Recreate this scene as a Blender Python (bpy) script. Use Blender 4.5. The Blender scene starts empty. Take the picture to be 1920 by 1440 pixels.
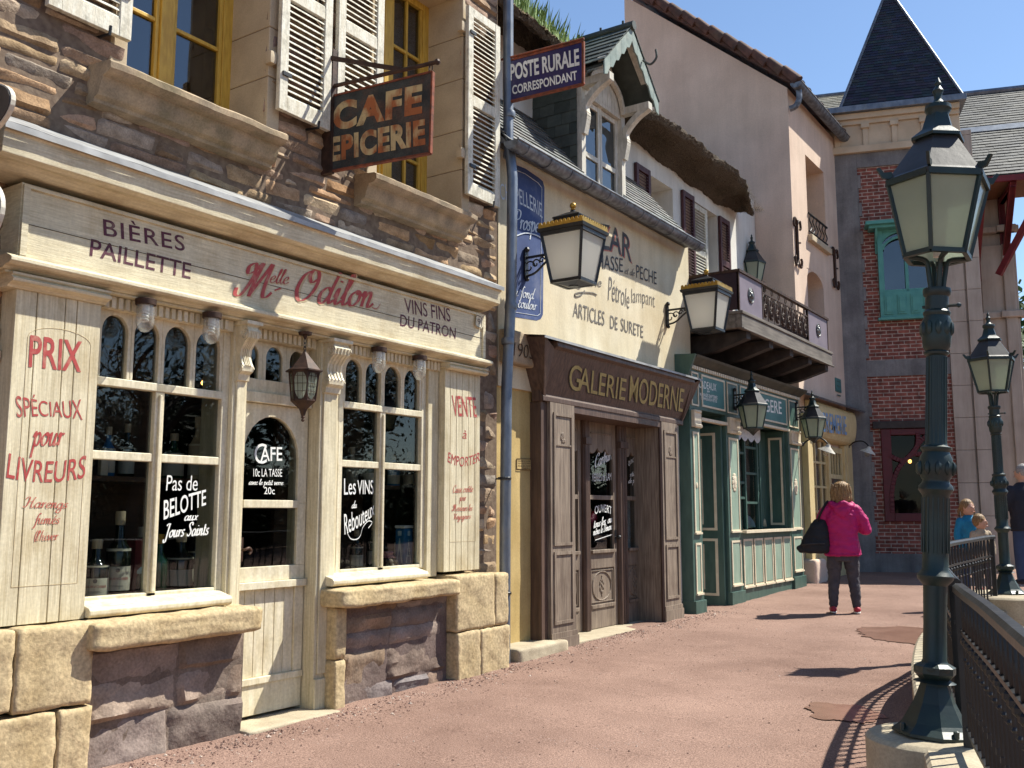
import bpy, bmesh, math, random
from mathutils import Vector as V, Matrix, noise
random.seed(7)
S = bpy.context.scene
COL = S.collection
PI = math.pi
# ---------------------------------------------------------------- camera, world, sun, exposure
CAM_F, CX, CY, CAM_H = 1810.0, 960.0, 720.0, 1.41
PITCH = math.atan(240/CAM_F); YAW = math.atan(1240/math.hypot(CAM_F, 240))
cd = bpy.data.cameras.new('camera'); cam = bpy.data.objects.new('camera', cd); COL.objects.link(cam)
cam.location = (0, 0, CAM_H); cam.rotation_euler = (PI/2+PITCH, 0, YAW)
cd.sensor_width = 36; cd.lens = CAM_F/1920*36; cd.clip_start = 0.05; cd.clip_end = 2000
S.camera = cam
SUN_AZ, SUN_EL = math.radians(35), math.radians(52.5)   # azimuth from +Y towards +X
w = bpy.data.worlds.new("World"); S.world = w; w.use_nodes = True
nt = w.node_tree; nt.nodes.clear()
sky = nt.nodes.new('ShaderNodeTexSky'); sky.sky_type = 'NISHITA'; sky.sun_disc = False
sky.sun_elevation = SUN_EL; sky.sun_rotation = SUN_AZ; sky.air_density = 1.0; sky.dust_density = 0.15; sky.ozone_density = 3.0
bg = nt.nodes.new('ShaderNodeBackground'); bg.inputs[1].default_value = 0.092
wo = nt.nodes.new('ShaderNodeOutputWorld')
nt.links.new(sky.outputs[0], bg.inputs[0]); nt.links.new(bg.outputs[0], wo.inputs[0])
ld = bpy.data.lights.new('sun', 'SUN'); ld.energy = 4.6; ld.angle = math.radians(0.55); ld.color = (1, .965, .86)
sun = bpy.data.objects.new('sun', ld); COL.objects.link(sun)
sdir = V((math.sin(SUN_AZ)*math.cos(SUN_EL), math.cos(SUN_AZ)*math.cos(SUN_EL), math.sin(SUN_EL)))
sun.rotation_euler = sdir.to_track_quat('Z', 'Y').to_euler(); sun.location = (10, 15, 30)
S.view_settings.view_transform = 'Standard'; S.view_settings.look = 'None'
S.view_settings.gamma = 1; S.view_settings.use_curve_mapping = False; S.view_settings.exposure = 0.92
S.cycles.max_bounces = 8; S.cycles.transparent_max_bounces = 24; S.cycles.caustics_reflective = False; S.cycles.caustics_refractive = False
# ---------------------------------------------------------------- surveying: where a sight line meets a real plane
_F0 = V((-math.sin(YAW), math.cos(YAW), 0)); _R = V((math.cos(YAW), math.sin(YAW), 0)); _Z = V((0, 0, 1))
_F = _F0*math.cos(PITCH)+_Z*math.sin(PITCH); _U = -_F0*math.sin(PITCH)+_Z*math.cos(PITCH); _C = V((0, 0, CAM_H))
def ray(x, y): return _F*CAM_F+_R*(x-CX)+_U*(CY-y)
def hx(x, y, X): r = ray(x, y); return _C+r*(X/r.x)
def hy(x, y, Y): r = ray(x, y); return _C+r*(Y/r.y)
def hz(x, y, z): r = ray(x, y); return _C+r*((z-CAM_H)/r.z)
def hp(x, y, p, n): r = ray(x, y); n = V(n); return _C+r*((V(p)-_C).dot(n)/r.dot(n))
def hd(x, y, d): return _C+ray(x, y)*(d/CAM_F)
def gz(y): return 0.0172*min(max(0, y-4), 16)
# ---------------------------------------------------------------- mesh helpers
class MB:
    def __init__(s): s.v = []; s.f = []; s.m = []; s.c = []; s.mi = 0; s.col = None
    def face(s, idx): s.f.append(idx); s.m.append(s.mi); s.c.append(s.col)
    def poly(s, pts):
        b = len(s.v); s.v += [V(p) for p in pts]; s.face(list(range(b, b+len(pts)))); return s
    def hexa(s, p):   # 8 points: bottom ring 4, top ring 4
        b = len(s.v); s.v += [V(q) for q in p]
        for f in ((3,2,1,0),(4,5,6,7),(0,1,5,4),(1,2,6,5),(2,3,7,6),(3,0,4,7)): s.face([b+i for i in f])
        return s
    def box(s, x0, x1, y0, y1, z0, z1):
        x0, x1 = sorted((x0, x1)); y0, y1 = sorted((y0, y1)); z0, z1 = sorted((z0, z1))
        return s.hexa([(x0,y0,z0),(x1,y0,z0),(x1,y1,z0),(x0,y1,z0),(x0,y0,z1),(x1,y0,z1),(x1,y1,z1),(x0,y1,z1)])
    def prism(s, pts, d):
        d = V(d); n = len(pts); b = len(s.v); s.v += [V(p) for p in pts]+[V(p)+d for p in pts]
        s.face(list(range(b+n-1, b-1, -1))); s.face(list(range(b+n, b+2*n)))
        for i in range(n): j = (i+1) % n; s.face([b+i, b+j, b+n+j, b+n+i])
        return s
    def bar(s, a, b, w, h, up=(0,0,1)):
        a, b = V(a), V(b); t = (b-a).normalized(); u = V(up); sx = t.cross(u).normalized()*(w/2); sz = sx.cross(t).normalized()*(h/2)
        return s.hexa([a-sx-sz, a+sx-sz, b+sx-sz, b-sx-sz, a-sx+sz, a+sx+sz, b+sx+sz, b-sx+sz])
    def tube(s, pts, r, n=8, caps=True, sq=1.0):
        pts = [V(p) for p in pts]; rs = r if isinstance(r, (list, tuple)) else [r]*len(pts); b = len(s.v); prev = None
        for i, p in enumerate(pts):
            t = (pts[min(i+1, len(pts)-1)]-pts[max(i-1, 0)]).normalized()
            if prev is None: a = t.orthogonal().normalized()
            else: a = (prev-t*prev.dot(t)); a = a.normalized() if a.length > 1e-6 else t.orthogonal().normalized()
            prev = a; c = t.cross(a)
            for k in range(n): s.v.append(p+(a*math.cos(2*PI*k/n)+c*math.sin(2*PI*k/n)*sq)*rs[i])
        for i in range(len(pts)-1):
            for k in range(n): j = (k+1) % n; s.face([b+i*n+k, b+i*n+j, b+(i+1)*n+j, b+(i+1)*n+k])
        if caps: s.face([b+k for k in range(n-1, -1, -1)]); e = b+(len(pts)-1)*n; s.face([e+k for k in range(n)])
        return s
    def lathe(s, prof, c=(0,0,0), n=16, ph=0.0, M=None):   # prof [(r, z)]
        b = len(s.v); c = V(c)
        for r, z in prof:
            for k in range(n):
                a = ph+2*PI*k/n; q = V((max(r, 1e-4)*math.cos(a), max(r, 1e-4)*math.sin(a), z)); s.v.append((M @ q if M else q)+c)
        for i in range(len(prof)-1):
            for k in range(n): j = (k+1) % n; s.face([b+i*n+k, b+i*n+j, b+(i+1)*n+j, b+(i+1)*n+k])
        s.face([b+k for k in range(n-1, -1, -1)]); e = b+(len(prof)-1)*n; s.face([e+k for k in range(n)])
        return s
    def grid(s, fn, nu, nv):
        b = len(s.v)
        for j in range(nv+1):
            for i in range(nu+1): s.v.append(V(fn(i/nu, j/nv)))
        for j in range(nv):
            for i in range(nu): a = b+j*(nu+1)+i; s.face([a, a+1, a+nu+2, a+nu+1])
        return s
    def ball(s, c, r, n=10, sc=(1,1,1)):
        b = len(s.v); c = V(c); m = n//2
        for i in range(m+1):
            th = PI*i/m
            for k in range(n): a = 2*PI*k/n; s.v.append(c+V((r*math.sin(th)*math.cos(a)*sc[0], r*math.sin(th)*math.sin(a)*sc[1], -r*math.cos(th)*sc[2])))
        for i in range(m):
            for k in range(n): j = (k+1) % n; s.face([b+i*n+k, b+i*n+j, b+(i+1)*n+j, b+(i+1)*n+k])
        return s
    def build(s, name, mats, parent=None, bevel=0, smooth=False, seg=2, merge=False, auto=None):
        off = V((0, 0, 0)); q = parent
        while q is not None: off += q.location; q = q.parent
        me = bpy.data.meshes.new(name); me.from_pydata([tuple(p-off) for p in s.v], [], s.f)
        if not isinstance(mats, (list, tuple)): mats = [mats]
        for m in mats: me.materials.append(m)
        me.polygons.foreach_set('material_index', s.m)
        if any(c is not None for c in s.c):
            at = me.color_attributes.new('Col', 'FLOAT_COLOR', 'CORNER'); k = 0; buf = []
            for p, c in zip(me.polygons, s.c): buf += list((*(c or (.5,.5,.5)), 1))*p.loop_total
            at.data.foreach_set('color', buf)
        if merge:
            bm = bmesh.new(); bm.from_mesh(me); bmesh.ops.remove_doubles(bm, verts=bm.verts, dist=1e-5); bm.to_mesh(me); bm.free()
        me.update()
        if smooth:
            me.polygons.foreach_set('use_smooth', [True]*len(me.polygons))
            if auto is not None: me.set_sharp_from_angle(angle=math.radians(auto))
        o = bpy.data.objects.new(name, me); COL.objects.link(o); o.parent = parent
        if bevel:
            b = o.modifiers.new('bevel', 'BEVEL'); b.width = bevel; b.segments = seg; b.limit_method = 'ANGLE'; b.angle_limit = math.radians(40)
        return o
def tag(o, label=None, cat=None, group=None, kind=None):
    for k, val in (('label', label), ('category', cat), ('group', group), ('kind', kind)):
        if val: o[k] = val
    return o
def empty(name, loc, label, cat, group=None):
    o = bpy.data.objects.new(name, None); COL.objects.link(o); o.location = loc; o.empty_display_size = .2
    return tag(o, label, cat, group)
def dup(root, loc=None, rotz=None, label=None, scale=None):
    r = root.copy(); COL.objects.link(r)
    if loc is not None: r.location = loc
    if rotz is not None: r.rotation_euler.z = rotz
    if scale is not None: r.scale = (scale,)*3
    if label: r['label'] = label
    for ch in list(root.children):
        c = ch.copy(); COL.objects.link(c); c.parent = r
        for g in list(ch.children): d = g.copy(); COL.objects.link(d); d.parent = c
    return r
def spline(pts, n=8, closed=False):
    pts = [V(p) for p in pts]; out = []
    m = len(pts)
    for i in range(m-1):
        p0, p1, p2, p3 = pts[max(i-1, 0)], pts[i], pts[i+1], pts[min(i+2, m-1)]
        for k in range(n):
            t = k/n; out.append(.5*((2*p1)+(p2-p0)*t+(2*p0-5*p1+4*p2-p3)*t*t+(3*p1-p0-3*p2+p3)*t**3))
    out.append(pts[-1]); return out
def roughbox(mb, x0, x1, y0, y1, z0, z1, amp=.012, res=.04, rnd=.03, sc=6, seed=0):
    bm = bmesh.new(); bmesh.ops.create_cube(bm, size=2)
    n = max(2, min(20, int(max(x1-x0, y1-y0, z1-z0)/res)))
    bmesh.ops.subdivide_edges(bm, edges=bm.edges, cuts=n, use_grid_fill=True)
    h = V(((x1-x0)/2, (y1-y0)/2, (z1-z0)/2)); c = V(((x0+x1)/2, (y0+y1)/2, (z0+z1)/2))
    b = len(mb.v); rnd = min(rnd, min(h)*.8)
    bm.verts.ensure_lookup_table()
    for v in bm.verts:
        p = V((v.co.x*h.x, v.co.y*h.y, v.co.z*h.z)); core = V([max(-h[i]+rnd, min(h[i]-rnd, p[i])) for i in range(3)])
        d = p-core
        if d.length > 1e-6: d = d.normalized(); p = core+d*rnd
        q = p+c
        ch = noise.noise(q*9+V((seed*3.3, 1, 8))); nz = -2.2*max(0, ch-.30)+noise.noise(q*sc+V((seed*7.1, 3, 1)))+.5*noise.noise(q*sc*2.7+V((seed, 9, 2)))+.25*noise.noise(q*sc*6)
        mb.v.append(q+(d if d.length else V((0,0,0)))*nz*amp)
    for f in bm.faces: mb.face([b+v.index for v in f.verts])
    bm.free(); return mb
def merge_spans(spans, lo, hi):
    out = []; cur = lo
    for a, b in sorted(spans):
        if a > cur: out.append((cur, min(a, hi)))
        cur = max(cur, b)
    if cur < hi: out.append((cur, hi))
    return [(a, b) for a, b in out if b-a > .03]
def stones(mb, y0, y1, z0, z1, X, pal, rh=(.1, .17), ln=(.18, .5), holes=(), dep=.035, rough=.012, gap=.0015):
    z = z0
    while z < z1-.02:
        h = random.uniform(*rh)
        if z1-z-h < .06: h = z1-z
        zc = z+h/2
        spans = merge_spans([(a, b) for (a, b, c, d) in holes if c < zc < d], y0, y1)
        for a, b in spans:
            y = a
            while y < b-.01:
                l = random.uniform(*ln)
                if b-y-l < .12: l = b-y
                if random.random() < .16 and h > .12 and l > .2:
                    parts = [(y, y+l, z, z+h*.5), (y, y+l, z+h*.5, z+h)]
                else: parts = [(y, y+l, z, z+h)]
                for (s0, s1, t0, t1) in parts: one_stone(mb, s0, s1, t0, t1, X, random.choice(pal), dep*random.uniform(.5, 1.35), rough, gap)
                y += l
        z += h
def one_stone(mb, y0, y1, z0, z1, X, c, dep, rough, gap):
    k = random.uniform(.72, 1.22); t = random.uniform(-.03, .03)
    mb.col = tuple(max(.01, min(.9, q*k+t*f)) for q, f in zip(c, (1, 0, -1)))
    nu = max(5, int((y1-y0)/.035)); nv = max(4, int((z1-z0)/.03)); sd = V((random.random()*90, random.random()*90, random.random()*90))
    g = random.uniform(gap-.007, gap*1.5); tilt = random.uniform(-.012, .012); tz = random.uniform(-.012, .012); lay = random.random() < .4
    j = [random.uniform(-.012, .012) for _ in range(8)]
    def fn(u, v):
        yy = y0+g+(y1-y0-2*g)*u; zz = z0+g+(z1-z0-2*g)*v
        e = min(min(u, 1-u)*(y1-y0), min(v, 1-v)*(z1-z0)); r = min(1, e/.014); r = math.sqrt(max(0, 1-(1-r)**2))
        p = V((0, yy, zz)); nn = noise.noise(p*7+sd)+.6*noise.noise(p*18+sd)
        ll = noise.noise(V((0, yy*3, zz*45))+sd)*.6 if lay else 0
        wob = noise.noise(p*9+sd*1.7)*.010*(1-r*.5)
        bl = (j[0]*(1-u)+j[1]*u)*(1-v)+(j[2]*(1-u)+j[3]*u)*v; bz = (j[4]*(1-u)+j[5]*u)*(1-v)+(j[6]*(1-u)+j[7]*u)*v
        cut = .014*(1-min(1, 4*min(u, 1-u)*(y1-y0)/.12)*min(1, 4*min(v, 1-v)*(z1-z0)/.12))
        return (X-.012+(dep+(nn+ll)*rough+tilt*(u-.5)*4+tz*(v-.5)*4-cut)*r, yy+wob+bl, zz+wob*.6+bz)
    mb.grid(fn, nu, nv); mb.col = None
def slates(mb, P, du, dv, nrm, W, Hh, su, sv, pal, th=.012, jit=.006):
    P, du, dv, nrm = V(P), V(du).normalized(), V(dv).normalized(), V(nrm).normalized(); rows = int(Hh/sv)+1
    for r in range(rows):
        x = -(r % 2)*su/2
        while x < W:
            a = max(0, x)+.002; b = min(W, x+su)-.002
            if b-a > .02:
                k = random.uniform(.75, 1.25); c = random.choice(pal); mb.col = tuple(q*k for q in c)
                v0 = r*sv+random.uniform(-jit, jit); v1 = min((r+1)*sv+sv*.35, Hh+sv*.3); l = random.uniform(0, th*.5)
                q = lambda u, v, n: P+du*u+dv*v+nrm*n
                mb.hexa([q(a,v0,th+l), q(b,v0,th+l), q(b,v1,.002), q(a,v1,.002), q(a,v0,th*2+l), q(b,v0,th*2+l), q(b,v1,th*.6), q(a,v1,th*.6)])
            x += su
    mb.col = None
# ---------------------------------------------------------------- procedural materials
def newmat(name):
    m = bpy.data.materials.new(name); m.use_nodes = True; n = m.node_tree.nodes; n.clear()
    return m, m.node_tree
def surf(name, c1, c2=None, scale=6, stretch=(1,1,1), rough=.7, metal=0.0, bump=.2, bscale=40, bstretch=None, dirt=None, dscale=2.5, damt=.5, attr=False, spec=.35, fine=None, detail=6, bdist=.004, contrast=(.35,.65), streak=0.0):
    m, t = newmat(name); N = t.nodes; L = t.links
    o = N.new('ShaderNodeOutputMaterial'); p = N.new('ShaderNodeBsdfPrincipled'); L.new(p.outputs[0], o.inputs[0])
    p.inputs['Roughness'].default_value = rough; p.inputs['Metallic'].default_value = metal; p.inputs['Specular IOR Level'].default_value = spec
    tc = N.new('ShaderNodeTexCoord'); mp = N.new('ShaderNodeMapping'); mp.inputs['Scale'].default_value = stretch; L.new(tc.outputs['Object'], mp.inputs[0])
    n1 = N.new('ShaderNodeTexNoise'); n1.inputs['Scale'].default_value = scale; n1.inputs['Detail'].default_value = detail; L.new(mp.outputs[0], n1.inputs['Vector'])
    r1 = N.new('ShaderNodeValToRGB'); r1.color_ramp.elements[0].position, r1.color_ramp.elements[1].position = contrast; L.new(n1.outputs['Fac'], r1.inputs[0])
    c2 = c2 or tuple(x*.8 for x in c1)
    r1.color_ramp.elements[0].color = (*c2, 1); r1.color_ramp.elements[1].color = (*c1, 1); out = r1.outputs[0]
    def mix(fac, a, b, mode='MIX', f=None):
        x = N.new('ShaderNodeMix'); x.data_type = 'RGBA'; x.blend_type = mode
        if fac is not None: L.new(fac, x.inputs[0])
        else: x.inputs[0].default_value = f
        for s, q in ((6, a), (7, b)):
            if isinstance(q, tuple): x.inputs[s].default_value = (*q, 1)
            else: L.new(q, x.inputs[s])
        return x.outputs[2]
    if attr:
        at = N.new('ShaderNodeAttribute'); at.attribute_name = 'Col'
        out = mix(None, at.outputs['Color'], out, 'OVERLAY' if attr == 'o' else 'MULTIPLY', 1.0 if attr != 'o' else .6)
    if dirt:
        n2 = N.new('ShaderNodeTexNoise'); n2.inputs['Scale'].default_value = dscale; n2.inputs['Detail'].default_value = 9; n2.inputs['Roughness'].default_value = .65; L.new(tc.outputs['Object'], n2.inputs['Vector'])
        r2 = N.new('ShaderNodeValToRGB'); r2.color_ramp.elements[0].position = .5; r2.color_ramp.elements[1].position = .75; r2.color_ramp.elements[1].color = (damt,)*3+(1,); L.new(n2.outputs['Fac'], r2.inputs[0])
        out = mix(r2.outputs[0], out, dirt)
    if fine:
        n3 = N.new('ShaderNodeTexNoise'); n3.inputs['Scale'].default_value = fine[0]; n3.inputs['Detail'].default_value = 3; L.new(tc.outputs['Object'], n3.inputs['Vector'])
        r3 = N.new('ShaderNodeValToRGB'); r3.color_ramp.elements[0].position = .3; r3.color_ramp.elements[1].position = .7
        r3.color_ramp.elements[0].color = (1-fine[1],)*3+(1,); r3.color_ramp.elements[1].color = (1+fine[1]*.5,)*3+(1,); L.new(n3.outputs['Fac'], r3.inputs[0])
        out = mix(None, out, r3.outputs[0], 'MULTIPLY', 1.0)
    if streak:
        ms = N.new('ShaderNodeMapping'); ms.inputs['Scale'].default_value = (3, 3, .3); L.new(tc.outputs['Object'], ms.inputs[0])
        n4 = N.new('ShaderNodeTexNoise'); n4.inputs['Scale'].default_value = 1.6; n4.inputs['Detail'].default_value = 8; n4.inputs['Roughness'].default_value = .7; L.new(ms.outputs[0], n4.inputs['Vector'])
        r4 = N.new('ShaderNodeValToRGB'); r4.color_ramp.elements[0].position = .38; r4.color_ramp.elements[1].position = .62; r4.color_ramp.elements[0].color = (1-streak, 1-streak*1.05, 1-streak*1.1, 1); r4.color_ramp.elements[1].color = (1.04, 1.04, 1.04, 1); L.new(n4.outputs['Fac'], r4.inputs[0])
        out = mix(None, out, r4.outputs[0], 'MULTIPLY', 1.0)
    L.new(out, p.inputs['Base Color'])
    if bump:
        mb_ = N.new('ShaderNodeMapping'); mb_.inputs['Scale'].default_value = bstretch or stretch; L.new(tc.outputs['Object'], mb_.inputs[0])
        nb = N.new('ShaderNodeTexNoise'); nb.inputs['Scale'].default_value = bscale; nb.inputs['Detail'].default_value = 7; nb.inputs['Roughness'].default_value = .6; L.new(mb_.outputs[0], nb.inputs['Vector'])
        b = N.new('ShaderNodeBump'); b.inputs['Strength'].default_value = bump; b.inputs['Distance'].default_value = bdist*1.6; L.new(nb.outputs['Fac'], b.inputs['Height']); L.new(b.outputs[0], p.inputs['Normal'])
    return m
def glass(name, tint=(.8,.85,.85), rough=.02, ior=1.5, refl=1.0, murk=0.0, murkcol=(.5,.5,.45)):
    m, t = newmat(name); N = t.nodes; L = t.links
    o = N.new('ShaderNodeOutputMaterial'); tr = N.new('ShaderNodeBsdfTransparent'); tr.inputs[0].default_value = (*tint, 1)
    gl = N.new('ShaderNodeBsdfGlossy'); gl.inputs['Roughness'].default_value = rough; lw = N.new('ShaderNodeLayerWeight'); lw.inputs[0].default_value = .5; pw = N.new('ShaderNodeMath'); pw.operation = 'POWER'; pw.inputs[1].default_value = 5; L.new(lw.outputs['Facing'], pw.inputs[0]); fr = N.new('ShaderNodeMath'); fr.operation = 'MULTIPLY_ADD'; f0 = ((ior-1)/(ior+1))**2; fr.inputs[1].default_value = 1-f0; fr.inputs[2].default_value = f0; L.new(pw.outputs[0], fr.inputs[0])
    mm = N.new('ShaderNodeMath'); mm.operation = 'MULTIPLY'; mm.inputs[1].default_value = refl; mm.use_clamp = True; L.new(fr.outputs[0], mm.inputs[0])
    tc = N.new('ShaderNodeTexCoord'); nz = N.new('ShaderNodeTexNoise'); nz.inputs['Scale'].default_value = 1.6; nz.inputs['Detail'].default_value = 1; L.new(tc.outputs['Object'], nz.inputs['Vector'])
    bp = N.new('ShaderNodeBump'); bp.inputs['Strength'].default_value = .08; bp.inputs['Distance'].default_value = .05; L.new(nz.outputs['Fac'], bp.inputs['Height']); L.new(bp.outputs[0], gl.inputs['Normal'])
    mx = N.new('ShaderNodeMixShader'); base = tr.outputs[0]
    if murk:
        df = N.new('ShaderNodeBsdfDiffuse'); df.inputs[0].default_value = (*murkcol, 1); tl = N.new('ShaderNodeBsdfTranslucent'); tl.inputs[0].default_value = (*murkcol, 1)
        ad = N.new('ShaderNodeMixShader'); ad.inputs[0].default_value = .6; L.new(df.outputs[0], ad.inputs[1]); L.new(tl.outputs[0], ad.inputs[2])
        m2 = N.new('ShaderNodeMixShader'); n2 = N.new('ShaderNodeTexNoise'); n2.inputs['Scale'].default_value = 5; n2.inputs['Detail'].default_value = 6; L.new(tc.outputs['Object'], n2.inputs['Vector'])
        mr = N.new('ShaderNodeMapRange'); mr.inputs[3].default_value = murk*.75; mr.inputs[4].default_value = min(1, murk*1.2); L.new(n2.outputs['Fac'], mr.inputs[0]); L.new(mr.outputs[0], m2.inputs[0])
        L.new(tr.outputs[0], m2.inputs[1]); L.new(ad.outputs[0], m2.inputs[2]); base = m2.outputs[0]
    L.new(mm.outputs[0], mx.inputs[0]); L.new(base, mx.inputs[1]); L.new(gl.outputs[0], mx.inputs[2]); L.new(mx.outputs[0], o.inputs[0])
    return m
def brick(name, a, b, mortar, bw, bh, map_rot=(0,0,0), ms=.012, rough=.85, bump=.5, offset=.5, var=.5, axes=None):
    # brick courses run along local X and Z of the wall's own frame (axes = direction of the courses)
    m, t = newmat(name); N = t.nodes; L = t.links
    o = N.new('ShaderNodeOutputMaterial'); p = N.new('ShaderNodeBsdfPrincipled'); L.new(p.outputs[0], o.inputs[0]); p.inputs['Roughness'].default_value = rough; p.inputs['Specular IOR Level'].default_value = .25
    g = N.new('ShaderNodeTexCoord'); dt = N.new('ShaderNodeVectorMath'); dt.operation = 'DOT_PRODUCT'; dt.inputs[1].default_value = axes[0]; L.new(g.outputs['Object'], dt.inputs[0])
    dt2 = N.new('ShaderNodeVectorMath'); dt2.operation = 'DOT_PRODUCT'; dt2.inputs[1].default_value = axes[1]; L.new(g.outputs['Object'], dt2.inputs[0])
    cm = N.new('ShaderNodeCombineXYZ'); L.new(dt.outputs['Value'], cm.inputs[0]); L.new(dt2.outputs['Value'], cm.inputs[1])
    bt = N.new('ShaderNodeTexBrick'); bt.inputs['Scale'].default_value = 1; bt.inputs['Brick Width'].default_value = bw; bt.inputs['Row Height'].default_value = bh; bt.inputs['Mortar Size'].default_value = ms
    bt.inputs['Mortar Smooth'].default_value = .2; bt.inputs['Bias'].default_value = 0; bt.offset = offset
    bt.inputs['Color1'].default_value = (*a, 1); bt.inputs['Color2'].default_value = (*b, 1); bt.inputs['Mortar'].default_value = (*mortar, 1); L.new(cm.outputs[0], bt.inputs['Vector'])
    nz = N.new('ShaderNodeTexNoise'); nz.inputs['Scale'].default_value = 9; nz.inputs['Detail'].default_value = 7; L.new(g.outputs['Object'], nz.inputs['Vector'])
    mr = N.new('ShaderNodeMapRange'); mr.inputs[1].default_value = .3; mr.inputs[2].default_value = .7; mr.inputs[3].default_value = 1-var*.5; mr.inputs[4].default_value = 1+var*.4; L.new(nz.outputs['Fac'], mr.inputs[0])
    mx = N.new('ShaderNodeMix'); mx.data_type = 'RGBA'; mx.blend_type = 'MULTIPLY'; mx.inputs[0].default_value = 1; L.new(bt.outputs['Color'], mx.inputs[6]); L.new(mr.outputs[0], mx.inputs[7]); L.new(mx.outputs[2], p.inputs['Base Color'])
    ad = N.new('ShaderNodeMath'); ad.operation = 'MULTIPLY_ADD'; ad.inputs[1].default_value = .3; L.new(nz.outputs['Fac'], ad.inputs[0]); iv = N.new('ShaderNodeMath'); iv.operation = 'SUBTRACT'; iv.inputs[0].default_value = 1; L.new(bt.outputs['Fac'], iv.inputs[1]); L.new(iv.outputs[0], ad.inputs[2])
    bp = N.new('ShaderNodeBump'); bp.inputs['Strength'].default_value = bump; bp.inputs['Distance'].default_value = .012; L.new(ad.outputs[0], bp.inputs['Height']); L.new(bp.outputs[0], p.inputs['Normal'])
    return m
M = {}
M['cream_h'] = surf('cream_boards', (.73,.655,.465), (.57,.495,.33), 14, (1,.35,7), .55, bump=.35, bscale=30, streak=.10, dirt=(.42,.31,.16), dscale=2.8, damt=.7, fine=(60,.10))
M['cream_v'] = surf('cream_planks', (.74,.665,.475), (.57,.495,.33), 12, (7,7,.3), .55, bump=.35, bscale=26, streak=.16, dirt=(.40,.30,.15), dscale=2.6, damt=.7, fine=(60,.10))
M['cream_frame'] = surf('cream_joinery', (.76,.69,.52), (.64,.565,.39), 8, (4,4,.6), .5, bump=.2, bscale=30, streak=.12, dirt=(.42,.32,.17), dscale=4, damt=.6, fine=(50,.12))
M['stone'] = surf('rubble_stone', (1.25,1.25,1.25), (.8,.77,.74), 9, (1,1,1.6), .9, bump=.8, bscale=28, attr=True, spec=.2, fine=(90,.25), bdist=.008)
M['mortar'] = surf('dark_mortar', (.22,.165,.12), (.14,.10,.075), 20, rough=.95, bump=.5, spec=.1)
M['sandstone'] = surf('ochre_sandstone', (.60,.48,.295), (.47,.355,.195), 4, rough=.85, bump=.7, bscale=16, streak=.12, dirt=(.30,.20,.10), dscale=4, damt=.75, fine=(45,.3), spec=.2, bdist=.008)
M['redstone'] = surf('purple_stone', (1.15,1.15,1.15), (.75,.74,.74), 5, rough=.9, bump=.9, bscale=16, dirt=(.33,.27,.22), dscale=3, damt=.5, fine=(60,.25), spec=.2, bdist=.008, attr=True)
M['quoin'] = surf('pale_dressed_stone', (.55,.45,.31), (.45,.36,.25), 3, rough=.85, bump=.25, bscale=40, dirt=(.28,.21,.13), dscale=2, damt=.4, fine=(120,.12))
M['sillstone'] = surf('mossy_sill_stone', (.45,.34,.22), (.28,.22,.15), 6, rough=.9, bump=.6, bscale=25, dirt=(.12,.11,.045), dscale=2.6, damt=.8, fine=(80,.2))
M['lead'] = surf('lead_flashing', (.40,.40,.395), (.27,.27,.27), 7, rough=.55, metal=.25, bump=.25, bscale=9, dirt=(.2,.18,.14), damt=.4)
M['zinc'] = surf('zinc', (.20,.225,.265), (.12,.14,.175), 9, (1,1,.6), .42, .55, bump=.2, bscale=12, dirt=(.30,.28,.24), dscale=5, damt=.45)
M['zinc_gutter'] = surf('weathered_zinc', (.22,.24,.27), (.10,.11,.13), 14, rough=.5, metal=.45, bump=.3, bscale=18, dirt=(.05,.045,.04), dscale=6, damt=.7)
M['yellow'] = surf('ochre_yellow_paint', (.62,.40,.07), (.48,.29,.045), 12, (4,4,.6), .45, bump=.2, bscale=30, dirt=(.3,.17,.04), damt=.4)
M['shutter'] = surf('peeling_shutter_paint', (.74,.71,.60), (.60,.55,.43), 10, (4,4,.7), .6, bump=.5, bscale=40, dirt=(.23,.21,.15), dscale=9, damt=.85, fine=(60,.15))
M['rust_dark'] = surf('rusty_dark_plate', (.050,.052,.046), (.022,.022,.02), 9, rough=.65, bump=.3, bscale=40, dirt=(.17,.055,.02), dscale=4, damt=.6, fine=(80,.3))
M['rust_letter'] = surf('rusted_letter_paint', (.50,.37,.18), (.33,.10,.03), 11, (1,1,.5), .7, bump=.2, bscale=40, dirt=(.07,.035,.02), dscale=11, damt=.8, contrast=(.42,.58))
M['rust'] = surf('rust_edge', (.24,.06,.025), (.10,.03,.015), 20, rough=.75, bump=.4)
M['iron'] = surf('black_iron', (.02,.02,.022), (.010,.010,.011), 10, rough=.42, metal=.2, bump=.15, spec=.5)
M['iron_worn'] = surf('worn_black_rail', (.022,.022,.024), (.010,.010,.011), 14, (1,1,1), .38, .2, bump=.3, bscale=35, dirt=(.12,.11,.10), dscale=12, damt=.35, spec=.5)
M['brown_iron'] = surf('brown_iron', (.07,.035,.022), (.03,.016,.011), 14, rough=.6, metal=.2, bump=.3)
M['lampgreen'] = surf('dark_green_cast_iron', (.008,.026,.024), (.005,.014,.014), 7, rough=.45, bump=.18, bscale=30, dirt=(.03,.05,.04), damt=.4, spec=.5)
M['lamp_roof'] = surf('dull_lamp_metal', (.060,.056,.055), (.035,.033,.033), 7, rough=.42, metal=.35, bump=.15, bscale=20)
M['gold'] = surf('gilt', (.46,.28,.05), (.36,.20,.035), 12, rough=.38, metal=.55, bump=.1)
M['burg'] = surf('burgundy_lettering', (.105,.022,.042), (.085,.018,.036), 30, rough=.6, bump=0, dirt=(.36,.28,.20), dscale=16, damt=.45, fine=(45,.2))
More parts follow.
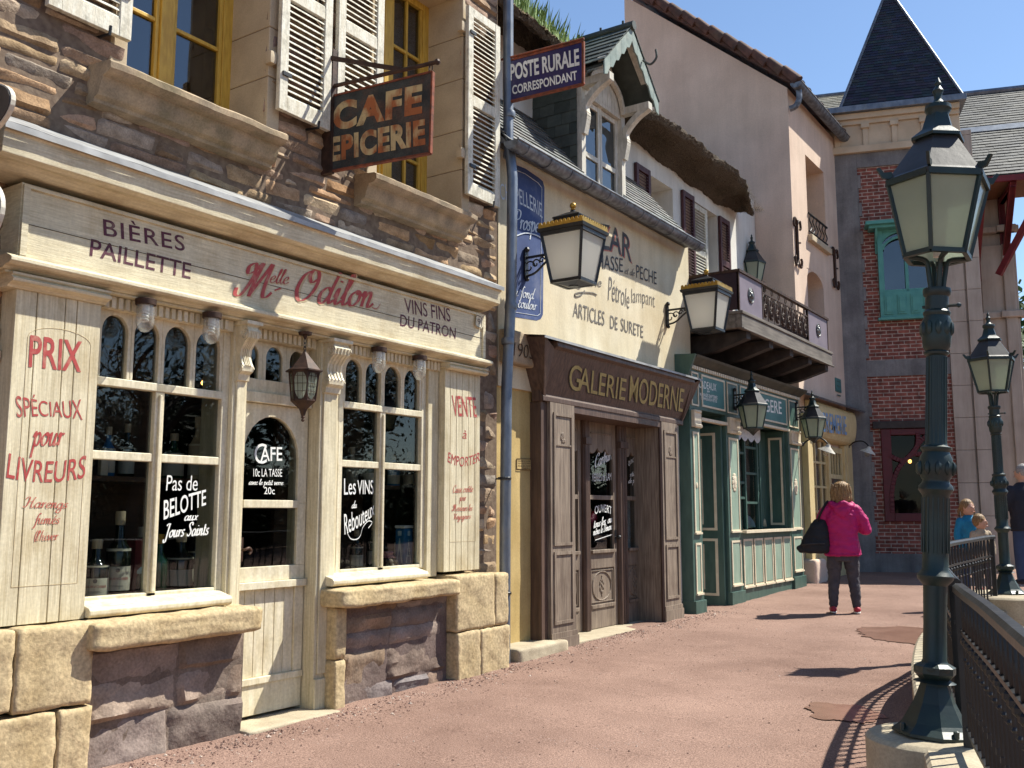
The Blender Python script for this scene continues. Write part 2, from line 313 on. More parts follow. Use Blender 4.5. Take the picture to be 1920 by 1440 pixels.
M['red'] = surf('faded_red_lettering', (.42,.060,.055), (.36,.055,.05), 25, rough=.6, bump=0, dirt=(.58,.40,.28), dscale=14, damt=.65)
M['redthin'] = surf('worn_thin_red_lettering', (.45,.12,.09), (.42,.11,.08), 25, rough=.6, bump=0, dirt=(.6,.42,.28), dscale=14, damt=.7)
M['tan'] = surf('tan_line', (.56,.44,.25), rough=.6, bump=0, dirt=(.72,.62,.43), dscale=12, damt=.8)
M['whitepaint'] = surf('white_glass_lettering', (.82,.82,.78), (.7,.7,.66), 30, rough=.5, bump=0)
M['plank_gap'] = surf('dark_joint', (.10,.065,.035), rough=.9, bump=0)
M['glass'] = glass('window_glass', (.74,.77,.77), .01, 1.55, 1.0)
M['glass_up'] = glass('upper_window_glass', (.5,.55,.6), .02, 1.75, 1.8)
M['glass_dim'] = glass('dim_window_glass', (.6,.62,.62), .03, 1.33, .6)
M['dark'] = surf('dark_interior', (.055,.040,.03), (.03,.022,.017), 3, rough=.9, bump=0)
M['shelf'] = surf('brown_shelf', (.10,.055,.03), (.06,.032,.018), 6, (1,.3,4), .6, bump=.2)
M['plaster_y'] = surf('ochre_plaster', (.58,.43,.19), (.49,.35,.14), 2.2, rough=.92, bump=.25, bscale=22, streak=.15, dirt=(.36,.22,.08), dscale=1.4, damt=.6, fine=(60,.10), spec=.2)
M['plaster_c'] = surf('cream_plaster', (.72,.64,.47), (.62,.53,.36), 2.0, rough=.92, bump=.4, bscale=14, streak=.10, dirt=(.47,.36,.20), dscale=1.3, damt=.45, fine=(50,.08), spec=.2)
M['plaster_w'] = surf('white_plaster', (.74,.72,.66), (.65,.62,.56), 2.0, streak=.12, rough=.92, bump=.3, bscale=18, fine=(50,.06), spec=.2)
M['plaster_p'] = surf('pink_plaster', (.71,.55,.435), (.62,.47,.365), 1.3, rough=.92, bump=.45, bscale=26, dirt=(.50,.38,.29), dscale=.8, damt=.6, streak=.05, fine=(40,.08), spec=.2)
M['slate'] = surf('slate', (1,1,1), (.7,.7,.7), 12, rough=.6, bump=.4, bscale=40, attr=True, spec=.4)
M['sage'] = surf('sage_painted_wood', (.25,.31,.28), (.17,.22,.20), 8, rough=.7, bump=.3, dirt=(.45,.43,.36), dscale=5, damt=.5)
M['white_wood'] = surf('weathered_white_wood', (.66,.62,.53), (.50,.46,.38), 10, (3,3,.8), .65, bump=.4, bscale=30, dirt=(.26,.24,.18), dscale=6, damt=.6)
M['brownwood'] = surf('dark_brown_wood', (.125,.078,.057), (.068,.043,.033), 9, (4,4,.3), .5, bump=.4, bscale=20, dirt=(.19,.12,.09), dscale=3, damt=.4)
M['greywood'] = surf('bleached_oak', (.31,.245,.185), (.17,.128,.097), 10, (6,6,.35), .65, bump=.5, bscale=22, streak=.2, dirt=(.11,.072,.052), dscale=2.4, damt=.6)
M['olive_gold'] = surf('olive_gold_letters', (.40,.33,.13), (.30,.24,.09), 20, rough=.5, bump=0)
M['blackpaint'] = surf('black_paint_letters', (.055,.052,.055), (.04,.038,.04), 20, rough=.6, bump=0, dirt=(.3,.26,.2), dscale=9, damt=.35)
M['greypaint'] = surf('faded_grey_letters', (.16,.145,.13), (.12,.11,.10), 20, rough=.7, bump=0, dirt=(.5,.43,.32), dscale=8, damt=.5)
M['bluepaint'] = surf('faded_blue_mural', (.055,.090,.22), (.040,.065,.17), 3, rough=.8, bump=.3, bscale=14, dirt=(.30,.30,.33), dscale=3, damt=.5)
M['palepaint'] = surf('pale_blue_letters', (.66,.69,.71), (.52,.56,.62), 20, rough=.7, bump=0, dirt=(.16,.2,.32), dscale=9, damt=.5)
M['enamel'] = surf('blue_enamel', (.016,.012,.095), (.012,.009,.07), 4, rough=.25, bump=.05, spec=.6)
M['enamelw'] = surf('white_enamel', (.76,.76,.74), rough=.3, bump=0)
M['g_dark'] = surf('dark_green_paint', (.062,.118,.096), (.042,.086,.071), 5, (3,3,.8), .45, bump=.15, bscale=30, dirt=(.09,.15,.12), damt=.4)
M['g_mid'] = surf('soft_green_paint', (.29,.38,.295), (.225,.31,.24), 5, (3,3,.8), .5, bump=.15, bscale=30, dirt=(.28,.36,.27), damt=.4)
M['g_trim'] = surf('cream_trim', (.72,.63,.47), (.62,.53,.38), 10, rough=.5, bump=.1)
M['olive_lead'] = surf('olive_cornice', (.085,.085,.066), (.055,.056,.045), 6, rough=.6, bump=.2)
M['teal'] = surf('teal_sign', (.075,.20,.19), (.055,.16,.155), 6, rough=.5, bump=.1)
M['mauve'] = surf('mauve_panel', (.20,.165,.195), (.165,.135,.165), 4, rough=.55, bump=.1)
M['plum'] = surf('plum_panel', (.035,.016,.022), (.024,.011,.016), 5, rough=.55, bump=.1)
M['maroon'] = surf('maroon_shutter', (.085,.030,.035), (.055,.02,.024), 8, (3,3,.7), .55, bump=.25, dirt=(.2,.12,.1), dscale=9, damt=.4)
M['balc_wood'] = surf('weathered_beam', (.19,.165,.14), (.11,.095,.08), 8, (3,.3,3), .75, bump=.4, bscale=24, dirt=(.10,.08,.065), dscale=3, damt=.5)
M['darkbeam'] = surf('dark_beam', (.055,.045,.042), (.03,.025,.024), 8, rough=.7, bump=.3)
M['thatch'] = surf('thatch', (.175,.135,.098), (.050,.037,.027), 30, (3,3,.5), .95, bump=1.0, bscale=50, dirt=(.06,.055,.03), dscale=2, damt=.5, spec=.1, bdist=.012)
M['bakery'] = surf('pale_yellow_joinery', (.66,.53,.28), (.56,.43,.21), 8, (3,3,.7), .55, bump=.15, dirt=(.4,.29,.15), damt=.4)
M['skyblue'] = surf('blue_letters', (.22,.36,.55), rough=.5, bump=0)
M['tile'] = surf('old_red_tile', (.13,.062,.045), (.065,.034,.027), 7, rough=.85, bump=.6, bscale=18, dirt=(.10,.085,.05), damt=.5, attr=False)
M['concrete'] = surf('grey_render', (.25,.245,.245), (.165,.163,.166), 2.4, rough=.9, bump=.4, bscale=18, streak=.25, dirt=(.10,.095,.10), dscale=1.6, damt=.6, fine=(40,.12))
M['paleconc'] = surf('pale_concrete', (.48,.41,.29), (.36,.30,.21), 4, rough=.9, bump=.5, bscale=30, dirt=(.25,.19,.13), dscale=2.5, damt=.5, fine=(90,.18))
M['palestone'] = surf('pale_ashlar', (.50,.43,.36), (.43,.36,.30), 1.6, rough=.85, bump=.2, bscale=30, streak=.2, dirt=(.32,.25,.19), dscale=1.2, damt=.4)
M['cornice_c'] = surf('cream_cornice', (.60,.49,.35), (.50,.40,.28), 3, rough=.8, bump=.2, dirt=(.34,.27,.19), damt=.4)
M['spire'] = surf('blue_black_slate', (.030,.031,.040), (.018,.019,.026), 5, rough=.55, bump=.4, bscale=20, attr=True, spec=.4)
M['aqua'] = surf('aqua_joinery', (.10,.33,.29), (.075,.27,.24), 6, rough=.5, bump=.12)
M['darkred'] = surf('dark_red_joinery', (.105,.010,.018), (.075,.008,.013), 7, rough=.45, bump=.12)
M['redbeam'] = surf('red_timber', (.17,.016,.022), (.12,.012,.016), 7, rough=.5, bump=.15)
M['soffit'] = surf('orange_brown_boards', (.24,.105,.05), (.15,.065,.03), 8, (1,8,1), .6, bump=.3)
M['milk'] = None
M['sandcloth'] = surf('sand_cloth', (.45,.36,.26), rough=.9, bump=.2)
M['bottle'] = surf('dark_bottle_glass', (.012,.016,.010), rough=.08, bump=0, spec=.8)
M['bottleg'] = surf('green_bottle_glass', (.010,.06,.028), rough=.08, bump=0, spec=.8)
M['ceramic'] = surf('beige_ceramic', (.52,.42,.28), (.44,.34,.22), 6, rough=.4, bump=0)
M['label'] = surf('paper_label', (.70,.64,.50), (.6,.53,.40), 8, rough=.7, bump=0)
M['tin'] = surf('blue_tin', (.03,.17,.36), (.025,.13,.30), 4, rough=.35, bump=0)
M['tinw'] = surf('pale_blue_print', (.5,.66,.75), rough=.4, bump=0)
M['redbox'] = surf('red_carton', (.28,.03,.03), rough=.5, bump=0)
M['jam'] = surf('dark_jam', (.06,.008,.01), rough=.12, bump=0, spec=.7)
M['cloth'] = surf('pink_check_cloth', (.6,.33,.33), (.4,.1,.12), 40, rough=.9, bump=.2)
M['lace'] = surf('lace_curtain', (.62,.62,.60), (.45,.46,.48), 30, rough=.9, bump=.5, bscale=60, dirt=(.10,.10,.11), dscale=38, damt=.8)
M['skin'] = surf('skin', (.60,.36,.26), (.54,.31,.22), 9, rough=.55, bump=.05)
M['blond'] = surf('dark_blond_hair', (.36,.22,.095), (.15,.08,.032), 30, (3,3,.35), .5, bump=.8, bscale=60)
M['pink'] = surf('magenta_jacket', (.46,.008,.13), (.38,.006,.105), 9, rough=.6, bump=.35, bscale=14, bdist=.01)
M['jeans'] = surf('grey_jeans', (.075,.068,.078), (.05,.046,.055), 12, rough=.85, bump=.3, bscale=25)
M['shoe'] = surf('red_shoe', (.42,.03,.05), rough=.6, bump=.1)
M['sole'] = surf('white_sole', (.7,.68,.64), rough=.6, bump=0)
M['bagblack'] = surf('black_bag_cloth', (.013,.013,.016), (.008,.008,.010), 8, rough=.65, bump=.4, bscale=18, bdist=.01)
M['bluejk'] = surf('turquoise_jacket', (.012,.22,.40), (.01,.17,.32), 9, rough=.6, bump=.3, bscale=14)
M['navy'] = surf('navy_cloth', (.018,.02,.032), rough=.8, bump=.2)
M['jean_b'] = surf('blue_jeans', (.035,.06,.13), rough=.85, bump=.2)
M['greyhair'] = surf('grey_hair', (.35,.33,.31), (.22,.2,.19), 30, rough=.6, bump=.5)
M['puddle'] = surf('muddy_puddle', (.275,.16,.12), (.205,.115,.085), 4, rough=.22, bump=.15, bscale=60, spec=.5)
M['bark'] = surf('bark', (.10,.075,.055), (.05,.038,.03), 9, (3,3,.6), .9, bump=.8)
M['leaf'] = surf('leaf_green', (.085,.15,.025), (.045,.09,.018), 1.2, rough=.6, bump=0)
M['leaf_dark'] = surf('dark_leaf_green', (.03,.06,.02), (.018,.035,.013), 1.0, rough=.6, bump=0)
M['grass'] = surf('roof_grass', (.20,.30,.05), (.11,.19,.03), 3, rough=.6, bump=0)
M['drygrass'] = surf('dry_moss', (.22,.16,.07), (.10,.07,.035), 9, rough=.95, bump=.6)
M['pebble'] = surf('pale_pebbles', (.55,.47,.40), (.30,.20,.16), 3, rough=.9, bump=.2)
M['pebble_d'] = surf('dark_pebbles', (.16,.085,.07), (.09,.05,.042), 3, rough=.9, bump=.2)
def milk(name, col, tr=.55):
    m, t = newmat(name); N = t.nodes; L = t.links
    o = N.new('ShaderNodeOutputMaterial'); d = N.new('ShaderNodeBsdfDiffuse'); d.inputs[0].default_value = (*col, 1); s = N.new('ShaderNodeBsdfTranslucent'); s.inputs[0].default_value = (*col, 1)
    g = N.new('ShaderNodeBsdfGlossy'); g.inputs['Roughness'].default_value = .35; f = N.new('ShaderNodeFresnel'); f.inputs[0].default_value = 1.25; a = N.new('ShaderNodeMixShader'); a.inputs[0].default_value = tr; b = N.new('ShaderNodeMixShader')
    L.new(d.outputs[0], a.inputs[1]); L.new(s.outputs[0], a.inputs[2]); L.new(f.outputs[0], b.inputs[0]); L.new(a.outputs[0], b.inputs[1]); L.new(g.outputs[0], b.inputs[2]); L.new(b.outputs[0], o.inputs[0]); return m
M['milk'] = milk('milk_glass', (.93,.91,.84), .72)
M['lampglass'] = glass('grimy_lamp_glass', (.75,.80,.74), .12, 1.4, .8, murk=.60, murkcol=(.70,.76,.64))
M['jarglass'] = glass('clear_jar_glass', (.90,.90,.88), .03, 1.5, 1.6, murk=.25, murkcol=(.75,.74,.70))
def warm_lamp(name, col, st):
    m, t = newmat(name); e = t.nodes.new('ShaderNodeEmission'); e.inputs[0].default_value = (*col, 1); e.inputs[1].default_value = st
    o = t.nodes.new('ShaderNodeOutputMaterial'); t.links.new(e.outputs[0], o.inputs[0]); return m
M['bulb_on'] = warm_lamp('lit_bulb', (1, .42, .10), 6)
# ground: reddish rolled gravel
def ground_mat():
    m, t = newmat('red_gravel'); N = t.nodes; L = t.links
    o = N.new('ShaderNodeOutputMaterial'); p = N.new('ShaderNodeBsdfPrincipled'); L.new(p.outputs[0], o.inputs[0]); p.inputs['Roughness'].default_value = .92; p.inputs['Specular IOR Level'].default_value = .15
    tc = N.new('ShaderNodeTexCoord'); n1 = N.new('ShaderNodeTexNoise'); n1.inputs['Scale'].default_value = .55; n1.inputs['Detail'].default_value = 8; n1.inputs['Roughness'].default_value = .62; L.new(tc.outputs['Object'], n1.inputs['Vector'])
    r1 = N.new('ShaderNodeValToRGB'); e = r1.color_ramp.elements; e[0].position = .30; e[0].color = (.215,.136,.108,1); e[1].position = .72; e[1].color = (.405,.275,.222,1); L.new(n1.outputs['Fac'], r1.inputs[0])
    n2 = N.new('ShaderNodeTexNoise'); n2.inputs['Scale'].default_value = 105; n2.inputs['Detail'].default_value = 6; n2.inputs['Roughness'].default_value = .7; L.new(tc.outputs['Object'], n2.inputs['Vector'])
    r2 = N.new('ShaderNodeValToRGB'); e = r2.color_ramp.elements; e[0].position = .36; e[0].color = (.40,.36,.35,1); e[1].position = .68; e[1].color = (1.3,1.28,1.26,1); L.new(n2.outputs['Fac'], r2.inputs[0])
    mx = N.new('ShaderNodeMix'); mx.data_type = 'RGBA'; mx.blend_type = 'MULTIPLY'; mx.inputs[0].default_value = 1; L.new(r1.outputs[0], mx.inputs[6]); L.new(r2.outputs[0], mx.inputs[7])
    vo = N.new('ShaderNodeTexVoronoi'); vo.inputs['Scale'].default_value = 34; L.new(tc.outputs['Object'], vo.inputs['Vector'])
    r3 = N.new('ShaderNodeValToRGB'); e = r3.color_ramp.elements; e[0].position = .10; e[0].color = (1,1,1,1); e[1].position = .16; e[1].color = (0,0,0,1); L.new(vo.outputs['Distance'], r3.inputs[0])
    n5 = N.new('ShaderNodeTexNoise'); n5.inputs['Scale'].default_value = 3; L.new(tc.outputs['Object'], n5.inputs['Vector']); r5 = N.new('ShaderNodeMapRange'); r5.inputs[1].default_value = .48; r5.inputs[2].default_value = .75; r5.inputs[4].default_value = .55; L.new(n5.outputs['Fac'], r5.inputs[0])
    mm = N.new('ShaderNodeMath'); mm.operation = 'MULTIPLY'; L.new(r3.outputs[0], mm.inputs[0]); L.new(r5.outputs[0], mm.inputs[1])
    m2 = N.new('ShaderNodeMix'); m2.data_type = 'RGBA'; L.new(mm.outputs[0], m2.inputs[0]); L.new(mx.outputs[2], m2.inputs[6]); L.new(vo.outputs['Color'], m2.inputs[7])
    # stones of their own greys and creams
    hs = N.new('ShaderNodeHueSaturation'); hs.inputs['Saturation'].default_value = .12; hs.inputs['Value'].default_value = .62; L.new(vo.outputs['Color'], hs.inputs['Color']); L.new(hs.outputs[0], m2.inputs[7])
    L.new(m2.outputs[2], p.inputs['Base Color'])
    n6 = N.new('ShaderNodeTexNoise'); n6.inputs['Scale'].default_value = 120; n6.inputs['Detail'].default_value = 5; L.new(tc.outputs['Object'], n6.inputs['Vector'])
    b1 = N.new('ShaderNodeBump'); b1.inputs['Strength'].default_value = .55; b1.inputs['Distance'].default_value = .012; L.new(n6.outputs['Fac'], b1.inputs['Height'])
    n7 = N.new('ShaderNodeTexNoise'); n7.inputs['Scale'].default_value = 4; n7.inputs['Detail'].default_value = 5; L.new(tc.outputs['Object'], n7.inputs['Vector'])
    b2 = N.new('ShaderNodeBump'); b2.inputs['Strength'].default_value = .25; b2.inputs['Distance'].default_value = .05; L.new(n7.outputs['Fac'], b2.inputs['Height']); L.new(b1.outputs[0], b2.inputs['Normal']); L.new(b2.outputs[0], p.inputs['Normal'])
    return m
M['ground'] = ground_mat()
# ---------------------------------------------------------------- lettering
def font_mesh(s, bold=0.0, shear=0.0, space=1.0):
    c = bpy.data.curves.new('lettering', 'FONT'); c.body = s; c.size = 1; c.offset = bold; c.shear = shear; c.space_character = space; c.resolution_u = 4
    o = bpy.data.objects.new('lettering', c); COL.objects.link(o); bpy.context.view_layer.update()
    me = bpy.data.meshes.new_from_object(o); vs = [v.co.copy() for v in me.vertices]; fs = [list(p.vertices) for p in me.polygons]
    bpy.data.objects.remove(o); bpy.data.curves.remove(c); bpy.data.meshes.remove(me); return vs, fs
GL = {  # pen strokes, x-height 1
'a':(1.0,[[(.75,.8),(.45,1),(.1,.6),(.15,.1),(.4,0),(.7,.45),(.78,.95)],[(.78,.95),(.74,.3),(.86,.02),(1.1,.25)]]),
'b':(.95,[[(.05,.4),(.4,1.4),(.45,1.9),(.28,1.8),(.2,.5),(.35,.0),(.65,.3),(.65,.85),(.45,1)]]),
'c':(.8,[[(.7,.8),(.45,1),(.12,.6),(.15,.15),(.45,0),(.85,.3)]]),
'd':(1.05,[[(.75,.8),(.45,1),(.1,.6),(.15,.1),(.4,0),(.7,.45),(.8,.95)],[(1.0,2.05),(.8,1),(.75,.3),(.87,.02),(1.12,.25)]]),
'e':(.82,[[(.1,.4),(.5,.55),(.66,.8),(.45,1),(.14,.65),(.15,.2),(.42,0),(.88,.3)]]),
'f':(.65,[[(.85,1.8),(.65,2),(.45,1.5),(.35,.0),(.2,-.8),(.0,-.7)],[(.1,.95),(.75,.98)]]),
'g':(1.0,[[(.75,.8),(.45,1),(.1,.6),(.15,.1),(.4,0),(.7,.45),(.78,.95)],[(.78,.95),(.76,-.5),(.4,-.95),(.1,-.6),(.5,-.1),(1.1,.25)]]),
'h':(1.0,[[(.12,0),(.2,1.5),(.35,2.0)],[(.14,.5),(.45,1),(.66,.8),(.6,.15),(.78,0),(1.05,.25)]]),
'i':(.55,[[(.05,.4),(.22,1),(.2,.2),(.35,0),(.62,.25)],[(.24,1.42),(.26,1.52)]]),
'l':(.55,[[(.05,.35),(.42,1.5),(.44,1.98),(.26,1.8),(.2,.3),(.35,0),(.62,.25)]]),
'm':(1.4,[[(.02,.65),(.2,1),(.2,0)],[(.2,.55),(.48,1),(.62,.8),(.6,0)],[(.6,.55),(.88,1),(1.03,.8),(1.0,.15),(1.14,0),(1.42,.25)]]),
'n':(1.0,[[(.02,.65),(.2,1),(.2,0)],[(.2,.5),(.52,1),(.68,.8),(.64,.15),(.78,0),(1.05,.28)]]),
'o':(.9,[[(.48,1),(.12,.65),(.15,.15),(.42,0),(.74,.35),(.72,.85),(.48,1),(.6,.78),(.98,.85)]]),
'p':(.95,[[(.02,.65),(.22,1),(.2,-.95)],[(.2,.5),(.5,1),(.78,.7),(.68,.1),(.42,0),(.22,.2)],[(.72,.25),(1.0,.3)]]),
'r':(.68,[[(.02,.65),(.2,1),(.2,0)],[(.2,.5),(.42,.95),(.68,.88)]]),
's':(.68,[[(.02,.15),(.3,0),(.52,.22),(.42,.48),(.2,.62),(.2,.88),(.45,1),(.6,.85)]]),
't':(.62,[[(.28,1.65),(.25,.2),(.4,0),(.68,.25)],[(.03,1.05),(.6,1.08)]]),
'u':(1.02,[[(.02,.7),(.2,1),(.18,.2),(.36,0),(.62,.3),(.74,.95)],[(.74,1),(.7,.2),(.82,0),(1.08,.25)]]),
'v':(.85,[[(.02,.8),(.2,1),(.3,.2),(.4,0),(.7,.6),(.68,1)]]),
'x':(.85,[[(.05,.95),(.3,.8),(.5,.15),(.8,.1)],[(.75,1),(.1,0)]]),
'y':(.95,[[(.02,.7),(.2,1),(.18,.2),(.36,0),(.62,.3),(.74,.95)],[(.74,1),(.72,-.5),(.4,-.95),(.1,-.6),(.5,-.1),(1.0,.25)]]),
"'":(.3,[[(.1,1.9),(.05,1.5)]]), '(':(.4,[[(.35,2),(.1,1),(.3,-.2)]]), ')':(.4,[[(.1,2),(.3,1),(.1,-.2)]]), ' ':(.6,[]),
'M':(2.1,[[(-.45,.45),(-.4,.05),(-.05,.1),(.35,1.2),(.25,1.95),(-.1,1.75),(-.05,1.35),(.3,1.5),(.62,2.0)],[(.72,2.05),(.5,.9),(.42,0)],[(.45,.15),(.95,1.3),(1.25,2.05)],[(1.3,2.05),(1.2,.8),(1.25,.1),(1.5,.05),(1.75,.35)]]),
'O':(1.75,[[(.95,2.0),(.4,1.6),(.2,.7),(.55,.02),(1.1,.3),(1.4,1.1),(1.3,1.8),(.95,2.0),(.75,1.6),(1.0,1.2),(1.35,1.45)]]),
'P':(1.4,[[(.55,1.9),(.4,.8),(.25,0)],[(.0,1.3),(.1,1.8),(.7,2.05),(1.2,1.8),(1.15,1.2),(.7,.95),(.45,1.0)]]),
'C':(1.3,[[(1.1,1.5),(1.2,1.85),(.85,2.05),(.3,1.5),(.15,.6),(.5,0),(1.15,.35)]]),
'H':(1.6,[[(-.1,1.5),(.2,1.95),(.5,1.8),(.4,.5),(.1,0),(-.15,.2)],[(1.35,2.0),(1.1,1.2),(1.05,.2),(1.25,0),(1.5,.2)],[(.3,.9),(.8,1.15),(1.2,1.0)]]),
'J':(1.1,[[(.2,1.7),(.5,2),(1.0,1.95)],[(.8,1.9),(.65,.5),(.5,-.6),(.15,-.7),(.05,-.3)]]),
'S':(1.15,[[(1.0,1.6),(.95,1.95),(.6,2.05),(.3,1.65),(.6,1.1),(.85,.6),(.5,0),(.05,.25)]]),
'L':(1.2,[[(.95,1.8),(.7,2.05),(.5,1.6),(.4,.4),(.1,.05),(.5,.1),(1.15,.2)]]),
'R':(1.5,[[(.5,1.9),(.4,.8),(.3,0)],[(0,1.4),(.15,1.85),(.7,2.05),(1.1,1.75),(.95,1.25),(.5,1.05)],[(.6,1.05),(1.0,.2),(1.45,.05)]]),
'V':(1.4,[[(0,1.7),(.3,2),(.5,1.2),(.6,0),(1.0,1.3),(1.4,2)]]), 'D':(1.5,[[(.5,1.95),(.4,.9),(.3,.1)],[(.0,.15),(.7,0),(1.25,.5),(1.25,1.5),(.7,2.05),(.1,1.7)]]),
'é':(.82,[[(.1,.4),(.5,.55),(.66,.8),(.45,1),(.14,.65),(.15,.2),(.42,0),(.88,.3)],[(.4,1.25),(.7,1.6)]]),
'ê':(.82,[[(.1,.4),(.5,.55),(.66,.8),(.45,1),(.14,.65),(.15,.2),(.42,0),(.88,.3)],[(.2,1.25),(.45,1.55),(.7,1.25)]]),
'û':(1.02,[[(.02,.7),(.2,1),(.18,.2),(.36,0),(.62,.3),(.74,.95)],[(.74,1),(.7,.2),(.82,0),(1.08,.25)],[(.2,1.25),(.45,1.55),(.7,1.25)]]),
}
def script_mesh(s, wt=.16, thin=.035, nib=12, shear=.28):
    vs, fs = [], []; x = 0; nv = V((math.cos(math.radians(nib)), math.sin(math.radians(nib)), 0))*(wt/2)
    for ch in s:
        adv, strokes = GL.get(ch, GL[' '])
        for si, st in enumerate(strokes):
            pts = spline([(px+x, py, 0) for px, py in st], 7) if len(st) > 2 else [V((px+x, py, 0)) for px, py in st]
            b = len(vs)
            for i, p in enumerate(pts):
                t = (pts[min(i+1, len(pts)-1)]-pts[max(i-1, 0)]); t = t.normalized() if t.length > 0 else V((0,1,0)); n = V((-t.y, t.x, 0))
                d = nv.dot(n); o = n*(abs(d)+thin); p = p+V((0, 0, .0002*(si+1)+.00003*i+.0001*(len(vs) % 3)))
                vs += [p+o, p-o]
            for i in range(len(pts)-1): a = b+2*i; fs.append([a, a+1, a+3, a+2])
        x += adv
    for v in vs: v.x += v.y*shear
    return vs, fs
def place(vf, BL, BR, TL, mb, lift=.0012, warp=None, capx=None):
    # fit flat letters into the parallelogram BL, BR, TL on a surface
    vs, fs = vf; BL, BR, TL = V(BL), V(BR), V(TL)
    x0 = min(v.x for v in vs); x1 = max(v.x for v in vs); y0, y1 = capx if capx else (min(v.y for v in vs), max(v.y for v in vs))
    e1 = BR-BL; e2 = TL-BL; n = e1.cross(e2).normalized()*lift; b = len(mb.v)
    for v in vs:
        u = (v.x-x0)/(x1-x0); q = (v.y-y0)/(y1-y0)
        if warp: u, q = warp(u, q)
        mb.v.append(BL+e1*u+e2*q+n*(1+v.z/lift))
    for f in fs: mb.face([b+i for i in f])
    return mb
def wtext(mb, s, X, bl, br, tl, script=False, bold=.012, shear=0.0, warp=None, wt=.16, thin=.035, capx=None, lift=.0012, space=1.0, dx=(0,0)):
    P = [hx(p[0]+dx[0], p[1]+dx[1], X) for p in (bl, br, tl)]
    vf = script_mesh(s, wt, thin) if script else font_mesh(s, bold, shear, space)
    return place(vf, *P, mb, lift, warp, capx)
def arc(h): return lambda u, q: (u, q+h*(1-(2*u-1)**2))
# ================================================================ CAFE (stone house with the cream shopfront)
cafe = empty('cafe_building', (-5.2, 5, 0), 'brown rubble stone cafe house with a cream wooden shopfront and louvred shutters', 'building')
PAL = [(.37,.25,.165),(.34,.22,.145),(.41,.305,.20),(.35,.265,.185),(.39,.265,.175),(.29,.20,.135),(.43,.33,.22),(.33,.25,.185),(.37,.235,.16),(.31,.24,.175)]
YL, YR, TOP = 1.0, 7.40, 7.2
W1 = (3.36, 4.50, 4.06, 6.25); W2 = (5.66, 6.82, 4.06, 6.25)
mb = MB()
stones(mb, YL, YR, 3.30, TOP, -5.2, PAL, rh=(.075, .165), ln=(.22, .60), dep=.026, holes=[W1, W2])
stones(mb, YL, 2.72, .0, 3.30, -5.2, PAL)
stones(mb, 6.90, YR, .80, 3.30, -5.2, PAL, rh=(.10, .18), ln=(.25, .5), dep=.02)
random.seed(3)
mb.mi = 1
for a, b, c, d in ((YL, YR, 3.2, 4.06), (YL, W1[0], 4.06, 6.25), (W1[1], W2[0], 4.06, 6.25), (W2[1], YR, 4.06, 6.25), (YL, YR, 6.25, TOP), (YL, 2.72, 0, 3.2), (6.9, YR, 0, 3.2)): mb.box(-5.6, -5.2, a, b, c, d)
mb.mi = 0
mb.col = (.2,.15,.12)
# the return wall at the Galerie end, and the back of the house
mb.box(-9.5, -5.601, YR-.3, YR, 0, TOP); mb.box(-9.5, -9.2, YL, YR-.301, 0, TOP); mb.box(-9.199, -5.601, YL, YL+.3, 0, TOP); mb.col = None
wall = mb.build('stone_wall', [M['stone'], M['mortar']], cafe, smooth=True, auto=50)
r = MB(); r.prism([(-5.05, YL-.1, TOP), (-7.4, YL-.1, TOP+1.9), (-9.7, YL-.1, TOP)], (0, YR-YL+.2, 0)); r.build('roof', M['spire'], cafe)
# first-floor windows
def upper_window(y0, y1, z0, z1, curtain):
    X = -5.63
    q = MB()     # dressed stone reveals, block by block
    for ys in ((y0, -1), (y1, 1)):
        z = z0
        for h in (.48, .38, .5, .42, .41):
            q.box(-5.68, -5.185, ys[0]-(.006 if ys[1] > 0 else .11), ys[0]+(.11 if ys[1] > 0 else .006), z+.003, z+h-.003); z += h
    q.box(-5.68, -5.185, y0-.11, y1+.11, z1-.006, z1+.25)
    q.build('window_reveal', M['quoin'], cafe, bevel=.006)
    f = MB(); ym = (y0+y1)/2
    a, b = y0+.11 if False else y0, y1
    for p in ((a, a+.075), (b-.085, b)): f.box(X-.04, X+.03, p[0], p[1], z0, z1)
    f.box(X-.04, X+.03, a+.076, b-.086, z0, z0+.07); f.box(X-.04, X+.03, a+.076, b-.086, z1-.07, z1)
    f.box(X-.035, X+.04, ym-.055, ym+.055, z0+.071, z1-.071)
    for l, rr in ((a+.076, ym-.056), (ym+.056, b-.086)):
        f.box(X-.03, X+.022, l, l+.03, z0+.071, z1-.071); f.box(X-.03, X+.022, rr-.03, rr, z0+.071, z1-.071)
        n = 4 if curtain else 3
        for k in range(1, n): zz = z0+.07+(z1-z0-.14)*k/n; f.box(X-.025, X+.018, l+.031, rr-.031, zz-.014, zz+.014)
        if curtain: yy = (l+rr)/2; f.box(X-.024, X+.017, yy-.013, yy+.013, z0+.072, z1-.072)
    fo = f.build('window', M['yellow'], cafe, bevel=.004)
    g = MB(); g.box(X-.012, X-.006, a+.07, b-.07, z0+.06, z1-.06); g.build('pane', M['glass_up'], fo)
    c = MB()
    if curtain: c.grid(lambda u, v: (X-.07+.012*math.sin(u*60), a+.08+(b-a-.16)*u, z0+.08+(z1-z0-.16)*v), 60, 4); c.build('curtain', M['lace'], fo)
    d = MB(); d.box(X-.75, X-.70, a-.3, b+.3, z0-.2, z1+.2); d.build('dark_room', M['dark'], fo)
upper_window(*W1, False); upper_window(*W2, True)
